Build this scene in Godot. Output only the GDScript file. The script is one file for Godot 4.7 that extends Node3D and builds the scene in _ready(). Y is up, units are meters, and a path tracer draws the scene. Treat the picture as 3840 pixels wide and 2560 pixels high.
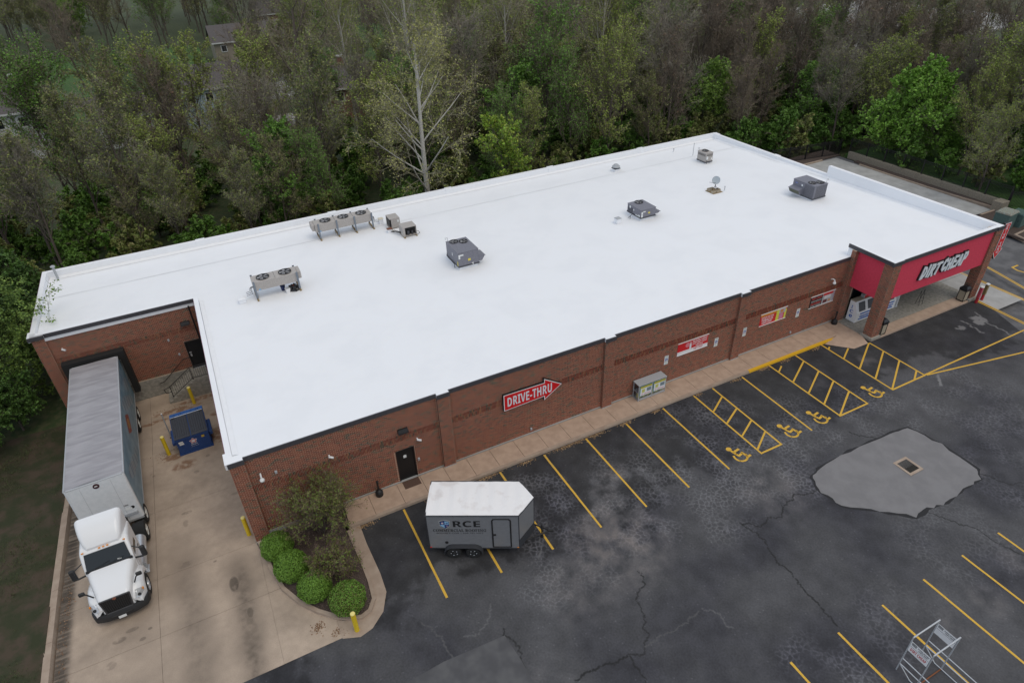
extends Node3D

var M := {}
var names := {}
var rng := RandomNumberGenerator.new()
var bricks := []
const CAM := Vector3(2.3007, 25.1961, 24.6443)


class MB:
	var v := PackedVector3Array()
	var n := PackedVector3Array()
	var u := PackedVector2Array()
	var c := PackedColorArray()
	var col := Color(1, 1, 1)
	var colored := false
	var xf := Transform3D()

	func put(p: Vector3, k: Vector3, t: Vector2) -> void:
		v.append(p)
		n.append(k)
		u.append(t)
		if colored:
			c.append(col)

	func tri(a: Vector3, b: Vector3, d: Vector3, ta := Vector2(), tb := Vector2(), td := Vector2()) -> void:
		a = xf * a
		b = xf * b
		d = xf * d
		var k := (b - a).cross(d - a).normalized()
		put(a, k, ta)
		put(d, k, td)
		put(b, k, tb)

	func trin(a: Vector3, b: Vector3, d: Vector3, na: Vector3, nb: Vector3, nd: Vector3) -> void:
		put(xf * a, (xf.basis * na).normalized(), Vector2())
		put(xf * d, (xf.basis * nd).normalized(), Vector2())
		put(xf * b, (xf.basis * nb).normalized(), Vector2())

	func quad(a: Vector3, b: Vector3, d: Vector3, e: Vector3) -> void:
		tri(a, b, d)
		tri(a, d, e)

	func quaduv(a: Vector3, b: Vector3, d: Vector3, e: Vector3, ua: Vector2, ub: Vector2, ud: Vector2, ue: Vector2) -> void:
		tri(a, b, d, ua, ub, ud)
		tri(a, d, e, ua, ud, ue)

	func otri(a: Vector3, b: Vector3, d: Vector3, o: Vector3) -> void:
		if (b - a).cross(d - a).dot((a + b + d) / 3.0 - o) < 0.0:
			tri(a, d, b)
		else:
			tri(a, b, d)

	func oquad(a: Vector3, b: Vector3, d: Vector3, e: Vector3, o: Vector3) -> void:
		if (b - a).cross(d - a).dot((a + b + d + e) / 4.0 - o) < 0.0:
			quad(a, e, d, b)
		else:
			quad(a, b, d, e)

	func box(o: Vector3, s: Vector3) -> void:
		hexa(o, s, s)

	func span(a: Vector3, b: Vector3) -> void:
		box((a + b) / 2.0, (b - a).abs())

	# a box whose top may be narrower than its bottom
	func hexa(o: Vector3, s: Vector3, t: Vector3, shift := Vector3()) -> void:
		var p := []
		for y in [-1, 1]:
			var e := s if y < 0 else t
			for k in [[-1, -1], [1, -1], [1, 1], [-1, 1]]:
				p.append(o + Vector3(k[0] * e.x / 2, y * s.y / 2, k[1] * e.z / 2) + (shift if y > 0 else Vector3()))
		hull8(p)

	func hull8(p: Array) -> void:
		var o := Vector3()
		for q in p:
			o += q / 8.0
		for f in [[0, 1, 2, 3], [4, 5, 6, 7], [0, 1, 5, 4], [1, 2, 6, 5], [2, 3, 7, 6], [3, 0, 4, 7]]:
			oquad(p[f[0]], p[f[1]], p[f[2]], p[f[3]], o)

	# box with chamfered edges
	func rbox(o: Vector3, s: Vector3, b: float) -> void:
		var h := s / 2.0
		for i in 3:
			var j := (i + 1) % 3
			var k := (i + 2) % 3
			for a in [-1.0, 1.0]:
				var q := []
				for e in [[-1, -1], [1, -1], [1, 1], [-1, 1]]:
					var w := Vector3()
					w[i] = a * h[i]
					w[j] = e[0] * (h[j] - b)
					w[k] = e[1] * (h[k] - b)
					q.append(o + w)
				oquad(q[0], q[1], q[2], q[3], o)
				for e in [-1.0, 1.0]:
					var w1 := Vector3()
					var w2 := Vector3()
					w1[i] = a * h[i]
					w1[j] = e * (h[j] - b)
					w2[i] = a * (h[i] - b)
					w2[j] = e * h[j]
					var r1 := w1
					var r2 := w2
					w1[k] = h[k] - b
					w2[k] = h[k] - b
					r1[k] = -h[k] + b
					r2[k] = -h[k] + b
					oquad(o + w1, o + w2, o + r2, o + r1, o)
		for x in [-1.0, 1.0]:
			for y in [-1.0, 1.0]:
				for z in [-1.0, 1.0]:
					otri(o + Vector3(x * h.x, y * (h.y - b), z * (h.z - b)), o + Vector3(x * (h.x - b), y * h.y, z * (h.z - b)), o + Vector3(x * (h.x - b), y * (h.y - b), z * h.z), o)

	func cyl(a: Vector3, b: Vector3, ra: float, rb: float, seg := 10, caps := true) -> void:
		var d := (b - a).normalized()
		var e := d.cross(Vector3.RIGHT if absf(d.x) < 0.8 else Vector3.UP).normalized()
		var f := d.cross(e)
		for i in seg:
			var t0 := TAU * i / seg
			var t1 := TAU * (i + 1) / seg
			var k0 := e * cos(t0) + f * sin(t0)
			var k1 := e * cos(t1) + f * sin(t1)
			trin(a + k0 * ra, a + k1 * ra, b + k1 * rb, k0, k1, k1)
			if rb > 0.0:
				trin(a + k0 * ra, b + k1 * rb, b + k0 * rb, k0, k1, k0)
			if caps:
				tri(a, a + k1 * ra, a + k0 * ra)
				if rb > 0.0:
					tri(b, b + k0 * rb, b + k1 * rb)

	func tube(pts: Array, r: float, seg := 6) -> void:
		for i in pts.size() - 1:
			cyl(pts[i], pts[i + 1], r, r, seg, true)

	# profile of (radius, height) turned about the y axis at o
	func lathe(o: Vector3, prof: Array, seg := 20) -> void:
		for i in prof.size() - 1:
			var p: Vector2 = prof[i]
			var q: Vector2 = prof[i + 1]
			var s := Vector2(q.y - p.y, p.x - q.x).normalized()
			for j in seg:
				var t0 := TAU * j / seg
				var t1 := TAU * (j + 1) / seg
				var k0 := Vector3(cos(t0), 0, sin(t0))
				var k1 := Vector3(cos(t1), 0, sin(t1))
				var n0 := k0 * s.x + Vector3.UP * s.y
				var n1 := k1 * s.x + Vector3.UP * s.y
				var a := o + k0 * p.x + Vector3.UP * p.y
				var b := o + k1 * p.x + Vector3.UP * p.y
				var d := o + k1 * q.x + Vector3.UP * q.y
				var e := o + k0 * q.x + Vector3.UP * q.y
				if p.x > 0.0001:
					trin(a, d, b, n0, n1, n1)
				if q.x > 0.0001:
					trin(a, e, d, n0, n0, n1)

	# polygon in the xy plane pushed from z0 to z1
	func prism(poly: PackedVector2Array, z0: float, z1: float) -> void:
		var area := 0.0
		for i in poly.size():
			area += poly[i].cross(poly[(i + 1) % poly.size()])
		if area < 0.0:
			poly.reverse()
		var t := Geometry2D.triangulate_polygon(poly)
		for i in range(0, t.size(), 3):
			var a := poly[t[i]]
			var b := poly[t[i + 1]]
			var d := poly[t[i + 2]]
			if (b - a).cross(d - a) < 0.0:
				var w := b
				b = d
				d = w
			tri(Vector3(a.x, a.y, z1), Vector3(b.x, b.y, z1), Vector3(d.x, d.y, z1))
			tri(Vector3(a.x, a.y, z0), Vector3(d.x, d.y, z0), Vector3(b.x, b.y, z0))
		for i in poly.size():
			var p := poly[i]
			var q := poly[(i + 1) % poly.size()]
			quad(Vector3(p.x, p.y, z0), Vector3(q.x, q.y, z0), Vector3(q.x, q.y, z1), Vector3(p.x, p.y, z1))

	func arrays() -> Array:
		var a := []
		a.resize(Mesh.ARRAY_MAX)
		a[Mesh.ARRAY_VERTEX] = v
		a[Mesh.ARRAY_NORMAL] = n
		a[Mesh.ARRAY_TEX_UV] = u
		if colored:
			a[Mesh.ARRAY_COLOR] = c
		return a

	func mesh(m: Material, into: ArrayMesh = null) -> ArrayMesh:
		var r := into if into else ArrayMesh.new()
		if v.size():
			r.add_surface_from_arrays(Mesh.PRIMITIVE_TRIANGLES, arrays())
			r.surface_set_material(r.get_surface_count() - 1, m)
		return r


func numbered(called: String) -> String:
	var k: int = names.get(called, 0)
	names[called] = k + 1
	return called if k == 0 else "%s_%03d" % [called, k]


func tag(o: Node3D, label: String, category: String, group := "", kind := "") -> Node3D:
	if label:
		o.set_meta("label", label)
	if category:
		o.set_meta("category", category)
	if group:
		o.set_meta("group", group)
	if kind:
		o.set_meta("kind", kind)
	return o


func thing(called: String, label: String, category: String, at := Vector3.ZERO, turn := 0.0, group := "") -> Node3D:
	var o := Node3D.new()
	o.name = numbered(called)
	add_child(o)
	o.position = at
	o.rotation.y = turn
	return tag(o, label, category, group)


func struct(called: String) -> Node3D:
	var o := Node3D.new()
	o.name = numbered(called)
	add_child(o)
	o.set_meta("kind", "structure")
	return o


func obj(called: String, mb, m: Material, parent: Node3D = null) -> MeshInstance3D:
	var o := MeshInstance3D.new()
	o.name = called if parent else numbered(called)
	if mb is MB:
		o.mesh = mb.mesh(m)
	else:
		o.mesh = mb
		if m:
			o.material_override = m
	(parent if parent else self).add_child(o, true)
	return o


func copy(o: Node3D, called := "") -> Node3D:
	var r: Node3D = o.duplicate()
	var base := called if called else String(o.name).rstrip("0123456789").rstrip("_")
	r.name = numbered(base)
	add_child(r)
	return r


func lin(r: float, g: float, b: float) -> Color:
	return Color(r, g, b).linear_to_srgb()


func mat(c: Color, rough := 0.7, metal := 0.0, spec := 0.5) -> StandardMaterial3D:
	var m := StandardMaterial3D.new()
	m.albedo_color = c
	m.roughness = rough
	m.metallic = metal
	m.metallic_specular = spec
	return m


# world-mapped mottling between two base colours
func noisy(a: Color, b: Color, size: float, rough := 0.85, oct := 4, lo := 0.25, hi := 0.75, freq := 0.02, seed_ := 1) -> StandardMaterial3D:
	var m := mat(Color(1, 1, 1), rough)
	var f := FastNoiseLite.new()
	f.noise_type = FastNoiseLite.TYPE_SIMPLEX_SMOOTH
	f.seed = seed_
	f.frequency = freq
	f.fractal_octaves = oct
	f.fractal_gain = 0.6
	var g := Gradient.new()
	g.offsets = PackedFloat32Array([lo, hi])
	g.colors = PackedColorArray([a, b])
	var t := NoiseTexture2D.new()
	t.width = 512
	t.height = 512
	t.seamless = true
	t.noise = f
	t.color_ramp = g
	m.albedo_texture = t
	m.uv1_triplanar = true
	m.uv1_world_triplanar = true
	m.uv1_scale = Vector3.ONE / size
	return m


func text(words: String, w: float, h: float, depth: float, m: Material, parent: Node3D, xf: Transform3D, bold := true, serif := false, called := "lettering") -> MeshInstance3D:
	var t := TextMesh.new()
	var f := SystemFont.new()
	f.font_names = PackedStringArray(["Droid Serif" if serif else "Droid Sans"])
	f.font_weight = 700 if bold else 400
	t.font = f
	t.text = words
	t.font_size = 48
	t.pixel_size = 0.01
	t.depth = 0.1
	t.curve_step = 2.0
	var box := t.get_aabb()
	var o := MeshInstance3D.new()
	o.name = called
	o.mesh = t
	o.material_override = m
	parent.add_child(o, true)
	var s := Vector3(w / maxf(box.size.x, 0.01), h / maxf(box.size.y, 0.01), depth / 0.1)
	var mid := box.position + box.size / 2.0
	o.transform = xf * Transform3D(Basis.from_scale(s), -mid * s)
	return o


func stroke(pts: Array, r: float) -> Array:
	var p := PackedVector2Array()
	for q in pts:
		p.append(q)
	return Geometry2D.offset_polyline(p, r, Geometry2D.JOIN_MITER, Geometry2D.END_SQUARE)


func drive_y(z: float) -> float:
	var p := [Vector2(-17.2, -1.33), Vector2(-14, -1.3), Vector2(-10, -1.05), Vector2(0, -0.4), Vector2(7.1, -0.237), Vector2(60, -1.19)]
	if z <= p[0].x:
		return p[0].y
	for i in p.size() - 1:
		if z <= p[i + 1].x:
			return lerpf(p[i].y, p[i + 1].y, (z - p[i].x) / (p[i + 1].x - p[i].x))
	return p[-1].y


func lot_y(z: float) -> float:
	return -0.14 - 0.018 * (z - 1.7)


func roof_y(z: float) -> float:
	return 4.97 + 0.02 * minf(z, 0.0)


func _ready() -> void:
	rng.seed = 7
	# camera
	var cam := Camera3D.new()
	cam.name = "camera"
	add_child(cam)
	cam.position = CAM
	cam.rotation = Vector3(-0.5943, -0.4535, -0.0364)
	cam.fov = 55.465
	cam.near = 0.1
	cam.far = 2000.0
	cam.current = true
	# overcast sky
	var env := Environment.new()
	env.background_mode = Environment.BG_SKY
	var sm := ProceduralSkyMaterial.new()
	sm.sky_top_color = Color(0.80, 0.84, 0.90)
	sm.sky_horizon_color = Color(0.74, 0.78, 0.84)
	sm.sky_curve = 0.2
	sm.ground_bottom_color = Color(0.18, 0.19, 0.17)
	sm.ground_horizon_color = Color(0.5, 0.52, 0.54)
	sm.sky_energy_multiplier = 1.0
	var sky := Sky.new()
	sky.sky_material = sm
	env.sky = sky
	env.tonemap_mode = Environment.TONE_MAPPER_LINEAR
	env.tonemap_exposure = 1.16
	env.sdfgi_enabled = true
	env.ssao_enabled = true
	env.ssil_enabled = true
	var we := WorldEnvironment.new()
	we.name = "world"
	we.environment = env
	add_child(we)
	# veiled sun, very soft
	var sun := DirectionalLight3D.new()
	sun.name = "sun"
	sun.light_color = Color(1.0, 0.97, 0.93)
	sun.light_energy = 0.3
	sun.light_angular_distance = 40.0
	sun.shadow_enabled = true
	sun.rotation = Vector3(deg_to_rad(-62), deg_to_rad(25), 0)
	add_child(sun)
	materials()
	ground()
	building()
	print("building ", Time.get_ticks_msec())
	roof_things()
	wall_things()
	dock_things()
	truck()
	cargo_trailer()
	island()
	lot_things()
	right_side()
	print("things ", Time.get_ticks_msec())
	houses()
	woods()
	print("woods ", Time.get_ticks_msec())


func noise_img(w: int, h: int, freq: float, seed_: int, oct := 4, type := FastNoiseLite.TYPE_SIMPLEX_SMOOTH) -> PackedByteArray:
	var f := FastNoiseLite.new()
	f.noise_type = type
	f.seed = seed_
	f.frequency = freq
	f.fractal_octaves = oct
	if type == FastNoiseLite.TYPE_CELLULAR:
		f.fractal_type = FastNoiseLite.FRACTAL_NONE
		f.cellular_return_type = FastNoiseLite.RETURN_DISTANCE2_SUB
		f.domain_warp_enabled = true
		f.domain_warp_amplitude = 6.0
		f.domain_warp_frequency = 0.03
	var im := f.get_image(w, h, false, false, type != FastNoiseLite.TYPE_CELLULAR)
	im.convert(Image.FORMAT_L8)
	return im.get_data()


func tex(w: int, h: int, px: PackedByteArray) -> ImageTexture:
	return ImageTexture.create_from_image(Image.create_from_data(w, h, false, Image.FORMAT_RGB8, px))


func splat(w: int, h: int, s: float, x0: float, z0: float, list: Array, gain: float) -> PackedFloat32Array:
	var out := PackedFloat32Array()
	out.resize(w * h)
	for k in list:
		var rx: float = k[2]
		var rz: float = k[3] if k.size() > 4 else k[2]
		var amp: float = k[4] if k.size() > 4 else k[3]
		var cx: float = (k[0] - x0) * s
		var cy: float = (k[1] - z0) * s
		for y in range(maxi(0, int(cy - rz * s)), mini(h, int(cy + rz * s) + 1)):
			for x in range(maxi(0, int(cx - rx * s)), mini(w, int(cx + rx * s) + 1)):
				var dx := (x - cx) / (rx * s)
				var dy := (y - cy) / (rz * s)
				var d2 := dx * dx + dy * dy
				if d2 < 1.0:
					var i := y * w + x
					out[i] = maxf(out[i], amp * minf(1.0, gain * (1.0 - d2)))
	return out


# asphalt of the lot: world window x -14..64, z 1..33, sealcoat worn away in patches and crazed
const LX0 := -14.0
const LZ0 := 1.0
const LW := 78.0
const LH := 32.0


func lot_texture() -> ImageTexture:
	var w := 2040
	var h := 837
	var s := w / LW
	var big := noise_img(w, h, 0.006, 3, 4)
	var mid := noise_img(w, h, 0.03, 5, 4)
	var fine := noise_img(w, h, 0.35, 9, 3)
	var cel := noise_img(w, h, 0.16, 11, 1, FastNoiseLite.TYPE_CELLULAR)
	var msk := noise_img(w, h, 0.014, 21, 3)
	# where the crazing shows most: x, z, radius, strength
	var craze := [[24.5, 6.0, 4.5, 0.9], [20.5, 7.5, 4.0, 0.8], [14.5, 7.5, 3.2, 0.7], [13.3, 4.4, 2.2, 1.0], [12.4, 6.2, 1.8, 1.0], [26.0, 8.0, 3.5, 0.9], [30.0, 6.6, 2.6, 0.75], [34.0, 7.8, 3.0, 0.6], [18.0, 4.8, 2.0, 0.6], [19.0, 18.0, 2.4, 0.8], [23.5, 17.5, 2.2, 0.5], [40.0, 10.0, 4.0, 0.55], [36.0, 15.0, 3.0, 0.5], [12.0, 8.2, 2.5, 0.6], [29.5, 16.0, 3.0, 0.4]]
	# dusty lighter patches
	var dust := [[15.3, 8.6, 3.0, 1.0], [12.5, 9.6, 2.2, 0.5], [37.8, 4.2, 0.8, 0.7], [33.0, 4.4, 0.8, 0.5], [17.7, 4.6, 0.9, 0.6], [16.6, 5.6, 0.8, 0.5], [20.6, 3.2, 0.9, 0.35], [24.3, 9.8, 2.4, 0.45], [22.5, 21.5, 0.8, 0.6], [25.5, 18.6, 0.8, 0.6], [27.7, 18.6, 1.0, 0.5], [31.0, 18.0, 1.2, 0.5], [8.0, 14.0, 3.0, 0.35], [34.5, 13.4, 1.0, 0.5]]
	var crz := splat(w, h, s, LX0, LZ0, craze, 2.2)
	var dst := splat(w, h, s, LX0, LZ0, dust, 1.0)
	var px := PackedByteArray()
	px.resize(w * h * 3)
	for y in h:
		var z := LZ0 + y / s
		for x in w:
			var i := y * w + x
			var b := big[i] / 255.0
			var q := mid[i] / 255.0
			var f := fine[i] / 255.0
			# the sealcoat is worn off in the traffic aisle, with a ragged outline
			var worn := smoothstep(6.2, 7.4, z + (b - 0.5) * 5.0 + (q - 0.5) * 2.5) * 0.55 + 0.3
			var g := 0.021 + 0.072 * clampf(worn * (0.15 + 1.0 * b) + (q - 0.5) * 0.4, 0.0, 1.0)
			var cr := crz[i]
			cr *= clampf((msk[i] / 255.0 - 0.25) * 2.4, 0.0, 1.0)
			var edge := cel[i] / 255.0
			if cr > 0.02 and edge < 0.16:
				g += cr * 0.10 * (1.0 - edge / 0.16) * (0.4 + f)
			var warm := dst[i] * clampf((q - 0.2) * 1.8, 0.0, 1.0)
			g = g * (0.72 + 0.56 * f) + warm * 0.075
			if f > 0.86 and q > 0.42:
				g += 0.05
			var cold := 1.0 + 0.12 * clampf((0.5 - b) * 2.0, -0.2, 1.0) * (1.0 - warm)
			var c := Color(g * (1.0 + 0.12 * warm), g, g * cold * 1.09 * (1.0 - 0.12 * warm)).linear_to_srgb()
			px[i * 3] = int(clampf(c.r, 0, 1) * 255)
			px[i * 3 + 1] = int(clampf(c.g, 0, 1) * 255)
			px[i * 3 + 2] = int(clampf(c.b, 0, 1) * 255)
	# long cracks, filler drips and stains, drawn as wandering lines: points, width in cm, tone
	var lines := [
		[[[21.3, 10.4], [21.35, 12.4], [21.34, 13.3], [21.18, 14.5], [21.05, 16.4]], 3.5, 0.012],
		[[[26.6, 10.6], [25.0, 10.3], [23.6, 10.9], [22.4, 11.0], [21.3, 10.5]], 3.0, 0.012],
		[[[34.6, 13.9], [35.8, 15.2], [37.5, 16.8]], 3.0, 0.014],
		[[[31.3, 8.4], [31.8, 9.2], [32.5, 9.8]], 3.0, 0.014],
		[[[8.6, 9.9], [8.6, 11.6], [8.7, 13.2]], 3.0, 0.014],
		[[[29.3, 13.2], [31.0, 16.0], [32.0, 19.0]], 2.5, 0.016],
		[[[48.5, 4.5], [48.9, 4.6], [48.95, 5.0], [48.4, 5.25], [48.2, 4.95], [48.6, 4.8]], 40.0, 0.2],
		[[[47.49, 4.27], [47.6, 4.68], [47.53, 5.27], [47.52, 6.0]], 13.0, 0.17],
		[[[49.42, 4.06], [49.22, 4.6], [48.79, 5.28], [48.94, 5.85], [48.86, 6.48], [48.85, 7.03]], 10.0, 0.17],
		[[[46.3, 4.75], [46.75, 4.7], [46.92, 4.9], [46.6, 5.0]], 22.0, 0.17],
		[[[40.53, 7.42], [40.08, 7.82], [39.5, 8.2]], 14.0, 0.2],
		[[[14.0, 3.4], [14.1, 7.0]], 2.0, 0.09],
		[[[9.6, 13.3], [10.65, 13.11], [11.5, 13.19], [12.2, 13.32], [12.56, 13.3]], 5.0, 0.012],
		[[[12.56, 13.3], [13.39, 13.35], [13.8, 12.65], [14.23, 11.95], [15.18, 10.98], [15.28, 10.25]], 2.5, 0.014],
		[[[12.62, 13.4], [12.53, 14.8]], 3.0, 0.014],
		[[[13.39, 13.35], [15.08, 13.33], [16.44, 13.12]], 2.0, 0.1],
		[[[16.6, 13.1], [16.94, 13.39], [17.2, 14.45]], 4.0, 0.12],
		[[[8.6, 8.6], [8.2, 9.2], [7.83, 9.47], [6.92, 9.44]], 4.0, 0.13],
		[[[7.5, 10.5], [7.8, 11.8], [9.0, 13.0], [9.2, 15.0]], 3.0, 0.11],
		[[[13.0, 5.9], [12.2, 6.6], [11.6, 7.6]], 3.0, 0.13],
		[[[12.6, 3.0], [12.9, 4.0], [12.5, 4.6]], 4.0, 0.15],
		[[[5.6, 8.0], [6.2, 10.0], [5.9, 12.0]], 3.0, 0.1],
	]
	var r := RandomNumberGenerator.new()
	r.seed = 5
	for l in lines:
		var pts: Array = l[0]
		for k in pts.size() - 1:
			var a := Vector2(pts[k][0], pts[k][1])
			var b := Vector2(pts[k + 1][0], pts[k + 1][1])
			var n := int(a.distance_to(b) * s * 1.5) + 2
			var side := (b - a).orthogonal().normalized()
			var off := 0.0
			for j in n:
				var t := j / float(n)
				off = clampf(off * 0.985 + r.randf_range(-0.05, 0.05), -0.35, 0.35)
				if r.randf() < 0.12:
					continue
				var p := a.lerp(b, t) + side * off * minf(1.0, 4.0 * minf(t, 1.0 - t))
				var rad: float = l[1] / 100.0 * s * 0.5 * r.randf_range(0.3, 0.95)
				var cx := (p.x - LX0) * s
				var cy := (p.y - LZ0) * s
				for yy in range(int(cy - rad), int(cy + rad) + 1):
					for xx in range(int(cx - rad), int(cx + rad) + 1):
						if xx >= 0 and yy >= 0 and xx < w and yy < h:
							var c := lin(l[2], l[2], l[2] * 1.02)
							var i := (yy * w + xx) * 3
							px[i] = int((px[i] + c.r * 255) / 2.0)
							px[i + 1] = int((px[i + 1] + c.g * 255) / 2.0)
							px[i + 2] = int((px[i + 2] + c.b * 255) / 2.0)
	return tex(w, h, px)


# concrete of the dock driveway: world window x -9..4, z -17.5..8, tyre rubber, oil and rust stains
func drive_texture() -> ImageTexture:
	var w := 520
	var h := 1020
	var s := 40.0
	var big := noise_img(w, h, 0.01, 33, 4)
	var mid := noise_img(w, h, 0.05, 35, 4)
	var fine := noise_img(w, h, 0.4, 39, 2)
	var streak := noise_img(w, h, 0.09, 41, 3)
	var spots := [[-1.35, 2.0, 0.22, 0.5, 0.9], [-0.9, 3.9, 0.14, 0.3, 0.6], [-3.3, -0.3, 0.35, 0.2, 0.35], [-3.0, -4.0, 0.3, 0.12, 0.6], [-3.1, -3.2, 0.14, 0.3, 0.4], [-2.3, -7.2, 0.16, 0.16, 0.5], [-6.1, 2.6, 0.3, 0.16, 0.6], [-5.6, 2.3, 0.3, 0.12, 0.5], [-5.2, 3.0, 0.15, 0.1, 0.6], [-6.4, 3.7, 0.22, 0.22, 0.4], [-4.9, 2.6, 0.1, 0.08, 0.7], [-2.0, 0.2, 0.1, 0.06, 0.8], [-1.6, -8.4, 0.14, 0.14, 0.5], [-4.6, -8.3, 0.1, 0.1, 0.6], [-4.5, -8.1, 0.1, 0.1, 0.5], [-0.6, -4.2, 0.2, 0.12, 0.35]]
	var rust := [[-3.0, -14.3, 1.6, 0.3, 0.7], [-4.3, -13.6, 1.0, 0.25, 0.8], [-3.4, -9.3, 0.7, 0.35, 0.9], [-2.9, -8.2, 0.8, 0.5, 0.6], [-0.8, -10.2, 0.5, 0.9, 0.9], [-0.6, -12.6, 0.6, 0.3, 0.8], [-1.6, -14.9, 1.4, 0.25, 0.8]]
	var sp := splat(w, h, s, -9.0, -17.5, spots, 2.5)
	var rs := splat(w, h, s, -9.0, -17.5, rust, 1.4)
	var px := PackedByteArray()
	px.resize(w * h * 3)
	for y in h:
		var z := -17.5 + y / s
		for x in w:
			var i := y * w + x
			var wx := -9.0 + x / s
			var b := big[i] / 255.0
			var q := mid[i] / 255.0
			var f := fine[i] / 255.0
			var st := streak[y * w + x / 7] / 255.0
			var a := (0.365 + 0.15 * (b - 0.5) + 0.07 * (q - 0.5)) * (0.9 + 0.2 * f)
			# rubber in the two wheel lanes and the scuffed gutter
			var track := exp(-pow((wx + 3.3 - 0.03 * z) / 0.75, 2.0)) * 0.42 * clampf((z + 3.5) / 5.0, 0.0, 1.0) + exp(-pow((wx + 0.95 + 0.02 * z) / 0.5, 2.0)) * 0.62 * clampf((z + 0.5) / 2.5, 0.0, 1.0) + exp(-pow((wx + 5.2) / 0.8, 2.0)) * 0.16
			track *= clampf(0.6 + 0.8 * (q - 0.3), 0.0, 1.2)
			var gut := exp(-pow((wx + 8.3) / 0.36, 4.0)) * clampf(0.35 + 1.1 * st, 0.0, 1.0) * 0.8
			a *= (1.0 - clampf(track, 0.0, 0.7)) * (1.0 - clampf(gut, 0.0, 0.85))
			a *= 1.0 - 0.6 * sp[i] * clampf((0.9 - q) * 3.0, 0.0, 1.0)
			var ru := clampf(rs[i] * (0.75 - q) * 5.0, 0.0, 1.0)
			var c := Color(lerpf(a * 1.12, 0.20 * (0.5 + f), ru * 0.7), lerpf(a * 0.89, 0.095 * (0.5 + f), ru * 0.7), lerpf(a * 0.69, 0.045 * (0.5 + f), ru * 0.7)).linear_to_srgb()
			px[i * 3] = int(clampf(c.r, 0, 1) * 255)
			px[i * 3 + 1] = int(clampf(c.g, 0, 1) * 255)
			px[i * 3 + 2] = int(clampf(c.b, 0, 1) * 255)
	return tex(w, h, px)


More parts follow.
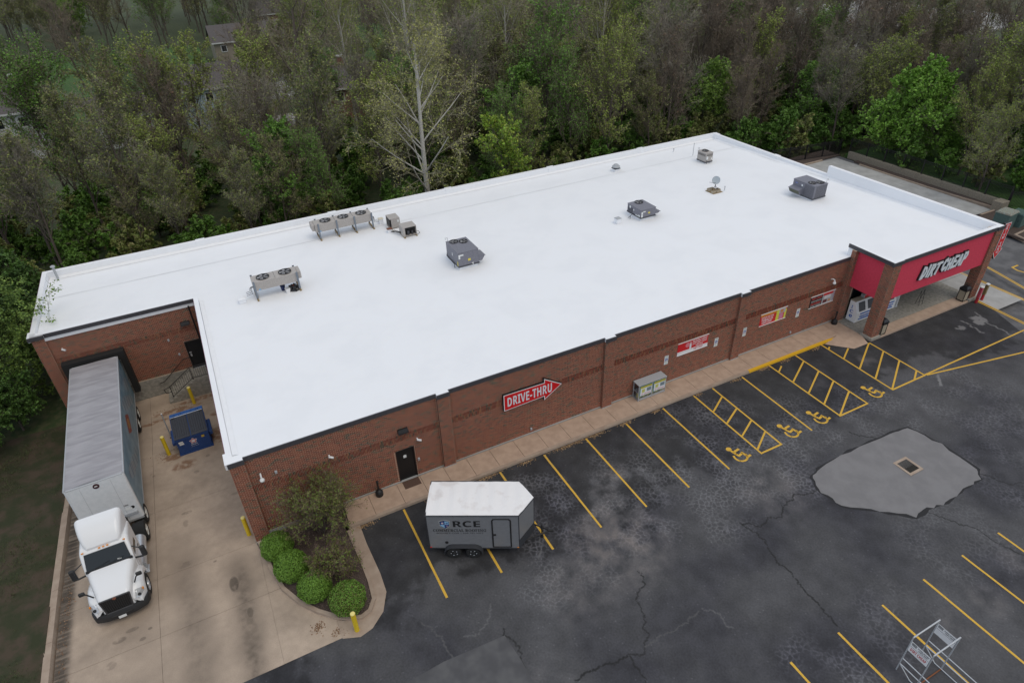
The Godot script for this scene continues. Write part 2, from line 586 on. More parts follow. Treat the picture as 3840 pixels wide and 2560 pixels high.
func materials() -> void:
	M.lot = mat(Color(1, 1, 1), 0.92)
	M.lot.albedo_texture = lot_texture()
	M.drive = mat(Color(1, 1, 1), 0.9)
	M.drive.albedo_texture = drive_texture()
	print("textures ", Time.get_ticks_msec())
	M.lane = noisy(lin(0.10, 0.10, 0.106), lin(0.145, 0.145, 0.15), 9.0, 0.92, 5, 0.3, 0.7, 0.01, 2)
	M.patch = noisy(lin(0.182, 0.178, 0.182), lin(0.212, 0.207, 0.21), 6.0, 0.92, 6, 0.25, 0.75, 0.008, 12)
	M.patch2 = noisy(lin(0.075, 0.075, 0.08), lin(0.105, 0.105, 0.108), 5.0, 0.92, 3, 0.25, 0.75, 0.008, 14)
	M.tan = noisy(lin(0.42, 0.305, 0.23), lin(0.50, 0.37, 0.28), 4.0, 0.9, 4, 0.2, 0.8, 0.01, 4)
	M.kerb = noisy(lin(0.34, 0.26, 0.20), lin(0.41, 0.325, 0.255), 4.0, 0.9, 4, 0.2, 0.8, 0.01, 6)
	M.conc = noisy(lin(0.24, 0.23, 0.20), lin(0.36, 0.34, 0.30), 3.0, 0.9, 5, 0.2, 0.8, 0.02, 8)
	M.pale = noisy(lin(0.34, 0.34, 0.33), lin(0.43, 0.43, 0.42), 8.0, 0.9, 4, 0.2, 0.8, 0.008, 10)
	M.mortar = noisy(lin(0.48, 0.365, 0.265), lin(0.58, 0.445, 0.33), 1.5, 0.95, 4, 0.2, 0.8, 0.04, 16)
	M.membrane = noisy(lin(0.835, 0.852, 0.878), lin(0.862, 0.876, 0.898), 17.0, 0.6, 5, 0.25, 0.6, 0.008, 18)
	M.seam = noisy(lin(0.83, 0.845, 0.87), lin(0.86, 0.873, 0.893), 6.0, 0.6, 6, 0.3, 0.7, 0.02, 19)
	M.coping = noisy(lin(0.050, 0.050, 0.058), lin(0.072, 0.070, 0.078), 2.0, 0.45, 3, 0.2, 0.8, 0.02, 20)
	M.plum = mat(lin(0.16, 0.05, 0.085), 0.5)
	M.red = noisy(lin(0.60, 0.045, 0.085), lin(0.68, 0.055, 0.10), 3.0, 0.8, 4, 0.2, 0.8, 0.03, 22)
	M.signred = mat(lin(0.66, 0.012, 0.016), 0.4)
	M.white = mat(lin(0.80, 0.80, 0.80), 0.5)
	M.letter = mat(lin(0.72, 0.78, 0.82), 0.35)
	M.black = mat(lin(0.012, 0.012, 0.013), 0.55)
	M.blackmetal = mat(lin(0.015, 0.015, 0.017), 0.4)
	M.paintblack = noisy(lin(0.008, 0.008, 0.009), lin(0.014, 0.014, 0.015), 1.0, 0.45, 4, 0.2, 0.8, 0.03, 24)
	M.rubber = mat(lin(0.016, 0.016, 0.016), 0.9)
	M.yellow = noisy(lin(0.60, 0.35, 0.035), lin(0.74, 0.46, 0.065), 1.2, 0.75, 5, 0.25, 0.75, 0.03, 26)
	M.wornyellow = noisy(lin(0.12, 0.10, 0.06), lin(0.70, 0.43, 0.07), 0.9, 0.8, 5, 0.28, 0.42, 0.03, 27)
	M.kerbyellow = noisy(lin(0.72, 0.40, 0.012), lin(0.80, 0.47, 0.02), 1.5, 0.6, 4, 0.2, 0.8, 0.03, 28)
	M.bollard = noisy(lin(0.66, 0.46, 0.012), lin(0.80, 0.60, 0.03), 0.8, 0.5, 4, 0.2, 0.8, 0.02, 29)
	M.bollardtop = mat(lin(0.78, 0.66, 0.22), 0.6)
	M.galv = noisy(lin(0.33, 0.35, 0.37), lin(0.47, 0.49, 0.51), 0.7, 0.45, 4, 0.2, 0.8, 0.03, 30)
	M.steel = mat(lin(0.60, 0.62, 0.64), 0.35, 0.6)
	M.hvac = noisy(lin(0.165, 0.168, 0.20), lin(0.205, 0.205, 0.238), 1.6, 0.55, 4, 0.2, 0.8, 0.02, 31)
	M.hvacdark = mat(lin(0.055, 0.057, 0.066), 0.6)
	M.beige = noisy(lin(0.36, 0.335, 0.315), lin(0.46, 0.43, 0.40), 1.6, 0.55, 4, 0.2, 0.8, 0.03, 32)
	M.strut = mat(lin(0.20, 0.235, 0.28), 0.45)
	M.wood = noisy(lin(0.20, 0.14, 0.07), lin(0.36, 0.27, 0.14), 0.5, 0.9, 4, 0.2, 0.8, 0.05, 34)
	M.fan = mat(lin(0.05, 0.05, 0.055), 0.5)
	M.blade = mat(lin(0.34, 0.34, 0.35), 0.45)
	M.label = mat(lin(0.75, 0.77, 0.76), 0.6)
	M.tagyellow = mat(lin(0.75, 0.62, 0.08), 0.6)
	M.blue = mat(lin(0.02, 0.06, 0.34), 0.5)
	M.iceblue = mat(lin(0.012, 0.12, 0.46), 0.5)
	M.dumpster = noisy(lin(0.012, 0.045, 0.17), lin(0.02, 0.075, 0.26), 1.5, 0.55, 5, 0.2, 0.8, 0.03, 36)
	M.dumpsterlite = noisy(lin(0.025, 0.095, 0.30), lin(0.035, 0.14, 0.40), 1.0, 0.5, 4, 0.2, 0.8, 0.03, 37)
	M.lid = noisy(lin(0.028, 0.031, 0.040), lin(0.045, 0.048, 0.060), 1.0, 0.6, 4, 0.2, 0.8, 0.03, 38)
	M.truckwhite = mat(lin(0.78, 0.79, 0.80), 0.22)
	M.truckwhite.clearcoat_enabled = true
	M.truckwhite.clearcoat = 0.6
	M.glass = mat(lin(0.012, 0.016, 0.018), 0.06, 0.0, 0.5)
	M.trim = mat(lin(0.022, 0.023, 0.025), 0.6)
	M.boxwhite = noisy(lin(0.66, 0.69, 0.71), lin(0.73, 0.75, 0.77), 3.0, 0.45, 4, 0.2, 0.8, 0.02, 40)
	M.boxroof = noisy(lin(0.28, 0.272, 0.29), lin(0.37, 0.36, 0.378), 6.0, 0.5, 3, 0.25, 0.75, 0.006, 42)
	M.boxroof.uv1_scale = Vector3(0.12, 0.2, 0.55)
	M.cream = mat(lin(0.62, 0.62, 0.58), 0.6)
	M.lens = mat(lin(0.5, 0.52, 0.54), 0.12, 0.3)
	M.amber = mat(lin(0.75, 0.26, 0.02), 0.35)
	M.redlens = mat(lin(0.62, 0.01, 0.012), 0.35)
	M.greytrailer = noisy(lin(0.19, 0.195, 0.207), lin(0.215, 0.22, 0.23), 2.5, 0.3, 4, 0.2, 0.8, 0.02, 44)
	M.trailerroof = noisy(lin(0.70, 0.66, 0.64), lin(0.82, 0.805, 0.795), 5.0, 0.5, 4, 0.15, 0.45, 0.007, 46)
	M.charcoal = mat(lin(0.035, 0.038, 0.045), 0.6)
	M.panelbeige = noisy(lin(0.30, 0.25, 0.18), lin(0.46, 0.40, 0.30), 0.12, 0.9, 4, 0.2, 0.8, 0.05, 48)
	M.mulch = noisy(lin(0.045, 0.033, 0.028), lin(0.13, 0.095, 0.08), 1.6, 0.98, 6, 0.2, 0.8, 0.04, 50)
	M.mat = noisy(lin(0.07, 0.04, 0.03), lin(0.15, 0.09, 0.065), 0.5, 0.95, 5, 0.2, 0.8, 0.05, 51)
	M.floor = noisy(lin(0.030, 0.055, 0.015), lin(0.070, 0.075, 0.032), 7.0, 0.98, 6, 0.3, 0.7, 0.02, 52)
	M.verge = noisy(lin(0.030, 0.036, 0.014), lin(0.070, 0.050, 0.034), 9.0, 0.98, 6, 0.3, 0.75, 0.012, 53)
	M.lawn = noisy(lin(0.035, 0.085, 0.015), lin(0.06, 0.13, 0.025), 8.0, 0.98, 5, 0.2, 0.8, 0.02, 54)
	M.stone = noisy(lin(0.20, 0.18, 0.14), lin(0.32, 0.28, 0.22), 2.0, 0.95, 5, 0.2, 0.8, 0.03, 55)
	M.greenbox = noisy(lin(0.06, 0.11, 0.10), lin(0.10, 0.16, 0.145), 1.5, 0.6, 5, 0.2, 0.8, 0.03, 56)
	M.rustgreen = noisy(lin(0.22, 0.11, 0.06), lin(0.26, 0.33, 0.30), 1.3, 0.8, 5, 0.35, 0.5, 0.03, 57)
	M.shingle = noisy(lin(0.075, 0.068, 0.068), lin(0.13, 0.118, 0.115), 3.0, 0.95, 5, 0.2, 0.8, 0.04, 58)
	M.siding = mat(lin(0.55, 0.57, 0.56), 0.7)
	M.bluesiding = mat(lin(0.36, 0.46, 0.52), 0.7)
	M.brickfar = noisy(lin(0.16, 0.07, 0.05), lin(0.26, 0.13, 0.09), 2.0, 0.9, 4, 0.2, 0.8, 0.03, 59)
	M.bark = noisy(lin(0.075, 0.06, 0.05), lin(0.15, 0.125, 0.105), 1.6, 0.95, 4, 0.2, 0.8, 0.04, 60)
	M.palebark = noisy(lin(0.32, 0.30, 0.26), lin(0.62, 0.60, 0.55), 1.2, 0.9, 4, 0.3, 0.6, 0.04, 61)
	M.leaf = mat(Color(1, 1, 1), 0.65)
	M.leaf.vertex_color_use_as_albedo = true
	M.leaf.backlight_enabled = true
	M.leaf.backlight = Color(0.35, 0.35, 0.3)
	M.twig = mat(Color(1, 1, 1), 0.95)
	M.twig.vertex_color_use_as_albedo = true
	M.brickinst = mat(Color(1, 1, 1), 0.88)
	M.brickinst.vertex_color_use_as_albedo = true


func terrain_y(x: float, z: float) -> float:
	if x > -8.8 and x < 69.0 and z > -26.2:
		return -2.4
	if x < -8.8 and z > -30.0:
		return drive_y(maxf(z, -17.0)) + 0.1 + minf(0.5, 0.05 * (-8.9 - x)) + 0.08 * sin(x * 1.3 + z * 0.7)
	if x > 69.0 and z > -26.0:
		return -0.1 - 0.012 * maxf(0.0, x - 75.0) + 0.15 * sin(x * 0.2 + z * 0.13)
	return -1.2 - 2.2 * smoothstep(-30.0, -85.0, z) + 0.35 * sin(x * 0.11) * cos(z * 0.09)


func slab(poly: Array, fy: Callable, thick: float, uv0: Vector2, uvs: Vector2) -> MB:
	var mb := MB.new()
	var p := PackedVector2Array()
	for q in poly:
		p.append(q)
	var area := 0.0
	for i in p.size():
		area += p[i].cross(p[(i + 1) % p.size()])
	if area > 0.0:
		p.reverse()
	var t := Geometry2D.triangulate_polygon(p)
	for i in range(0, t.size(), 3):
		var w := []
		for j in 3:
			var a := p[t[i + j]]
			w.append(Vector3(a.x, fy.call(a.y), a.y))
		if (w[1] - w[0]).cross(w[2] - w[0]).y < 0.0:
			var s = w[1]
			w[1] = w[2]
			w[2] = s
		var k := []
		for j in 3:
			k.append(Vector2((w[j].x - uv0.x) / uvs.x, (w[j].z - uv0.y) / uvs.y))
		mb.tri(w[0], w[1], w[2], k[0], k[1], k[2])
	if thick > 0.0:
		for i in p.size():
			var a := p[i]
			var b := p[(i + 1) % p.size()]
			var A := Vector3(a.x, fy.call(a.y), a.y)
			var B := Vector3(b.x, fy.call(b.y), b.y)
			var dn := Vector3(0, -thick, 0)
			var ua := Vector2((a.x - uv0.x) / uvs.x, (a.y - uv0.y) / uvs.y)
			var ub := Vector2((b.x - uv0.x) / uvs.x, (b.y - uv0.y) / uvs.y)
			mb.quaduv(A, A + dn, B + dn, B, ua, ua, ub, ub)
	return mb


func rect(x0: float, z0: float, x1: float, z1: float) -> Array:
	return [Vector2(x0, z0), Vector2(x1, z0), Vector2(x1, z1), Vector2(x0, z1)]


var lot_node: Node3D


func paint(called: String, poly: Array, m: Material, lift := 0.006) -> void:
	obj(called, slab(poly, func(z): return lot_y(maxf(z, 1.7)) + lift, 0.0, Vector2(), Vector2.ONE), m, lot_node)


func stripe(called: String, a: Vector2, b: Vector2, w: float, m: Material, lift := 0.006) -> void:
	var d := (b - a).normalized()
	var s := d.orthogonal() * w / 2.0
	# a hand-taped line is never quite straight-edged: vary its width a little along its length
	var L := []
	var R := []
	var n := maxi(2, int(a.distance_to(b) / 0.6))
	for i in n + 1:
		var p := a.lerp(b, i / float(n))
		var k := rng.randf_range(0.88, 1.06)
		L.append(p + s * k)
		R.push_front(p - s * rng.randf_range(0.88, 1.06))
	paint(called, L + R, m, lift)


func ground() -> void:
	# terrain: one sheet to beyond the far trees
	var xs := []
	var zs := []
	for x in [-420.0, -300, -220, -160, -120, -95, -75]:
		xs.append(x)
	var q := -60.0
	while q < -9.5:
		xs.append(q)
		q += 2.5
	xs += [-9.4, -8.86, -8.6, 0.0, 30.0, 68.8, 69.3]
	q = 71.0
	while q < 130.0:
		xs.append(q)
		q += 4.0
	for x in [135.0, 150, 170, 200, 240, 300, 400, 520]:
		xs.append(x)
	for z in [-520.0, -420, -340, -280, -230, -190, -160, -140, -125]:
		zs.append(z)
	q = -118.0
	while q < -27.0:
		zs.append(q)
		q += 4.0
	zs += [-26.4, -26.05]
	q = -24.0
	while q < 20.0:
		zs.append(q)
		q += 2.0
	for z in [22.0, 30, 45, 70, 110, 180]:
		zs.append(z)
	var t := MB.new()
	var vg := MB.new()
	for i in xs.size() - 1:
		for j in zs.size() - 1:
			var a := Vector3(xs[i], terrain_y(xs[i], zs[j]), zs[j])
			var b := Vector3(xs[i], terrain_y(xs[i], zs[j + 1]), zs[j + 1])
			var c := Vector3(xs[i + 1], terrain_y(xs[i + 1], zs[j + 1]), zs[j + 1])
			var d := Vector3(xs[i + 1], terrain_y(xs[i + 1], zs[j]), zs[j])
			var left: bool = xs[i] > -20.0 and xs[i + 1] < -8.5 and zs[j] > -18.0
			(vg if left else t).quad(a, b, c, d)
	var g := struct("ground")
	obj("forest_floor", t, M.floor, g)
	obj("grass_verge", vg, M.verge, g)
	# parking lot
	lot_node = struct("parking_lot")
	var uv0 := Vector2(LX0, LZ0)
	var uvs := Vector2(LW, LH)
	obj("asphalt", slab(rect(4.6, 1.55, 51.2, 7.1), lot_y, 0.0, uv0, uvs), M.lot, lot_node)
	obj("asphalt", slab(rect(2.5, 6.3, 4.6, 7.1), lot_y, 0.0, uv0, uvs), M.lot, lot_node)
	obj("asphalt", slab(rect(-60, 7.1, 51.2, 33.0), lot_y, 0.0, uv0, uvs), M.lot, lot_node)
	obj("asphalt", slab(rect(-60, 33.0, 51.2, 65.0), lot_y, 0.0, uv0, uvs), M.lot, lot_node)
	var lane_y := func(z): return lot_y(maxf(z, 1.7))
	obj("asphalt_lane", slab(rect(51.2, -26.0, 69.0, 65.0), func(z): return lane_y.call(z), 0.0, Vector2(), Vector2.ONE), M.lane, lot_node)
	paint("asphalt_lane", [Vector2(51.2, 3.9), Vector2(50.6, 5.1), Vector2(49.8, 6.94), Vector2(49.0, 9.0), Vector2(51.2, 9.0)], M.lane, 0.004)
	paint("asphalt_lane", rect(69.0, -2.0, 90.0, 40.0), M.lane, 0.03)
	# repaired patch round the drain: ragged grey asphalt
	var P := [Vector2(34.43, 9.77), Vector2(34.9, 11.5), Vector2(34.75, 13.6), Vector2(34.2, 14.1), Vector2(32.9, 14.15), Vector2(31.24, 14.3), Vector2(30.1, 14.1), Vector2(29.12, 14.15), Vector2(27.9, 13.1), Vector2(26.5, 11.96), Vector2(26.35, 10.9), Vector2(26.72, 9.95), Vector2(27.53, 9.62), Vector2(30.0, 9.5), Vector2(33.2, 9.6)]
	var ragged := []
	var big := []
	for i in P.size():
		var a: Vector2 = P[i]
		var b: Vector2 = P[(i + 1) % P.size()]
		for k in 4:
			var p := a.lerp(b, k / 4.0)
			var away := (p - Vector2(30.6, 11.8)).normalized()
			ragged.append(p + away * rng.randf_range(-0.10, 0.08))
			big.append(p + away * rng.randf_range(0.02, 0.2))
	paint("patch_joint", big, mat(lin(0.022, 0.022, 0.024), 0.95), 0.004)
	paint("asphalt_patch", ragged, M.patch, 0.009)
	paint("asphalt_patch", [Vector2(3.4, 10.2), Vector2(5.8, 10.05), Vector2(8.5, 10.2), Vector2(8.62, 11.5), Vector2(8.65, 14.0), Vector2(3.2, 14.0)], M.patch2, 0.005)
	# stall lines along the store
	for i in 7:
		var x := 7.0 + 2.721 * i
		stripe("stall_line", Vector2(x, 1.78 if i else 1.75), Vector2(x + 0.03, 7.42), 0.11, M.yellow if i < 2 or i > 2 else M.yellow)
	stripe("worn_line_end", Vector2(12.44, 1.78), Vector2(12.44, 3.2), 0.12, M.wornyellow, 0.009)
	stripe("worn_line_end", Vector2(15.16, 1.78), Vector2(15.16, 2.9), 0.12, M.wornyellow, 0.009)
	# hatched aisles
	var H := [[25.7, 27.19, 1.72, 1.73, 7.35], [31.95, 34.27, 1.70, 1.72, 7.25], [36.69, 39.68, 1.67, 3.05, 7.1]]
	for h in H:
		stripe("hatch_line", Vector2(h[0], h[2]), Vector2(h[0], h[4] + 0.05), 0.11, M.yellow)
		stripe("hatch_line", Vector2(h[1], h[3]), Vector2(h[1], h[4] + 0.05), 0.11, M.yellow)
		stripe("hatch_line", Vector2(h[0] + 0.06, h[4]), Vector2(h[1] - 0.06, h[4]), 0.11, M.yellow, 0.008)
	for b in [[25.76, 3.45, 27.13, 2.65], [25.76, 4.6, 27.13, 3.9], [25.76, 5.82, 27.13, 5.1], [25.76, 7.02, 27.13, 6.18], [32.01, 2.48, 32.6, 2.11], [32.01, 3.65, 34.21, 2.44], [32.01, 4.88, 34.21, 3.66], [32.01, 6.05, 34.21, 4.81], [32.01, 7.2, 34.21, 5.97], [36.75, 2.25, 36.98, 2.1], [36.75, 3.46, 37.93, 2.81], [36.75, 4.68, 39.62, 3.06], [36.75, 5.85, 39.62, 4.17], [36.75, 7.03, 39.62, 5.35], [38.72, 7.08, 39.62, 6.57]]:
		stripe("hatch_line", Vector2(b[0], b[1]), Vector2(b[2], b[3]), 0.105, M.yellow, 0.007)
	stripe("stall_line", Vector2(29.57, 1.76), Vector2(29.55, 7.36), 0.11, M.yellow)
	stripe("lane_line", Vector2(39.72, 7.08), Vector2(50.6, 7.08), 0.11, M.yellow, 0.009)
	stripe("lane_line", Vector2(39.8, 7.14), Vector2(52.0, 9.45), 0.11, M.yellow, 0.010)
	# second row
	for i in 7:
		var x := 15.45 + 2.7 * i
		stripe("stall_line", Vector2(x, 16.6), Vector2(x + 0.02, 22.4), 0.11, M.yellow)
	# double yellow lines of the drive-through
	for p in [[51.04, 3.2, 50.83, 9.6], [54.06, -6.0, 54.1, 4.7], [56.75, 0.2, 55.7, 4.2], [56.9, -8.0, 56.75, 0.2], [54.1, 4.7, 53.6, 9.0], [55.7, 4.2, 54.4, 9.5]]:
		for s in [-0.085, 0.085]:
			stripe("double_line", Vector2(p[0] + s, p[1]), Vector2(p[2] + s, p[3]), 0.1, M.yellow, 0.016)
	# wheelchair markings
	for p in [Vector2(24.66, 6.75), Vector2(28.52, 6.7), Vector2(30.87, 6.67), Vector2(35.6, 6.6)]:
		var o := Node3D.new()
		o.name = "wheelchair_marking"
		lot_node.add_child(o, true)
		var w := func(a: float, b: float) -> Vector2: return p + Vector2(a, b) * 1.16
		var part := func(poly: Array):
			obj("painted_piece", slab(poly, func(z): return lot_y(z) + 0.006, 0.0, Vector2(), Vector2.ONE), M.yellow, o)
		var head := []
		for i in 12:
			head.append(w.call(-0.26 + 0.14 * cos(TAU * i / 12.0), -0.42 + 0.13 * sin(TAU * i / 12.0)))
		part.call(head)
		for s in [[[-0.24, -0.27], [-0.19, -0.03]], [[-0.16, -0.16], [0.12, -0.2]], [[-0.18, 0.03], [-0.13, 0.14], [0.08, 0.09]], [[0.13, 0.06], [0.2, 0.38], [0.34, 0.36]]]:
			var pl := []
			for k in s:
				pl.append(w.call(k[0], k[1]))
			for poly in stroke(pl, 0.066):
				part.call(Array(poly))
		for s in [[3.6, 2.45], [2.3, 1.1], [0.95, 0.1]]:
			var pl := []
			for i in 7:
				var a := lerpf(s[0], s[1], i / 6.0)
				pl.append(w.call(-0.1 + 0.31 * cos(a), 0.2 + 0.31 * sin(a)))
			for poly in stroke(pl, 0.055):
				part.call(Array(poly))
	# storm drain: concrete collar and grate
	var dr := thing("storm_drain", "rectangular storm drain grate in a concrete collar set in the grey asphalt patch", "drain", Vector3(31.8, lot_y(11.75), 11.75))
	var f := MB.new()
	for s in [-1, 1]:
		f.box(Vector3(s * 0.44, 0.01, 0), Vector3(0.14, 0.05, 1.06))
		f.box(Vector3(0, 0.01, s * 0.46), Vector3(0.74, 0.05, 0.14))
	obj("collar", f, M.kerb, dr)
	for i in 9:
		var gb := MB.new()
		gb.box(Vector3(-0.32 + 0.08 * i, 0.012, 0), Vector3(0.035, 0.04, 0.77))
		obj("grate_bar", gb, mat(lin(0.06, 0.055, 0.045), 0.8, 0.3), dr)
	var pit := MB.new()
	pit.box(Vector3(0, 0.001, 0), Vector3(0.73, 0.014, 0.77))
	obj("pit", pit, M.black, dr)
	# dock driveway: concrete slabs with open joints
	var dw := struct("driveway")
	var Z := [-16.62, -14.0, -10.0, -4.85, 0.0, 3.3, 7.1]
	var gap := 0.006
	var duv := Vector2(-9, -17.5)
	var dus := Vector2(13, 25.5)
	for i in Z.size() - 1:
		for c in [[-8.5, -4.5], [-4.5, 0.0 if Z[i] >= -0.1 else -0.02]]:
			obj("slab", slab(rect(c[0] + gap, Z[i] + gap, c[1] - gap, Z[i + 1] - gap), drive_y, 0.15, duv, dus), M.drive, dw)
	obj("slab", slab([Vector2(0, 0.12), Vector2(0.04, 0.49), Vector2(0.2, 1.49), Vector2(0.28, 2.23), Vector2(0.52, 3.29), Vector2(0, 3.29)], drive_y, 0.15, duv, dus), M.drive, dw)
	obj("slab", slab([Vector2(0, 3.31), Vector2(0.52, 3.31), Vector2(1.1, 4.6), Vector2(1.72, 5.45), Vector2(2.37, 6.11), Vector2(2.94, 6.49), Vector2(2.6, 7.09), Vector2(0, 7.09)], drive_y, 0.15, duv, dus), M.drive, dw)
	# kerb along the verge, cast in lengths
	var z := -16.6
	while z < 12.0:
		var k := MB.new()
		var z1 := minf(z + 3.0, 12.0)
		var a := drive_y(z)
		var b := drive_y(z1)
		k.hull8([Vector3(-8.9, a - 0.3, z + 0.008), Vector3(-8.5, a - 0.3, z + 0.008), Vector3(-8.5, b - 0.3, z1 - 0.008), Vector3(-8.9, b - 0.3, z1 - 0.008), Vector3(-8.9, a + 0.15, z + 0.008), Vector3(-8.62, a + 0.15, z + 0.008), Vector3(-8.62, b + 0.15, z1 - 0.008), Vector3(-8.9, b + 0.15, z1 - 0.008)])
		obj("kerb", k, M.kerb, dw)
		z = z1
	# sidewalk along the store front
	var sw := struct("sidewalk")
	var J := [4.22, 5.65, 7.2, 8.5, 9.85, 11.2, 12.6, 14.1, 15.6, 17.1, 18.65, 20.2, 21.7, 23.2, 24.7, 26.2, 27.7, 29.2, 30.75, 32.3, 33.9, 35.5, 37.1, 38.6, 39.8]
	for i in J.size() - 1:
		var s := MB.new()
		s.rbox(Vector3((J[i] + J[i + 1]) / 2, -0.12, 0.775), Vector3(J[i + 1] - J[i] - 0.014, 0.24, 1.43), 0.008)
		obj("slab", s, M.tan, sw)
	z = 4.22
	while z < 38.2:
		var painted := z >= 30.2
		var z1 := 30.25 if z < 30.2 and z + 3.0 > 30.2 else minf(z + (1.34 if painted else 3.0), 38.3)
		var s := MB.new()
		var h := -0.002
		var h2 := -0.002 if z1 < 37.5 else -0.10
		s.hull8([Vector3(z + 0.004, -0.4, 1.5), Vector3(z1 - 0.004, -0.4, 1.5), Vector3(z1 - 0.004, -0.4, 1.71), Vector3(z + 0.004, -0.4, 1.71), Vector3(z + 0.004, h, 1.5), Vector3(z1 - 0.004, h2, 1.5), Vector3(z1 - 0.004, h2, 1.67), Vector3(z + 0.004, h, 1.67)])
		obj("yellow_kerb" if painted else "kerb", s, M.kerbyellow if painted else M.kerb, sw)
		z = z1
	var ramp := MB.new()
	var rp := [Vector3(38.32, -0.01, 1.5), Vector3(39.8, -0.005, 1.5), Vector3(39.8, -0.02, 2.3), Vector3(39.5, -0.125, 3.08), Vector3(38.2, -0.14, 3.05), Vector3(36.95, -0.125, 1.75)]
	for i in range(1, 5):
		ramp.tri(rp[0], rp[i + 1], rp[i])
	obj("ramp", ramp, M.tan, sw)
	# deck under the canopy
	for a in [[39.82, 41.9], [41.9, 44.1], [44.1, 46.3], [46.3, 48.5], [48.5, 51.1]]:
		for b in [[0.0, 2.2], [2.2, 3.02]]:
			var s := MB.new()
			s.span(Vector3(a[0] + 0.007, -0.2, b[0] + 0.007), Vector3(a[1] - 0.007, -0.004, b[1] - 0.007))
			obj("deck_slab", s, M.conc if b[0] < 1.0 else M.tan, sw)
	# pale concrete of the drive-through and loading lane
	for a in [[51.12, 0.15, 54.2, 4.66], [51.12, -7.0, 54.2, 0.12], [51.12, -14.2, 54.2, -7.03]]:
		paint("concrete_pad", rect(a[0], a[1], a[2], a[3]), M.pale, 0.012)
	for a in [[54.4, -24.0, 61.0, -15.0], [61.02, -24.0, 68.15, -15.0], [54.4, -14.98, 61.0, -6.3], [61.02, -14.98, 68.15, -6.3]]:
		paint("concrete_pad", rect(a[0], a[1], a[2], a[3]), M.pale, 0.012)


func brick_face(o: Vector3, du: Vector3, nrm: Vector3, w: float, y0: float, y1: float, holes := [], band := true) -> void:
	var up := Vector3.UP
	var r0 := int(ceil(y0 / 0.0677))
	var r1 := int(floor(y1 / 0.0677))
	for r in range(r0, r1):
		var soldier := band and r >= 41 and r < 47
		if soldier and (r - 41) % 3:
			continue
		var pitch := 0.0677 if soldier else 0.2035
		var hh := 0.191 if soldier else 0.055
		var y := r * 0.0677 + (0.1015 if soldier else 0.034)
		var x := -pitch / 2.0 if (r % 2 and not soldier) else 0.0
		while x < w - 0.01:
			var a := maxf(x, 0.0)
			var b := minf(x + pitch, w)
			x += pitch
			var L := b - a - 0.0130
			if L < 0.02:
				continue
			var mid := (a + b) / 2.0
			var inside := false
			for h in holes:
				if mid > h[0] and mid < h[1] and y > h[2] and y < h[3]:
					inside = true
			if inside:
				continue
			var k := rng.randf()
			var idx := 0
			if k < 0.13:
				idx = 4 + rng.randi() % 2
			elif soldier:
				idx = 6 if k < 0.85 else 7
			else:
				idx = rng.randi() % 4
			bricks.append([Transform3D(Basis(du * L, up * hh, nrm * (0.012 if soldier else 0.0032)), o + du * mid + up * y), idx])


const BRICK := [Vector3(0.205, 0.052, 0.027), Vector3(0.235, 0.063, 0.032), Vector3(0.175, 0.046, 0.027), Vector3(0.255, 0.076, 0.04), Vector3(0.062, 0.050, 0.034), Vector3(0.10, 0.072, 0.044), Vector3(0.185, 0.046, 0.026), Vector3(0.26, 0.105, 0.05)]


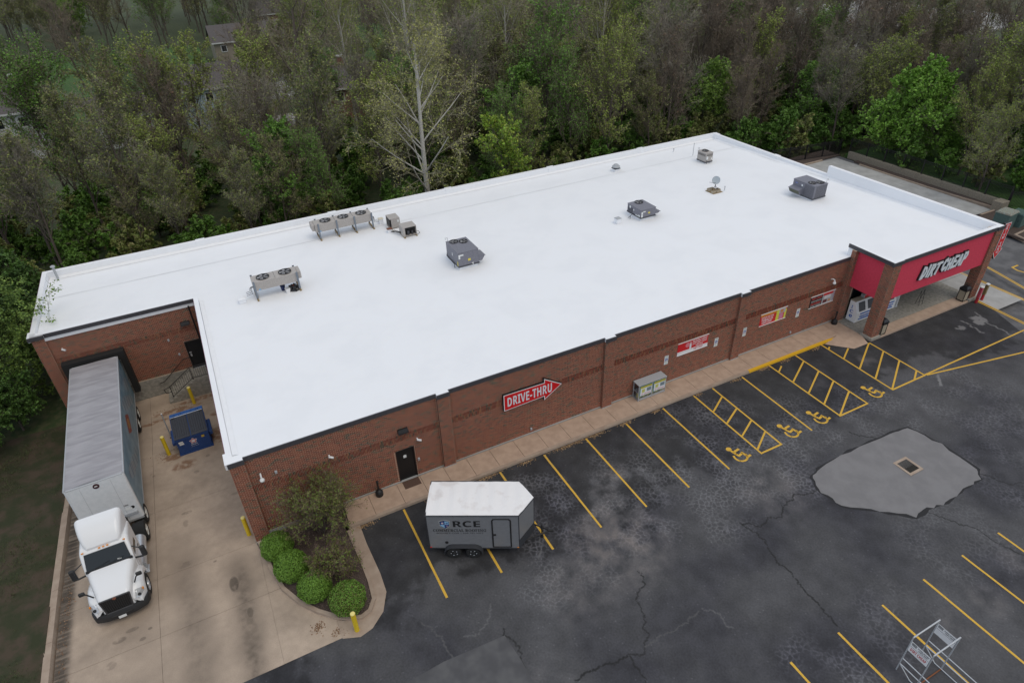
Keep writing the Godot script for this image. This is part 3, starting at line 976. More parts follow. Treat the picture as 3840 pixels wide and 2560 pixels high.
func building() -> void:
	var b := thing("store_building", "long single-storey red brick store with a white membrane roof and red canopy", "building")
	var H := 4.76
	# masonry core
	var w := MB.new()
	w.span(Vector3(0, -0.5, -0.3), Vector3(7.44, H, 0))
	w.span(Vector3(8.46, -0.5, -0.3), Vector3(40.9, H, 0))
	w.span(Vector3(7.44, 2.16, -0.3), Vector3(8.46, H, 0))
	w.span(Vector3(0, -1.6, -16.7), Vector3(0.24, H, -0.3))
	w.span(Vector3(-9, 0.0, -17.0), Vector3(0, H, -16.7))
	w.span(Vector3(-9, -1.6, -25.76), Vector3(-8.76, H, -17.0))
	w.span(Vector3(-9, -2.0, -26.0), Vector3(51, H, -25.76))
	w.span(Vector3(50.76, -0.5, -25.76), Vector3(51, H, -0.3))
	obj("wall", w, M.mortar, b)
	for x in [0.0, 9.94, 20.05, 30.03]:
		var p := MB.new()
		p.span(Vector3(x, -0.35, 0.0), Vector3(x + 0.65, H, 0.18))
		obj("pilaster", p, M.mortar, b)
		brick_face(Vector3(x, 0, 0.18), Vector3.RIGHT, Vector3.BACK, 0.65, 0.0 if x > 1 else -0.25, H, [], false)
		brick_face(Vector3(x, 0, 0.0), Vector3.BACK, Vector3.LEFT, 0.18, 0.0 if x > 1 else -0.25, H, [], false)
		brick_face(Vector3(x + 0.65, 0, 0.18), Vector3.FORWARD, Vector3.RIGHT, 0.18, 0.0, H, [], false)
	# pilaster beside the canopy, taller
	var tall := MB.new()
	tall.span(Vector3(39.62, 0, 0.0), Vector3(40.3, 5.5, 0.3))
	obj("pilaster", tall, M.mortar, b)
	brick_face(Vector3(39.62, 0, 0.3), Vector3.RIGHT, Vector3.BACK, 0.68, 0.06, 5.5, [], false)
	brick_face(Vector3(39.62, 0, 0.0), Vector3.BACK, Vector3.LEFT, 0.3, 0.06, 5.5, [], false)
	# bays of the front wall
	for a in [[0.65, 9.94], [10.59, 20.05], [20.7, 30.03], [30.68, 39.62]]:
		var holes := [[7.42 - a[0], 8.48 - a[0], -1.0, 2.18]]
		brick_face(Vector3(a[0], 0, 0), Vector3.RIGHT, Vector3.BACK, a[1] - a[0], 0.06, H, holes)
	# wing over the dock, corner pilaster, and the walls round the corner
	var wp := MB.new()
	wp.span(Vector3(-9.0, -1.4, -16.7), Vector3(-8.35, H, -16.6))
	obj("pilaster", wp, M.mortar, b)
	brick_face(Vector3(-9, 0, -16.6), Vector3.RIGHT, Vector3.BACK, 0.65, -1.3, H, [], false)
	brick_face(Vector3(-8.35, 0, -16.6), Vector3.FORWARD, Vector3.RIGHT, 0.1, -1.3, H, [], false)
	brick_face(Vector3(-8.35, 0, -16.7), Vector3.RIGHT, Vector3.BACK, 8.35, 0.02, H, [[-1.42 + 8.35, -0.4 + 8.35, -0.1, 2.1]])
	brick_face(Vector3(0, 0, -16.7), Vector3.BACK, Vector3.LEFT, 16.8, -0.3, H)
	brick_face(Vector3(-9, 0, -25.9), Vector3.BACK, Vector3.LEFT, 9.3, -0.4, H)
	# concrete footing that shows at the dock and the low corner
	var ft := MB.new()
	ft.span(Vector3(-9.02, -1.7, -17.0), Vector3(0.0, 0.0, -16.66))
	ft.span(Vector3(-0.02, -1.7, -16.66), Vector3(0.02, -0.32, 0.0))
	ft.span(Vector3(-0.03, -0.7, -0.1), Vector3(0.7, -0.26, 0.21))
	obj("foundation", ft, M.conc, b)
	var fl := MB.new()
	for a in [[0.66, 9.93], [10.6, 20.04], [20.71, 30.02], [30.69, 39.6]]:
		fl.span(Vector3(a[0], -0.2, 0.0), Vector3(a[1], 0.055, 0.025))
	for x in [9.94, 20.05, 30.03]:
		fl.span(Vector3(x - 0.01, -0.2, 0.18), Vector3(x + 0.66, 0.055, 0.205))
	obj("footing_strip", fl, M.pale, b)
	# membrane roof, falling gently to the rear scuppers
	var rf := MB.new()
	var grid := [[-8.75, 0.0, -25.72, -16.75], [0.0, 50.75, -25.72, -0.02], [40.1, 50.75, -0.02, 2.75]]
	for g in grid:
		var n := 10
		for i in n:
			for j in n:
				var x0 := lerpf(g[0], g[1], i / float(n))
				var x1 := lerpf(g[0], g[1], (i + 1) / float(n))
				var z0 := lerpf(g[2], g[3], j / float(n))
				var z1 := lerpf(g[2], g[3], (j + 1) / float(n))
				var e := func(x: float, z: float) -> Vector3: return Vector3(x, roof_y(z) + 0.012 * sin(x * 0.9) * sin(z * 1.1), z)
				rf.quad(e.call(x0, z1), e.call(x1, z1), e.call(x1, z0), e.call(x0, z0))
	obj("roof_membrane", rf, M.membrane, b)
	# welded laps of the membrane sheets
	var zz := -22.4
	while zz < -20.0:
		var s := MB.new()
		var x0 := -8.7 if zz < -17.0 else 0.15
		s.quad(Vector3(x0, roof_y(zz + 0.06) + 0.017, zz + 0.06), Vector3(50.7, roof_y(zz + 0.06) + 0.017, zz + 0.06), Vector3(50.7, roof_y(zz - 0.06) + 0.015, zz - 0.06), Vector3(x0, roof_y(zz - 0.06) + 0.015, zz - 0.06))
		obj("membrane_lap", s, M.seam, b)
		zz += 6.1
	# parapets, wrapped in the same membrane, with a cant at their foot
	var pp := MB.new()
	pp.span(Vector3(-9.0, 4.3, -26.0), Vector3(51.0, 5.0, -25.72))
	pp.span(Vector3(-9.0, 4.3, -25.72), Vector3(-8.72, 5.0, -16.62))
	pp.span(Vector3(0.0, 4.5, -16.7), Vector3(0.26, 5.0, -0.25))
	pp.span(Vector3(50.72, 4.3, -25.72), Vector3(51.0, 5.0, -11.6))
	pp.span(Vector3(50.68, 4.3, -11.6), Vector3(51.0, 5.74, 0.0))
	pp.span(Vector3(50.68, 5.5, 0.0), Vector3(51.0, 5.74, 2.93))
	pp.span(Vector3(50.68, 4.3, 0.0), Vector3(50.79, 5.5, 2.69))
	pp.span(Vector3(39.78, 4.9, -0.4), Vector3(40.3, 5.74, 0.0))
	pp.span(Vector3(40.06, 4.6, 0.0), Vector3(40.3, 5.74, 2.6))
	pp.span(Vector3(40.06, 4.6, 2.6), Vector3(50.68, 5.74, 2.69))
	pp.span(Vector3(39.8, 5.5, 0.0), Vector3(40.06, 5.74, 2.95))
	pp.span(Vector3(40.06, 5.502, 2.69), Vector3(50.68, 5.742, 2.93))
	pp.span(Vector3(-9.0, 4.5, -16.95), Vector3(0.0, 5.0, -16.62))
	pp.span(Vector3(0.0, 4.76, -0.25), Vector3(39.78, 5.0, 0.0))
	for x in [0.94, 10.93, 21.05, 31.2, 41.3]:
		pp.span(Vector3(x, 4.4, -26.12), Vector3(x + 0.65, 5.012, -25.68))
	for z in [-17.8, -25.9]:
		pp.span(Vector3(50.66, 4.4, z), Vector3(51.12, 5.012, z + 0.65))
	for x in [0.0, 9.94, 20.05, 30.03]:
		pp.span(Vector3(x, 4.76, 0.0), Vector3(x + 0.65, 5.003, 0.19))
	pp.span(Vector3(-0.12, 4.7, -0.6), Vector3(0.0, 5.003, 0.19))
	pp.span(Vector3(-9.12, 4.7, -17.2), Vector3(-9.0, 5.003, -16.5))
	obj("parapet", pp, M.membrane, b)
	var cant := MB.new()
	var cz := func(x0: float, x1: float):
		cant.quad(Vector3(x0, 4.478, -25.45), Vector3(x1, 4.478, -25.45), Vector3(x1, 4.60, -25.715), Vector3(x0, 4.60, -25.715))
	cz.call(-8.7, 50.7)
	for s in [[50.45, 50.715, -25.4, -11.6], [50.41, 50.675, -11.6, 2.6]]:
		cant.quad(Vector3(s[0], roof_y(s[3]) + 0.01, s[3]), Vector3(s[1], roof_y(s[3]) + 0.13, s[3]), Vector3(s[1], roof_y(s[2]) + 0.13, s[2]), Vector3(s[0], roof_y(s[2]) + 0.01, s[2]))
	cant.quad(Vector3(0.28, roof_y(-0.3) + 0.06, -0.3), Vector3(0.52, roof_y(-0.3) + 0.01, -0.3), Vector3(0.52, roof_y(-16.7) + 0.01, -16.7), Vector3(0.28, roof_y(-16.7) + 0.13, -16.7))
	cant.quad(Vector3(-8.71, roof_y(-16.9) + 0.13, -16.9), Vector3(-8.45, roof_y(-16.9) + 0.01, -16.9), Vector3(-8.45, roof_y(-25.4) + 0.01, -25.4), Vector3(-8.71, roof_y(-25.4) + 0.13, -25.4))
	obj("cant_strip", cant, M.seam, b)
	for x in [1.22, 21.4, 41.7]:
		var s := MB.new()
		s.span(Vector3(x - 0.1, 4.62, -25.74), Vector3(x + 0.1, 4.82, -25.705))
		obj("scupper", s, M.black, b)
	# dark metal coping round the outer edge
	var cp := func(a: Vector3, c: Vector3):
		var m := MB.new()
		m.span(a, c)
		obj("coping", m, M.coping, b)
	for a in [[0.65, 9.94], [10.59, 20.05], [20.7, 30.03], [30.68, 39.6]]:
		cp.call(Vector3(a[0], 4.74, 0.0), Vector3(a[1], 4.985, 0.05))
	for x in [0.0, 9.94, 20.05, 30.03]:
		cp.call(Vector3(x - 0.03, 4.74, 0.19), Vector3(x + 0.68, 4.985, 0.23))
	cp.call(Vector3(-8.3, 4.74, -16.62), Vector3(-0.001, 4.985, -16.57))
	cp.call(Vector3(-9.14, 4.74, -16.5), Vector3(-8.3, 4.985, -16.46))
	cp.call(Vector3(39.6, 5.5, 2.95), Vector3(40.72, 5.755, 3.0))
	cp.call(Vector3(40.72, 5.5, 2.9), Vector3(50.3, 5.755, 2.95))
	cp.call(Vector3(50.3, 5.5, 2.95), Vector3(51.1, 5.755, 3.0))
	cp.call(Vector3(39.72, 5.5, -0.42), Vector3(39.78, 5.755, 2.95))
	for a in [[Vector3(-9.03, 4.8, -26.0), Vector3(-9.003, 4.985, -17.2)], [Vector3(-0.025, 4.8, -16.5), Vector3(-0.002, 4.985, -0.62)], [Vector3(-9.0, 4.86, -26.05), Vector3(51.0, 4.99, -26.003)], [Vector3(51.003, 4.86, -26.0), Vector3(51.05, 4.99, -11.6)], [Vector3(51.003, 5.6, -11.6), Vector3(51.05, 5.73, 2.9)]]:
		var m := MB.new()
		m.span(a[0], a[1])
		obj("edge_metal", m, M.plum, b)
	# canopy: red panels hung between brick columns
	for c in [[39.87, 2.27], [50.3, 2.27]]:
		var m := MB.new()
		m.span(Vector3(c[0], 0.1, c[1]), Vector3(c[0] + 0.7, 5.5, c[1] + 0.68))
		var col := obj("column", m, M.mortar, b)
		var f := MB.new()
		f.rbox(Vector3(c[0] + 0.35, 0.02, c[1] + 0.34), Vector3(0.94, 0.2, 0.92), 0.02)
		obj("column_base", f, M.conc, col)
		brick_face(Vector3(c[0], 0, c[1] + 0.68), Vector3.RIGHT, Vector3.BACK, 0.7, 0.13, 5.5, [], false)
		brick_face(Vector3(c[0], 0, c[1]), Vector3.BACK, Vector3.LEFT, 0.68, 0.13, 5.5, [], false)
		brick_face(Vector3(c[0] + 0.7, 0, c[1] + 0.68), Vector3.FORWARD, Vector3.RIGHT, 0.68, 0.13, 5.5, [], false)
	for p in [[Vector3(40.57, 2.82, 2.7), Vector3(45.4, 5.5, 2.82)], [Vector3(45.408, 2.82, 2.7), Vector3(50.3, 5.5, 2.82)], [Vector3(39.95, 2.82, 0.3), Vector3(40.05, 5.5, 2.27)], [Vector3(50.8, 2.82, 0.0), Vector3(50.95, 5.5, 2.27)]]:
		var m := MB.new()
		m.span(p[0], p[1])
		obj("fascia_panel", m, M.red, b)
	var so := MB.new()
	so.span(Vector3(40.06, 2.86, 0.0), Vector3(50.8, 2.96, 2.7))
	obj("soffit", so, M.siding, b)
	# storefront glazing under the canopy
	for i in 6:
		var x := 41.0 + i * 1.62
		var g := MB.new()
		g.span(Vector3(x + 0.05, 0.35, -0.12), Vector3(x + 1.57, 2.55, -0.1))
		var pane := obj("window", g, M.glass, b)
		var fr := MB.new()
		fr.span(Vector3(x, 0.25, -0.16), Vector3(x + 0.05, 2.86, 0.0))
		fr.span(Vector3(x + 0.05, 2.55, -0.16), Vector3(x + 1.62, 2.86, 0.0))
		fr.span(Vector3(x + 0.05, 0.0, -0.16), Vector3(x + 1.62, 0.35, 0.0))
		obj("frame", fr, M.blackmetal, pane)
	# steel doors
	for d in [[7.46, 8.44, 0.0, 2.15, 0.0, false], [-1.4, -0.42, 0.0, 2.08, -16.58, true]]:
		var y0: float = d[2]
		var z0: float = d[4]
		var m := MB.new()
		m.span(Vector3(d[0] + 0.06, y0 + 0.02, z0 - 0.1), Vector3(d[1] - 0.05, d[3] - 0.06, z0 - 0.06))
		var door := obj("door", m, M.paintblack, b)
		var fr := MB.new()
		fr.span(Vector3(d[0], y0, z0 - 0.14), Vector3(d[0] + 0.055, d[3], z0 + 0.02))
		fr.span(Vector3(d[1] - 0.045, y0, z0 - 0.14), Vector3(d[1], d[3], z0 + 0.02))
		fr.span(Vector3(d[0] + 0.055, d[3] - 0.055, z0 - 0.14), Vector3(d[1] - 0.045, d[3], z0 + 0.02))
		obj("frame", fr, M.blackmetal, door)
		var th := MB.new()
		th.span(Vector3(d[0] + 0.02, y0 - 0.01, z0 - 0.12), Vector3(d[1] - 0.02, y0 + 0.018, z0 + 0.05))
		obj("threshold", th, M.steel, door)
		var hd := MB.new()
		if d[5]:
			hd.span(Vector3(d[0] + 0.12, 0.95, z0 - 0.06), Vector3(d[0] + 0.22, 1.12, z0 + 0.0))
			var guard := MB.new()
			guard.span(Vector3(d[0] + 0.1, 1.2, z0 - 0.06), Vector3(d[0] + 0.24, 1.28, z0 - 0.02))
			obj("lock_guard", guard, M.steel, door)
		else:
			hd.span(Vector3(d[0] + 0.38, 1.5, z0 - 0.06), Vector3(d[0] + 0.54, 1.68, z0 - 0.052))
			hd.cyl(Vector3(d[0] + 0.46, 1.68, z0 - 0.056), Vector3(d[0] + 0.46, 1.70, z0 - 0.056), 0.02, 0.02, 8)
		obj("handle" if d[5] else "notice", hd, M.steel if d[5] else M.label, door)
	# dock shelter
	var ds := MB.new()
	ds.span(Vector3(-8.1, 2.35, -16.6), Vector3(-4.72, 2.9, -16.1))
	ds.span(Vector3(-8.1, -0.3, -16.6), Vector3(-7.75, 2.35, -16.1))
	ds.span(Vector3(-5.05, -0.3, -16.6), Vector3(-4.72, 2.35, -16.1))
	obj("dock_shelter", ds, M.rubber, b)
	var rd := MB.new()
	rd.span(Vector3(-7.75, 0.0, -16.66), Vector3(-5.05, 2.35, -16.62))
	obj("dock_door", rd, M.siding, b)
	var dp := MB.new()
	dp.tube([Vector3(-0.42, 4.6, -16.55), Vector3(-0.42, -0.02, -16.55)], 0.05, 8)
	dp.tube([Vector3(-0.42, 3.4, -16.55), Vector3(0.0, 3.6, -16.55)], 0.02, 6)
	obj("downspout", dp, M.blackmetal, b)
	# bricks: the nearest as pieces, the rest as one instanced part
	var unit := MB.new()
	unit.hexa(Vector3(0, 0, 0.0), Vector3(1, 1, 2.0), Vector3(1, 1, 2.0))
	var um := unit.mesh(M.brickinst)
	var kinds := []
	for k in BRICK:
		kinds.append(mat(lin(k.x, k.y, k.z), 0.88))
	bricks.sort_custom(func(a, c): return a[0].origin.distance_squared_to(CAM) < c[0].origin.distance_squared_to(CAM))
	for i in 300:
		var o := MeshInstance3D.new()
		o.name = "brick"
		o.mesh = um
		o.material_override = kinds[bricks[i][1]]
		o.transform = bricks[i][0]
		b.add_child(o, true)
	var mm := MultiMesh.new()
	mm.transform_format = MultiMesh.TRANSFORM_3D
	mm.use_colors = true
	mm.mesh = um
	mm.instance_count = bricks.size() - 300
	for i in range(300, bricks.size()):
		mm.set_instance_transform(i - 300, bricks[i][0])
		var k: Vector3 = BRICK[bricks[i][1]] * rng.randf_range(0.88, 1.12)
		mm.set_instance_color(i - 300, Color(k.x, k.y, k.z))
	var mi := MultiMeshInstance3D.new()
	mi.name = "brickwork"
	mi.multimesh = mm
	mi.set_meta("kind", "stuff")
	b.add_child(mi)
	print("bricks ", bricks.size())


# round fan opening with a dark throat, five blades and a guard of rings, lying in the top of a unit
func fan(parent: Node3D, at: Vector3, r: float, guard := true) -> void:
	var o := Node3D.new()
	o.name = "fan"
	parent.add_child(o, true)
	o.position = at
	var t := MB.new()
	t.lathe(Vector3.ZERO, [Vector2(r, 0.005), Vector2(r + 0.03, 0.03), Vector2(r + 0.035, 0.05), Vector2(r, 0.05), Vector2(r - 0.015, 0.0), Vector2(r - 0.02, 0.012), Vector2(0.0, 0.012)], 24)
	obj("throat", t, M.black, o)
	for i in 5:
		var a := TAU * i / 5.0 + at.x
		var b := MB.new()
		var d := Vector3(cos(a), 0, sin(a))
		var s := Vector3(-sin(a), 0, cos(a))
		b.quad(d * 0.06 - s * 0.04 + Vector3(0, 0.02, 0), d * 0.06 + s * 0.05 + Vector3(0, 0.035, 0), d * r * 0.92 + s * r * 0.34 + Vector3(0, 0.035, 0), d * r * 0.92 - s * r * 0.2 + Vector3(0, 0.018, 0))
		obj("blade", b, M.blade, o)
	var h := MB.new()
	h.cyl(Vector3(0, 0.014, 0), Vector3(0, 0.045, 0), 0.07, 0.07, 10)
	obj("hub", h, M.fan, o)
	if guard:
		var g := MB.new()
		for k in [0.35, 0.6, 0.85]:
			var n := 20
			for i in n:
				var a := TAU * i / n
				var b := TAU * (i + 1) / n
				g.cyl(Vector3(cos(a) * r * k, 0.055, sin(a) * r * k), Vector3(cos(b) * r * k, 0.055, sin(b) * r * k), 0.004, 0.004, 3, false)
		for i in 4:
			var a := TAU * i / 4.0 + 0.4
			g.cyl(Vector3(cos(a) * r, 0.055, sin(a) * r), Vector3(-cos(a) * r, 0.055, -sin(a) * r), 0.005, 0.005, 3, false)
		obj("guard", g, M.fan, o)


func condenser(label: String, x0: float, x1: float, z0: float, z1: float, y: float, legs: Array, fans: Array, end_right: bool) -> Node3D:
	var c := Vector3((x0 + x1) / 2, y, (z0 + z1) / 2)
	var o := thing("refrigeration_condenser", label, "condenser", c, 0.0, "condensers on the white roof")
	var b := MB.new()
	b.rbox(Vector3(0, 0.92, 0), Vector3(x1 - x0, 0.62, z1 - z0), 0.015)
	obj("cabinet", b, M.beige, o)
	for i in fans.size() - 1:
		var m: float = (fans[i] + fans[i + 1]) / 2.0 - c.x
		var s := MB.new()
		s.span(Vector3(m - 0.008, 1.228, (z0 - z1) / 2 + 0.01), Vector3(m + 0.008, 1.236, (z1 - z0) / 2 - 0.01))
		obj("panel_seam", s, M.hvacdark, o)
	var e := MB.new()
	var ex := (x1 - x0) / 2 + 0.005 if end_right else (x0 - x1) / 2 - 0.225
	e.rbox(Vector3(ex + 0.11, 0.98, -0.04), Vector3(0.22, 0.5, z1 - z0 - 0.14), 0.03)
	obj("header_box", e, M.beige, o)
	for f in fans:
		fan(o, Vector3(f - c.x, 1.232, 0), 0.38)
	for l in legs:
		for s in [-1, 1]:
			var g := MB.new()
			var zz: float = s * ((z1 - z0) / 2 + 0.035)
			g.span(Vector3(l - c.x - 0.06, 0.1, zz - 0.008), Vector3(l - c.x + 0.06, 1.3, zz + 0.008))
			g.span(Vector3(l - c.x - 0.06, 0.1, zz + 0.008), Vector3(l - c.x - 0.045, 1.3, zz + 0.05 * s + 0.001))
			obj("leg", g, M.strut, o)
		var k := MB.new()
		k.box(Vector3(l - c.x, 0.045, 0.05), Vector3(0.1, 0.09, z1 - z0 + 0.42))
		obj("wooden_skid", k, M.wood, o)
	var p := MB.new()
	var sx := -1.0 if end_right else 1.0
	var px := sx * (x1 - x0) / 2
	for k in 3:
		p.tube([Vector3(px, 0.85 - 0.1 * k, 0.2 - 0.12 * k), Vector3(px + sx * (0.14 + 0.05 * k), 0.85 - 0.1 * k, 0.2 - 0.12 * k), Vector3(px + sx * (0.14 + 0.05 * k), 0.35 + 0.05 * k, 0.2 - 0.12 * k), Vector3(px + sx * 0.5, 0.3 + 0.05 * k, 0.2 - 0.12 * k)], 0.014, 6)
	obj("refrigerant_pipes", p, M.hvacdark, o)
	var st := MB.new()
	st.span(Vector3((x0 - x1) / 2 + 0.28, 0.64, (z1 - z0) / 2), Vector3((x0 - x1) / 2 + 0.4, 0.71, (z1 - z0) / 2 + 0.003))
	obj("sticker", st, mat(lin(0.12, 0.42, 0.75), 0.5), o)
	return o


func roof_boot(label: String, x: float, z: float, h: float, s: float, capm: Material) -> void:
	var o := thing("pipe_curb", label, "pipe curb", Vector3(x, roof_y(z), z), 0.0, "white pipe curbs on the roof")
	var b := MB.new()
	b.rbox(Vector3(0, h / 2, 0), Vector3(s, h, s), 0.02)
	obj("curb", b, M.membrane, o)
	var t := MB.new()
	t.hexa(Vector3(0, h + 0.03, 0), Vector3(s + 0.08, 0.06, s + 0.08), Vector3(s * 0.5, 0.06, s * 0.5))
	obj("cap", t, capm, o)


func louvres(parent: Node3D, a: Vector3, across: Vector3, up: float, n: int, m: Material, called := "coil_fin") -> void:
	for i in n:
		var l := MB.new()
		var p := a + across * ((i + 0.5) / n)
		var w := across.length() / n * 0.45
		var d := across.normalized()
		var nn := d.cross(Vector3.UP)
		l.hull8([p - d * w / 2, p + d * w / 2, p + d * w / 2 + nn * 0.012, p - d * w / 2 + nn * 0.012, p - d * w / 2 + Vector3(0, up, 0), p + d * w / 2 + Vector3(0, up, 0), p + d * w / 2 + nn * 0.012 + Vector3(0, up, 0), p - d * w / 2 + nn * 0.012 + Vector3(0, up, 0)])
		obj(called, l, m, parent)


# packaged rooftop unit. hood: -1 on the left side, +1 on the right
func rooftop_unit(label: String, x0: float, x1: float, z0: float, z1: float, top: float, fans: Array, hood: int, hz: Array, m: Material, curb := 0.22) -> Node3D:
	var zc := (z0 + z1) / 2
	var y := roof_y(zc)
	var c := Vector3((x0 + x1) / 2, y, zc)
	var W := x1 - x0
	var D := z1 - z0
	var H := top - y
	var o := thing("rooftop_air_unit", label, "air conditioner", c, 0.0, "packaged air units on the white roof")
	var cb := MB.new()
	cb.box(Vector3(0, curb / 2 - 0.02, 0), Vector3(W - 0.16, curb + 0.04, D - 0.16))
	obj("roof_curb", cb, M.membrane, o)
	var b := MB.new()
	b.rbox(Vector3(0, (curb + H) / 2, 0), Vector3(W, H - curb, D), 0.012)
	obj("cabinet", b, m, o)
	var l := MB.new()
	l.rbox(Vector3(0, H + 0.008, 0), Vector3(W + 0.04, 0.03, D + 0.04), 0.01)
	obj("top_panel", l, m, o)
	var r := MB.new()
	for s in [-1, 1]:
		r.box(Vector3(0, curb + 0.04, s * (D / 2 + 0.012)), Vector3(W + 0.05, 0.09, 0.02))
		r.box(Vector3(s * (W / 2 + 0.012), curb + 0.04, 0), Vector3(0.02, 0.09, D + 0.004))
	obj("base_rail", r, M.hvacdark, o)
	for f in fans:
		fan(o, Vector3(f[0] - c.x, H + 0.024, f[1] - c.z), f[2])
	# access panel joints on the two sides that face the lot
	for s in [[-W / 2 + 0.05, W * 0.2], [W * 0.22, W / 2 - 0.05]]:
		var p := MB.new()
		p.span(Vector3(s[0], curb + 0.12, D / 2), Vector3(s[1], H - 0.06, D / 2 + 0.008))
		obj("access_panel", p, m, o)
	if hood:
		var hd := MB.new()
		var sx := hood * W / 2
		var out := hood * 0.48
		var a: float = hz[0] - c.z
		var e: float = hz[1] - c.z
		var yb := curb + 0.12
		var yt := H * 0.62
		hd.hull8([Vector3(sx, yb, a), Vector3(sx, yb, e), Vector3(sx + out * 0.55, yb, e), Vector3(sx + out * 0.55, yb, a), Vector3(sx, yt, a), Vector3(sx, yt, e), Vector3(sx + out, yt - 0.12, e), Vector3(sx + out, yt - 0.12, a)])
		var h := obj("air_hood", hd, m, o)
		var top_ := MB.new()
		top_.hull8([Vector3(sx, yt, a - 0.02), Vector3(sx, yt, e + 0.02), Vector3(sx + out * 1.08, yt - 0.13, e + 0.02), Vector3(sx + out * 1.08, yt - 0.13, a - 0.02), Vector3(sx, yt + 0.02, a - 0.02), Vector3(sx, yt + 0.02, e + 0.02), Vector3(sx + out * 1.08, yt - 0.11, e + 0.02), Vector3(sx + out * 1.08, yt - 0.11, a - 0.02)])
		obj("hood_flap", top_, m, h)
		var fl := MB.new()
		var k := out * 0.57
		var k2 := out * 0.985
		fl.hull8([Vector3(sx + k, yb + 0.03, a + 0.05), Vector3(sx + k, yb + 0.03, e - 0.05), Vector3(sx + k + hood * 0.006, yb + 0.03, e - 0.05), Vector3(sx + k + hood * 0.006, yb + 0.03, a + 0.05), Vector3(sx + k2, yt - 0.16, a + 0.05), Vector3(sx + k2, yt - 0.16, e - 0.05), Vector3(sx + k2 + hood * 0.006, yt - 0.16, e - 0.05), Vector3(sx + k2 + hood * 0.006, yt - 0.16, a + 0.05)])
		obj("filter", fl, mat(lin(0.11, 0.12, 0.085), 0.9), h)
	return o


func sticker(o: Node3D, a: Vector3, b: Vector3, m: Material) -> void:
	var s := MB.new()
	s.span(a, b)
	obj("sticker", s, m, o)


func flood_arm(o: Node3D, at: Vector3, s: float) -> void:
	var p := MB.new()
	p.tube([at, at + Vector3(0, 0.28, 0), at + Vector3(s * 0.14, 0.31, 0)], 0.014, 6)
	var a := obj("lamp_arm", p, M.galv, o)
	var h := MB.new()
	h.cyl(at + Vector3(s * 0.14, 0.33, 0), at + Vector3(s * 0.17, 0.17, 0.02), 0.035, 0.045, 8)
	obj("lamp_head", h, M.label, a)


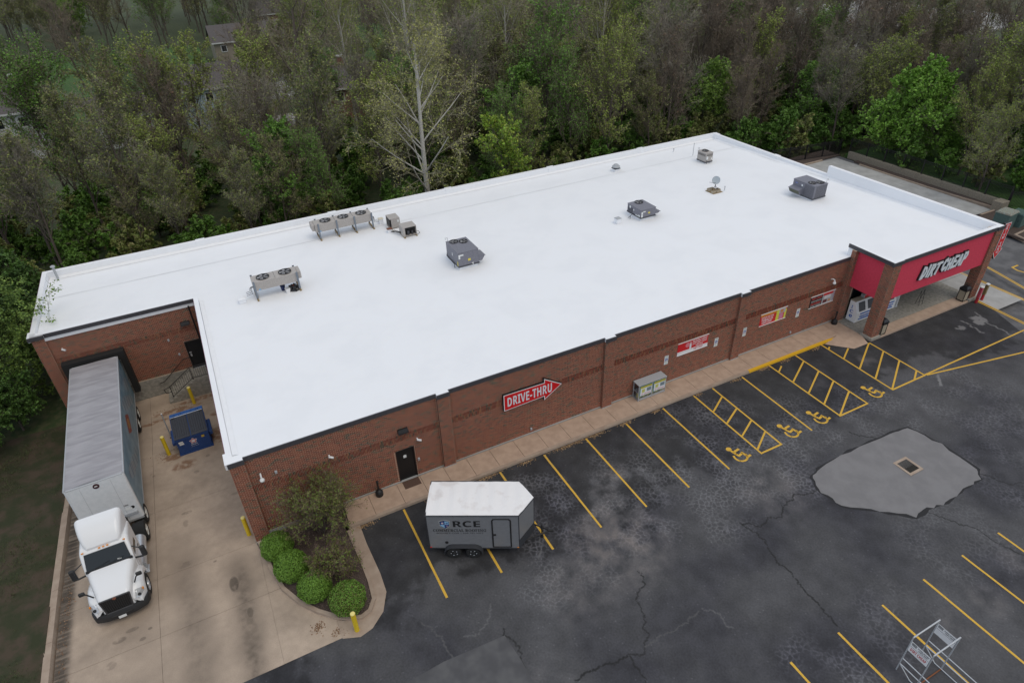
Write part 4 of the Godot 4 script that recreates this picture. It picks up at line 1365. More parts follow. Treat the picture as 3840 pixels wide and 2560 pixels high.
func roof_things() -> void:
	condenser("beige two-fan condenser on blue-grey legs beside buckets and a black bag", 3.6, 6.4, -15.95, -14.95, 4.665, [3.66, 6.34], [4.31, 5.7], true)
	condenser("long beige three-fan condenser on blue-grey legs near the rear parapet", 9.15, 13.55, -23.2, -22.2, 4.525, [9.4, 10.78, 12.15, 13.5], [10.05, 11.42, 12.82], false)
	roof_boot("low white pipe curb beside the two-fan condenser", 2.75, -15.1, 0.3, 0.42, M.membrane)
	roof_boot("cream pipe curb beside the three-fan condenser", 14.3, -22.8, 0.42, 0.34, mat(lin(0.66, 0.62, 0.5), 0.8))
	roof_boot("pipe curb with a rusty brown lid by the small beige units", 14.35, -20.75, 0.3, 0.34, mat(lin(0.17, 0.07, 0.04), 0.9))
	roof_boot("white pipe curb with a grey metal cap by the one-fan unit", 29.95, -12.95, 0.4, 0.4, M.galv)
	# junk under the first condenser
	var bk := thing("bucket", "dark blue plastic bucket under the two-fan condenser", "bucket", Vector3(5.35, roof_y(-15.45), -15.45))
	var m := MB.new()
	m.lathe(Vector3.ZERO, [Vector2(0, 0.01), Vector2(0.12, 0.0), Vector2(0.15, 0.36), Vector2(0.16, 0.36), Vector2(0.145, 0.34), Vector2(0.12, 0.3), Vector2(0, 0.3)], 18)
	obj("pail", m, mat(lin(0.012, 0.025, 0.10), 0.5), bk)
	var r := MB.new()
	r.lathe(Vector3.ZERO, [Vector2(0.152, 0.30), Vector2(0.165, 0.30), Vector2(0.165, 0.33), Vector2(0.152, 0.33)], 18)
	obj("rim", r, mat(lin(0.01, 0.02, 0.08), 0.5), bk)
	bk = thing("plastic_bin", "small white square bin with a pole beside the two-fan condenser", "bin", Vector3(5.56, roof_y(-14.95), -14.95), 0.2)
	m = MB.new()
	m.hexa(Vector3(0, 0.15, 0), Vector3(0.2, 0.3, 0.2), Vector3(0.28, 0.3, 0.28))
	obj("bin_body", m, M.white, bk)
	m = MB.new()
	m.span(Vector3(-0.12, 0.3, -0.12), Vector3(0.12, 0.305, 0.12))
	obj("opening", m, M.galv, bk)
	m = MB.new()
	m.tube([Vector3(0, 0.3, -0.1), Vector3(-0.06, 0.62, -0.14)], 0.02, 6)
	obj("pole", m, M.white, bk)
	bk = thing("rubbish_bag", "crumpled black plastic bag of rubbish under the two-fan condenser", "bag", Vector3(5.98, roof_y(-15.1), -15.1))
	m = MB.new()
	var f := FastNoiseLite.new()
	f.seed = 3
	f.frequency = 2.6
	for i in 14:
		for j in 7:
			var e := func(a: int, b: int) -> Vector3:
				var t := TAU * a / 14.0
				var h := PI * 0.5 * b / 7.0
				var d := Vector3(cos(t) * cos(h) * 0.36, sin(h) * 0.4, sin(t) * cos(h) * 0.3)
				return d * (1.0 + 0.5 * f.get_noise_3dv(d * 3.0))
			m.quad(e.call(i, j), e.call(i, j + 1), e.call(i + 1, j + 1), e.call(i + 1, j))
	obj("bag", m, mat(lin(0.01, 0.01, 0.011), 0.25), bk)
	m = MB.new()
	m.rbox(Vector3(-0.02, 0.34, 0.02), Vector3(0.26, 0.06, 0.1), 0.02)
	obj("orange_scrap", m, mat(lin(0.35, 0.09, 0.03), 0.8), bk)
	# small condensing units
	for u in [[14.98, -21.7, 0.8, 1.0, 0.84, "small beige condensing unit with dark coil on its left", false], [15.45, -19.6, 1.06, 0.96, 0.8, "small beige condensing unit with an open dark front", true]]:
		var o := thing("condensing_unit", u[5], "condensing unit", Vector3(u[0], roof_y(u[1]), u[1]), 0.0, "small beige units by the long condenser")
		var W: float = u[2]
		var D: float = u[3]
		var H: float = u[4]
		for s in [-1, 1]:
			var k := MB.new()
			k.box(Vector3(s * (W / 2 - 0.06), 0.04, 0.06), Vector3(0.1, 0.08, D + 0.2))
			obj("wooden_skid", k, M.wood, o)
		var b := MB.new()
		b.span(Vector3(-W / 2, 0.08, -D / 2), Vector3(W / 2, 0.12, D / 2))
		b.span(Vector3(-W / 2, H - 0.04, -D / 2), Vector3(W / 2, H, D / 2))
		b.span(Vector3(-W / 2, 0.12, -D / 2), Vector3(W / 2, H - 0.04, -D / 2 + 0.03))
		b.span(Vector3(W / 2 - 0.03, 0.12, -D / 2 + 0.03), Vector3(W / 2, H - 0.04, D / 2))
		if u[6]:
			b.span(Vector3(-W / 2, 0.12, -D / 2 + 0.03), Vector3(-W / 2 + 0.03, H - 0.04, D / 2))
			b.span(Vector3(-W / 2 + 0.03, 0.12, D / 2 - 0.03), Vector3(-W / 2 + 0.16, H - 0.04, D / 2))
		else:
			b.span(Vector3(-W / 2 + 0.1, 0.12, D / 2 - 0.03), Vector3(W / 2 - 0.03, H - 0.04, D / 2))
		obj("housing", b, M.beige, o)
		var c := MB.new()
		if u[6]:
			c.span(Vector3(-W / 2 + 0.05, 0.13, -D / 2 + 0.05), Vector3(W / 2 - 0.05, H - 0.06, D / 2 - 0.3))
			obj("dark_interior", c, M.black, o)
			var p := MB.new()
			p.cyl(Vector3(-0.1, 0.13, D / 2 - 0.18), Vector3(-0.1, 0.45, D / 2 - 0.18), 0.11, 0.11, 12)
			obj("compressor", p, M.hvacdark, o)
			p = MB.new()
			p.cyl(Vector3(0.22, 0.13, D / 2 - 0.16), Vector3(0.22, 0.4, D / 2 - 0.16), 0.08, 0.08, 12)
			obj("receiver_tank", p, M.fan, o)
			p = MB.new()
			p.tube([Vector3(W / 2, 0.3, 0.3), Vector3(W / 2 + 0.2, 0.25, 0.35), Vector3(W / 2 + 0.24, 0.08, 0.4), Vector3(W / 2, 0.1, 0.45)], 0.016, 6)
			obj("cable", p, M.hvacdark, o)
			p = MB.new()
			for q in 3:
				p.tube([Vector3(-W / 2 - 0.02, 0.2 + 0.04 * q, -0.1), Vector3(-W / 2 - 0.3, 0.16 + 0.04 * q, -0.5 - 0.1 * q), Vector3(-W / 2 - 0.55, 0.12, -0.9)], 0.025, 6)
			obj("insulated_pipes", p, M.black, o)
		else:
			c.span(Vector3(-W / 2 + 0.012, 0.13, -D / 2 + 0.04), Vector3(-W / 2 + 0.03, H - 0.05, D / 2 - 0.04))
			obj("coil", c, M.black, o)
			sticker(o, Vector3(W / 2 - 0.2, 0.5, D / 2), Vector3(W / 2 - 0.08, 0.68, D / 2 + 0.003), M.label)
	# packaged units
	var o := rooftop_unit("large grey two-fan air unit with a hood on its right side", 16.36, 17.86, -14.05, -11.95, 5.99, [[16.83, -13.72, 0.27], [17.42, -13.45, 0.27]], 1, [-12.85, -12.0], M.hvac)
	sticker(o, Vector3(-0.72, 0.84, 1.06), Vector3(-0.6, 1.14, 1.064), M.label)
	sticker(o, Vector3(-0.6, 1.04, 1.06), Vector3(-0.36, 1.14, 1.064), M.label)
	sticker(o, Vector3(-0.04, 0.58, 1.06), Vector3(0.14, 0.74, 1.064), M.tagyellow)
	sticker(o, Vector3(-0.756, 0.3, 0.86), Vector3(-0.752, 0.62, 0.98), M.tagyellow)
	sticker(o, Vector3(-0.756, 0.7, -0.02), Vector3(-0.752, 0.92, 0.08), M.label)
	flood_arm(o, Vector3(-0.62, 1.28, -1.0), -1.0)
	var p := MB.new()
	p.tube([Vector3(-0.8, 0.5, -0.9), Vector3(-0.86, 0.34, -0.6), Vector3(-0.84, 0.3, 0.5), Vector3(-0.84, 0.02, 0.55)], 0.02, 6)
	obj("conduit", p, M.black, o)
	p = MB.new()
	p.tube([Vector3(0.3, 0.24, 1.08), Vector3(0.3, 0.42, 1.08)], 0.025, 8)
	p.tube([Vector3(0.3, 0.34, 1.08), Vector3(0.2, 0.36, 1.08)], 0.025, 8)
	obj("condensate_trap", p, M.white, o)
	o = rooftop_unit("grey one-fan air unit patched with labels and a hood on its right", 31.6, 32.98, -14.05, -12.3, 5.58, [[32.4, -13.7, 0.3]], 1, [-13.0, -12.35], M.hvac, 0.2)
	for s in [[-0.66, 0.3, 0.79], [-0.66, 0.52, 0.79]]:
		sticker(o, Vector3(s[0], s[1], 0.884), Vector3(s[0] + 0.14, s[1] + 0.2, 0.888), M.label)
	sticker(o, Vector3(-0.5, 0.68, 0.884), Vector3(-0.28, 0.76, 0.888), M.label)
	sticker(o, Vector3(-0.02, 0.5, 0.884), Vector3(0.14, 0.62, 0.888), M.tagyellow)
	for s in [[-0.6, 0.62, 0.16, 0.18], [-0.1, 0.55, 0.1, 0.12], [0.2, 0.26, 0.42, 0.1], [0.55, 0.24, 0.2, 0.2]]:
		sticker(o, Vector3(-0.696, s[1], s[0]), Vector3(-0.692, s[1] + s[3], s[0] + s[2]), M.label)
	louvres(o, Vector3(-0.69, 0.28, -0.15), Vector3(0, 0, -0.66), 0.42, 8, M.hvacdark)
	p = MB.new()
	p.tube([Vector3(-0.7, 0.32, 0.0), Vector3(-1.1, 0.3, 0.1), Vector3(-1.1, 0.2, 0.1), Vector3(-1.35, 0.2, 0.15)], 0.02, 6)
	p.tube([Vector3(-1.1, 0.2, 0.1), Vector3(-1.1, 0.0, 0.1)], 0.016, 6)
	obj("gas_pipe", p, M.hvacdark, o)
	o = rooftop_unit("small beige air unit with dark louvred top band and one fan", 44.66, 45.5, -21.2, -20.05, 5.52, [[45.1, -20.7, 0.27]], 0, [], M.beige, 0.1)
	for s in [[-0.38, 0.36]]:
		louvres(o, Vector3(0.38, 0.66, 0.585), Vector3(-0.7, 0, 0), 0.2, 12, M.black, "louvre")
		louvres(o, Vector3(-0.425, 0.66, 0.5), Vector3(0, 0, -1.0), 0.2, 14, M.black, "louvre")
	sticker(o, Vector3(0.22, 0.3, 0.584), Vector3(0.34, 0.5, 0.588), M.label)
	p = MB.new()
	p.span(Vector3(-0.36, 0.4, 0.585), Vector3(-0.2, 0.68, 0.66))
	obj("disconnect_box", p, M.label, o)
	p = MB.new()
	p.tube([Vector3(-0.3, 0.4, 0.64), Vector3(-0.3, -0.02, 0.66)], 0.02, 6)
	p.tube([Vector3(0.0, 0.12, 0.64), Vector3(0.0, -0.02, 0.66)], 0.018, 6)
	obj("conduit", p, M.hvacdark, o)
	flood_arm(o, Vector3(-0.34, 0.97, -0.45), -1.0)
	o = rooftop_unit("large grey two-fan air unit with a hood on its left and blue oval badge", 45.3, 46.72, -10.45, -8.3, 6.02, [[45.68, -8.95, 0.27], [46.3, -8.7, 0.27]], -1, [-10.4, -9.35], M.hvac, 0.14)
	louvres(o, Vector3(-0.712, 0.24, 1.05), Vector3(0, 0, -0.95), 0.94, 16, M.hvacdark)
	louvres(o, Vector3(0.66, 0.24, 1.085), Vector3(-1.2, 0, 0), 0.94, 18, M.hvacdark)
	sticker(o, Vector3(-0.716, 0.9, -0.22), Vector3(-0.712, 1.04, -0.08), M.label)
	var bd := MB.new()
	var el := PackedVector2Array()
	for i in 20:
		el.append(Vector2(cos(TAU * i / 20.0) * 0.13, sin(TAU * i / 20.0) * 0.055))
	bd.xf = Transform3D(Basis(Vector3.UP, -PI / 2), Vector3(-0.712, 1.02, -0.72))
	bd.prism(el, 0.0, 0.006)
	var badge := obj("badge", bd, M.blue, o)
	text("Carrier", 0.17, 0.045, 0.002, M.label, badge, Transform3D(Basis(Vector3.UP, -PI / 2), Vector3(-0.7195, 1.02, -0.72)))
	flood_arm(o, Vector3(0.64, 1.26, 0.95), 1.0)
	p = MB.new()
	p.span(Vector3(0.73, 0.75, 0.7), Vector3(0.83, 1.1, 0.95))
	obj("disconnect_box", p, M.label, o)
	p = MB.new()
	p.tube([Vector3(0.78, 0.75, 0.8), Vector3(0.78, 0.3, 0.85), Vector3(0.72, 0.2, 0.95)], 0.02, 6)
	obj("conduit", p, M.hvacdark, o)
	# mushroom exhaust
	o = thing("exhaust_fan", "grey mushroom-shaped exhaust fan on a white curb near the rear parapet", "exhaust fan", Vector3(36.75, roof_y(-23.0), -23.0))
	m = MB.new()
	m.box(Vector3(0, 0.12, 0), Vector3(0.5, 0.26, 0.5))
	obj("curb", m, M.membrane, o)
	m = MB.new()
	m.box(Vector3(0, 0.27, 0), Vector3(0.62, 0.04, 0.62))
	obj("flange", m, M.hvacdark, o)
	m = MB.new()
	m.lathe(Vector3.ZERO, [Vector2(0.2, 0.29), Vector2(0.2, 0.38), Vector2(0.36, 0.36), Vector2(0.37, 0.44), Vector2(0.32, 0.5), Vector2(0.24, 0.54), Vector2(0.2, 0.62), Vector2(0.1, 0.66), Vector2(0, 0.67)], 20)
	obj("hood", m, M.galv, o)
	# satellite dish on a block-weighted tray
	o = thing("satellite_dish", "grey satellite dish on a short mast standing on a square roof tray", "satellite dish", Vector3(40.5, roof_y(-14.15), -14.15))
	m = MB.new()
	m.box(Vector3(0, 0.02, 0), Vector3(1.0, 0.03, 1.0))
	obj("tray", m, M.wood, o)
	m = MB.new()
	m.cyl(Vector3(0.05, 0.03, 0), Vector3(0.05, 0.95, 0), 0.03, 0.03, 10)
	obj("mast", m, M.hvacdark, o)
	m = MB.new()
	for s in [Vector3(0.3, 0, 0.25), Vector3(-0.25, 0, 0.25), Vector3(0.05, 0, -0.35)]:
		m.tube([Vector3(0.05, 0.5, 0), Vector3(0.05, 0.04, 0) + s], 0.015, 6)
	obj("strut", m, M.hvacdark, o)
	m = MB.new()
	m.xf = Transform3D(Basis(Quaternion(Vector3.UP, Vector3(-0.62, 0.3, 0.72).normalized())), Vector3(-0.02, 1.0, 0.06))
	m.lathe(Vector3.ZERO, [Vector2(0, 0.0), Vector2(0.12, 0.01), Vector2(0.24, 0.035), Vector2(0.33, 0.075), Vector2(0.335, 0.06), Vector2(0.24, 0.02), Vector2(0.12, -0.005), Vector2(0, -0.015)], 24)
	obj("reflector", m, mat(lin(0.42, 0.47, 0.50), 0.5), o)
	m = MB.new()
	m.tube([Vector3(-0.05, 0.8, 0.1), Vector3(-0.6, 0.95, 0.35), Vector3(-0.68, 1.02, 0.36)], 0.014, 6)
	var arm := obj("feed_arm", m, M.hvacdark, o)
	m = MB.new()
	m.cyl(Vector3(-0.66, 1.0, 0.36), Vector3(-0.95, 1.08, 0.3), 0.025, 0.025, 8)
	obj("receiver_head", m, M.galv, arm)
	for k in [[-0.32, 0.3, 0.0], [-0.32, -0.25, 1.57], [0.1, 0.34, 0.05], [0.34, 0.1, 1.5], [-0.02, -0.34, 0.0]]:
		var bl := thing("concrete_block", "hollow tan concrete block weighting the satellite dish tray", "concrete block", Vector3(40.5 + k[0], roof_y(-14.15) + 0.036, -14.15 + k[1]), k[2], "blocks round the satellite dish")
		m = MB.new()
		for s in [-1, 1]:
			m.box(Vector3(0, 0.095, s * 0.08), Vector3(0.39, 0.19, 0.035))
		for s in [-0.18, 0.0, 0.18]:
			m.box(Vector3(s, 0.095, 0), Vector3(0.03, 0.19, 0.125))
		obj("block", m, M.panelbeige, bl)
	for v in [["vent_pipe", "tall galvanised vent pipe with a cap at the roof's rear corner by the dock", Vector3(-8.15, 0, -25.3), 1.0, 0.08], ["vent_pipe", "slim grey vent pipe standing alone near the rear parapet", Vector3(44.6, 0, -24.5), 0.3, 0.035], ["vent_pipe", "slim pipe with a rounded head behind the small beige air unit", Vector3(45.2, 0, -22.4), 1.25, 0.025], ["vent_pipe", "short conduit post beside the satellite dish tray", Vector3(41.25, 0, -13.75), 0.4, 0.03]]:
		var at: Vector3 = v[2]
		at.y = roof_y(at.z)
		o = thing(v[0], v[1], "vent pipe", at)
		m = MB.new()
		m.cyl(Vector3.ZERO, Vector3(0, v[3], 0), v[4], v[4], 12)
		obj("pipe", m, M.galv, o)
		m = MB.new()
		m.lathe(Vector3(0, v[3], 0), [Vector2(v[4], -0.02), Vector2(v[4] * 1.9, 0.0), Vector2(v[4] * 1.9, v[4] * 0.9), Vector2(v[4], v[4] * 1.5), Vector2(0, v[4] * 1.6)], 14)
		obj("cap", m, M.galv, o)
		m = MB.new()
		m.lathe(Vector3.ZERO, [Vector2(v[4] + 0.06, 0.0), Vector2(v[4] + 0.01, 0.1), Vector2(v[4], 0.1)], 12)
		obj("flashing", m, M.membrane, o)


const GLYPH := {
	"D": [[[0.1, 0.0], [0.1, 1.0]], [[0.12, 0.97], [0.55, 0.92], [0.82, 0.62], [0.72, 0.25], [0.4, 0.03], [0.12, 0.03]]],
	"I": [[[0.4, 0.0], [0.45, 1.0]]],
	"R": [[[0.1, 0.0], [0.12, 1.0]], [[0.12, 0.96], [0.6, 0.97], [0.78, 0.74], [0.55, 0.52], [0.14, 0.5]], [[0.35, 0.5], [0.62, 0.22], [0.85, 0.0]]],
	"T": [[[0.0, 0.96], [0.98, 1.0]], [[0.48, 0.95], [0.46, 0.0]]],
	"C": [[[0.85, 0.8], [0.62, 0.98], [0.3, 0.88], [0.12, 0.5], [0.22, 0.15], [0.5, 0.02], [0.82, 0.2]]],
	"H": [[[0.1, 0.0], [0.1, 1.0]], [[0.8, 0.0], [0.8, 1.0]], [[0.1, 0.48], [0.8, 0.52]]],
	"E": [[[0.1, 0.0], [0.12, 1.0]], [[0.12, 0.98], [0.8, 0.96]], [[0.1, 0.52], [0.65, 0.52]], [[0.1, 0.02], [0.82, 0.04]]],
	"A": [[[0.02, 0.0], [0.42, 0.98]], [[0.42, 0.98], [0.86, 0.0]], [[0.2, 0.36], [0.7, 0.36]]],
	"P": [[[0.1, 0.0], [0.12, 1.0]], [[0.12, 0.96], [0.62, 0.98], [0.8, 0.75], [0.62, 0.5], [0.14, 0.46]]],
}


# a letter cut from thick strokes, each stroke a hair deeper than the last so that none lies in another's plane
func glyph(ch: String, w: float, h: float, lean: float, r: float, z0: float, z1: float) -> MB:
	var mb := MB.new()
	var k := 0
	for s in GLYPH[ch]:
		var pl := []
		for p in s:
			pl.append(Vector2(p[0] * w + p[1] * h * lean, p[1] * h))
		for poly in stroke(pl, r):
			mb.prism(poly, z0, z1 + 0.0025 * k)
		k += 1
	return mb


func arrow_poly(s: float) -> PackedVector2Array:
	return PackedVector2Array([Vector2(-1.8 + s, -0.55 + s), Vector2(0.68 + s, -0.48 + s), Vector2(0.68 + s, -0.76 + s * 2.0), Vector2(1.84 - s * 1.9, 0.0), Vector2(0.68 + s, 0.76 - s * 2.0), Vector2(0.68 + s, 0.48 - s), Vector2(-1.8 + s, 0.55 - s)])


func banner(label: String, x0: float, x1: float) -> Node3D:
	var o := thing("wall_banner", label, "banner", Vector3((x0 + x1) / 2, 2.26, 0.0), 0.0, "advertising banners on the brick wall")
	for s in [-1, 1]:
		var m := MB.new()
		m.box(Vector3(0, s * 0.44, 0.03), Vector3(x1 - x0 + 0.02, 0.035, 0.04))
		obj("rail", m, M.white, o)
	return o


func card(o: Node3D, called: String, a: Vector2, b: Vector2, z: float, m: Material) -> void:
	var k := MB.new()
	k.span(Vector3(a.x, a.y, z - 0.004), Vector3(b.x, b.y, z))
	obj(called, k, m, o)


func put_text(o: Node3D, words: String, x: float, y: float, w: float, h: float, z: float, m: Material) -> void:
	text(words, w, h, 0.002, m, o, Transform3D(Basis(), Vector3(x, y, z + 0.001)))


func box_thing(called: String, label: String, category: String, at: Vector3, s: Vector3, m: Material, group := "") -> void:
	var o := thing(called, label, category, at, 0.0, group)
	var b := MB.new()
	b.rbox(Vector3(0, 0, s.z / 2), s, minf(s.x, s.y) * 0.12)
	var f := obj("housing", b, m, o)
	b = MB.new()
	b.span(Vector3(-s.x * 0.3, -s.y * 0.35, s.z), Vector3(s.x * 0.3, s.y * 0.2, s.z + 0.006))
	obj("cover", b, m, f)


func litter_bin(label: String, x: float, z: float) -> void:
	var o := thing("litter_bin", label, "litter bin", Vector3(x, 0.0, z), 0.0, "black litter bins under the canopy")
	var f := MB.new()
	for s in [[-1, -1], [1, -1], [1, 1], [-1, 1]]:
		f.span(Vector3(s[0] * 0.26, 0.0, s[1] * 0.26), Vector3(s[0] * 0.22, 0.86, s[1] * 0.22))
	f.span(Vector3(-0.26, 0.0, -0.26), Vector3(0.26, 0.06, 0.26))
	f.span(Vector3(-0.265, 0.82, -0.265), Vector3(0.265, 0.9, 0.265))
	obj("frame", f, M.blackmetal, o)
	for k in 4:
		var p := MB.new()
		p.xf = Transform3D(Basis(Vector3.UP, k * PI / 2), Vector3.ZERO)
		p.span(Vector3(-0.215, 0.07, 0.225), Vector3(0.215, 0.81, 0.24))
		obj("stone_panel", p, M.panelbeige, o)
	var l := MB.new()
	l.hexa(Vector3(0, 0.96, 0), Vector3(0.56, 0.12, 0.56), Vector3(0.54, 0.12, 0.54))
	l.hexa(Vector3(0, 1.1, 0), Vector3(0.54, 0.16, 0.54), Vector3(0.3, 0.16, 0.3))
	obj("lid", l, M.blackmetal, o)


func smoke_post(label: String, x: float, z: float) -> void:
	var o := thing("smoking_receptacle", label, "ash receptacle", Vector3(x, 0.0, z), 0.0, "black ash receptacles by the wall")
	var b := MB.new()
	b.lathe(Vector3.ZERO, [Vector2(0.18, 0.0), Vector2(0.2, 0.04), Vector2(0.2, 0.24), Vector2(0.15, 0.33), Vector2(0.06, 0.4), Vector2(0.045, 0.5)], 20)
	obj("base", b, M.black, o)
	b = MB.new()
	b.lathe(Vector3.ZERO, [Vector2(0.045, 0.49), Vector2(0.04, 0.86), Vector2(0.065, 0.88), Vector2(0.07, 0.98), Vector2(0.04, 1.02), Vector2(0, 1.02)], 14)
	obj("stem", b, M.black, o)


func wall_things() -> void:
	# big arrow
	var o := thing("arrow_sign", "red arrow-shaped sign with white border pointing right, reading DRIVE-THRU", "sign", Vector3(15.4, 2.97, 0.0))
	var m := MB.new()
	m.prism(arrow_poly(0.0), 0.01, 0.16)
	obj("cabinet", m, M.black, o)
	m = MB.new()
	m.prism(arrow_poly(0.012), 0.16, 0.168)
	obj("white_border", m, M.white, o)
	m = MB.new()
	m.prism(arrow_poly(0.055), 0.168, 0.172)
	obj("red_face", m, M.signred, o)
	text("DRIVE-THRU", 2.75, 0.6, 0.008, M.letter, o, Transform3D(Basis(), Vector3(-0.2, -0.0, 0.177)), true, false)
	# shop name on the canopy
	o = thing("store_sign", "white brush-style letters with black outlines reading DIRT CHEAP on the red canopy", "sign", Vector3(43.05, 3.74, 2.82))
	var x := 0.0
	var i := 0
	for ch in "DIRT CHEAP":
		if ch == " ":
			x += 0.2
			continue
		var w := 0.26 if ch == "I" else 0.5
		var n := Node3D.new()
		n.name = "letter"
		o.add_child(n, true)
		n.position = Vector3(x, 0.03 * sin(i * 2.1), 0.0)
		n.rotation.z = 0.05 * sin(i * 1.7)
		var hh := 0.78 + 0.05 * sin(i * 3.3)
		obj("black_backing", glyph(ch, w * 0.86, hh, 0.2, 0.14, 0.002, 0.1), M.black, n)
		obj("white_face", glyph(ch, w * 0.86, hh, 0.2, 0.082, 0.112, 0.15), M.letter, n)
		x += w + 0.03
		i += 1
	# blade arrow at the far corner
	o = thing("blade_arrow_sign", "red arrow sign pointing down, reading DRIVE THRU, on brackets at the canopy corner", "sign", Vector3(52.0, 4.2, 2.6))
	var down := func(s: float) -> PackedVector2Array:
		return PackedVector2Array([Vector2(-0.36 + s, 1.42 - s), Vector2(-0.36 + s, -0.66), Vector2(-0.58 + s * 2.0, -0.66 - s * 0.4), Vector2(0.0, -1.42 + s * 1.6), Vector2(0.58 - s * 2.0, -0.66 - s * 0.4), Vector2(0.36 - s, -0.66), Vector2(0.36 - s, 1.42 - s)])
	m = MB.new()
	m.prism(down.call(0.0), -0.08, 0.08)
	obj("cabinet", m, M.black, o)
	for s in [1.0, -1.0]:
		m = MB.new()
		m.prism(down.call(0.01), 0.08 * s, 0.086 * s)
		obj("white_border", m, M.white, o)
		m = MB.new()
		m.prism(down.call(0.06), 0.0862 * s, 0.092 * s)
		obj("red_face", m, M.signred, o)
	var y := 1.2
	for ch in "DRIVE THRU":
		if ch != " ":
			text(ch, 0.26 if ch != "I" else 0.08, 0.17, 0.006, M.letter, o, Transform3D(Basis(), Vector3(0, y, 0.096)))
		y -= 0.225
	for k in [1.1, 0.3, -0.5]:
		m = MB.new()
		m.tube([Vector3(-0.36, k, 0), Vector3(-1.04, k, 0)], 0.03, 6)
		obj("bracket", m, M.blackmetal, o)
	# banners
	o = banner("red banner with a white foot reading WE DON'T SERVE CHICKEN HERE", 25.52, 27.9)
	var red := mat(lin(0.62, 0.016, 0.022), 0.5)
	card(o, "cloth", Vector2(-1.19, -0.42), Vector2(1.19, 0.42), 0.02, red)
	card(o, "white_strip", Vector2(-1.19, -0.42), Vector2(1.19, -0.2), 0.026, M.white)
	for l in [["WE DON'T SERVE", 0.30], ["CHICKEN HERE,", 0.17], ["JUST DIRT CHEAP", 0.04], ["PRICES!", -0.09]]:
		put_text(o, l[0], 0.52, l[1], 1.15 if l[0].length() > 8 else 0.55, 0.1, 0.022, M.white)
	put_text(o, "DIRT CHEAP", 0.45, -0.31, 0.7, 0.12, 0.028, red)
	m = MB.new()
	m.prism(PackedVector2Array([Vector2(-0.26, -0.2), Vector2(-0.12, -0.2), Vector2(-0.12, 0.1), Vector2(-0.16, 0.2), Vector2(-0.17, 0.3), Vector2(-0.21, 0.3), Vector2(-0.22, 0.2), Vector2(-0.26, 0.1)]), 0.02, 0.025)
	obj("bottle_print", m, M.letter, o)
	m = MB.new()
	var star := PackedVector2Array()
	for k in 32:
		var r := 0.19 if k % 2 else 0.15
		star.append(Vector2(-0.42 + r * cos(TAU * k / 32.0), 0.14 + r * sin(TAU * k / 32.0)))
	m.prism(star, 0.02, 0.024)
	obj("starburst_print", m, mat(lin(0.72, 0.22, 0.26), 0.6), o)
	o = banner("red and yellow banner reading STOCK UP ON TOBACCO FOR LESS", 32.23, 34.55)
	card(o, "cloth", Vector2(-1.16, -0.42), Vector2(1.16, 0.42), 0.02, red)
	card(o, "yellow_bar", Vector2(-1.12, 0.26), Vector2(0.2, 0.38), 0.026, mat(lin(0.78, 0.50, 0.04), 0.5))
	put_text(o, "UNBEATABLE SAVINGS", -0.46, 0.32, 1.2, 0.07, 0.027, red)
	for l in [["STOCK UP ON", 0.13, 1.05, 0.14], ["TOBACCO", -0.07, 1.0, 0.18], ["FOR LESS!", -0.27, 0.85, 0.15]]:
		put_text(o, l[0], -0.52, l[1], l[2], l[3], 0.022, M.white)
	var lime := mat(lin(0.66, 0.66, 0.09), 0.5)
	card(o, "lime_panel", Vector2(0.24, -0.42), Vector2(0.5, 0.42), 0.026, lime)
	card(o, "lime_panel", Vector2(0.96, -0.42), Vector2(1.14, 0.3), 0.026, lime)
	card(o, "pack_print", Vector2(0.52, -0.4), Vector2(0.88, 0.02), 0.027, mat(lin(0.62, 0.22, 0.36), 0.6))
	card(o, "pack_print", Vector2(0.48, 0.06), Vector2(1.02, 0.4), 0.028, mat(lin(0.45, 0.44, 0.48), 0.6))
	card(o, "pack_print", Vector2(0.58, 0.12), Vector2(0.84, 0.34), 0.031, mat(lin(0.62, 0.25, 0.08), 0.6))
	o = banner("half black banner with a kitchen picture reading DIRT CHEAP DELIVERED", 36.7, 39.0)
	card(o, "cloth", Vector2(-1.15, -0.42), Vector2(1.15, 0.42), 0.02, mat(lin(0.01, 0.01, 0.011), 0.5))
	card(o, "picture_print", Vector2(0.0, -0.42), Vector2(1.15, 0.42), 0.026, mat(lin(0.42, 0.42, 0.44), 0.6))
	card(o, "picture_print", Vector2(0.12, -0.36), Vector2(0.5, -0.12), 0.029, mat(lin(0.14, 0.03, 0.03), 0.6))
	card(o, "picture_print", Vector2(0.6, -0.36), Vector2(0.84, -0.16), 0.029, mat(lin(0.55, 0.28, 0.16), 0.6))
	card(o, "picture_print", Vector2(0.18, -0.05), Vector2(0.8, 0.18), 0.029, mat(lin(0.66, 0.66, 0.66), 0.6))
	card(o, "red_ribbon", Vector2(0.05, 0.22), Vector2(0.98, 0.4), 0.03, red)
	card(o, "red_ribbon", Vector2(1.02, -0.42), Vector2(1.14, 0.42), 0.031, mat(lin(0.35, 0.3, 0.36), 0.5))
	put_text(o, "DIRT CHEAP", -0.55, 0.24, 0.95, 0.15, 0.021, mat(lin(0.7, 0.1, 0.09), 0.5))
	put_text(o, "ANYTHING IN THE STORE", -0.55, 0.03, 0.95, 0.07, 0.021, M.white)
	put_text(o, "DELIVERED", -0.55, -0.16, 0.95, 0.14, 0.021, mat(lin(0.7, 0.1, 0.09), 0.5))
	put_text(o, "STRAIGHT TO YOUR DOOR", -0.55, -0.32, 0.95, 0.06, 0.021, M.white)
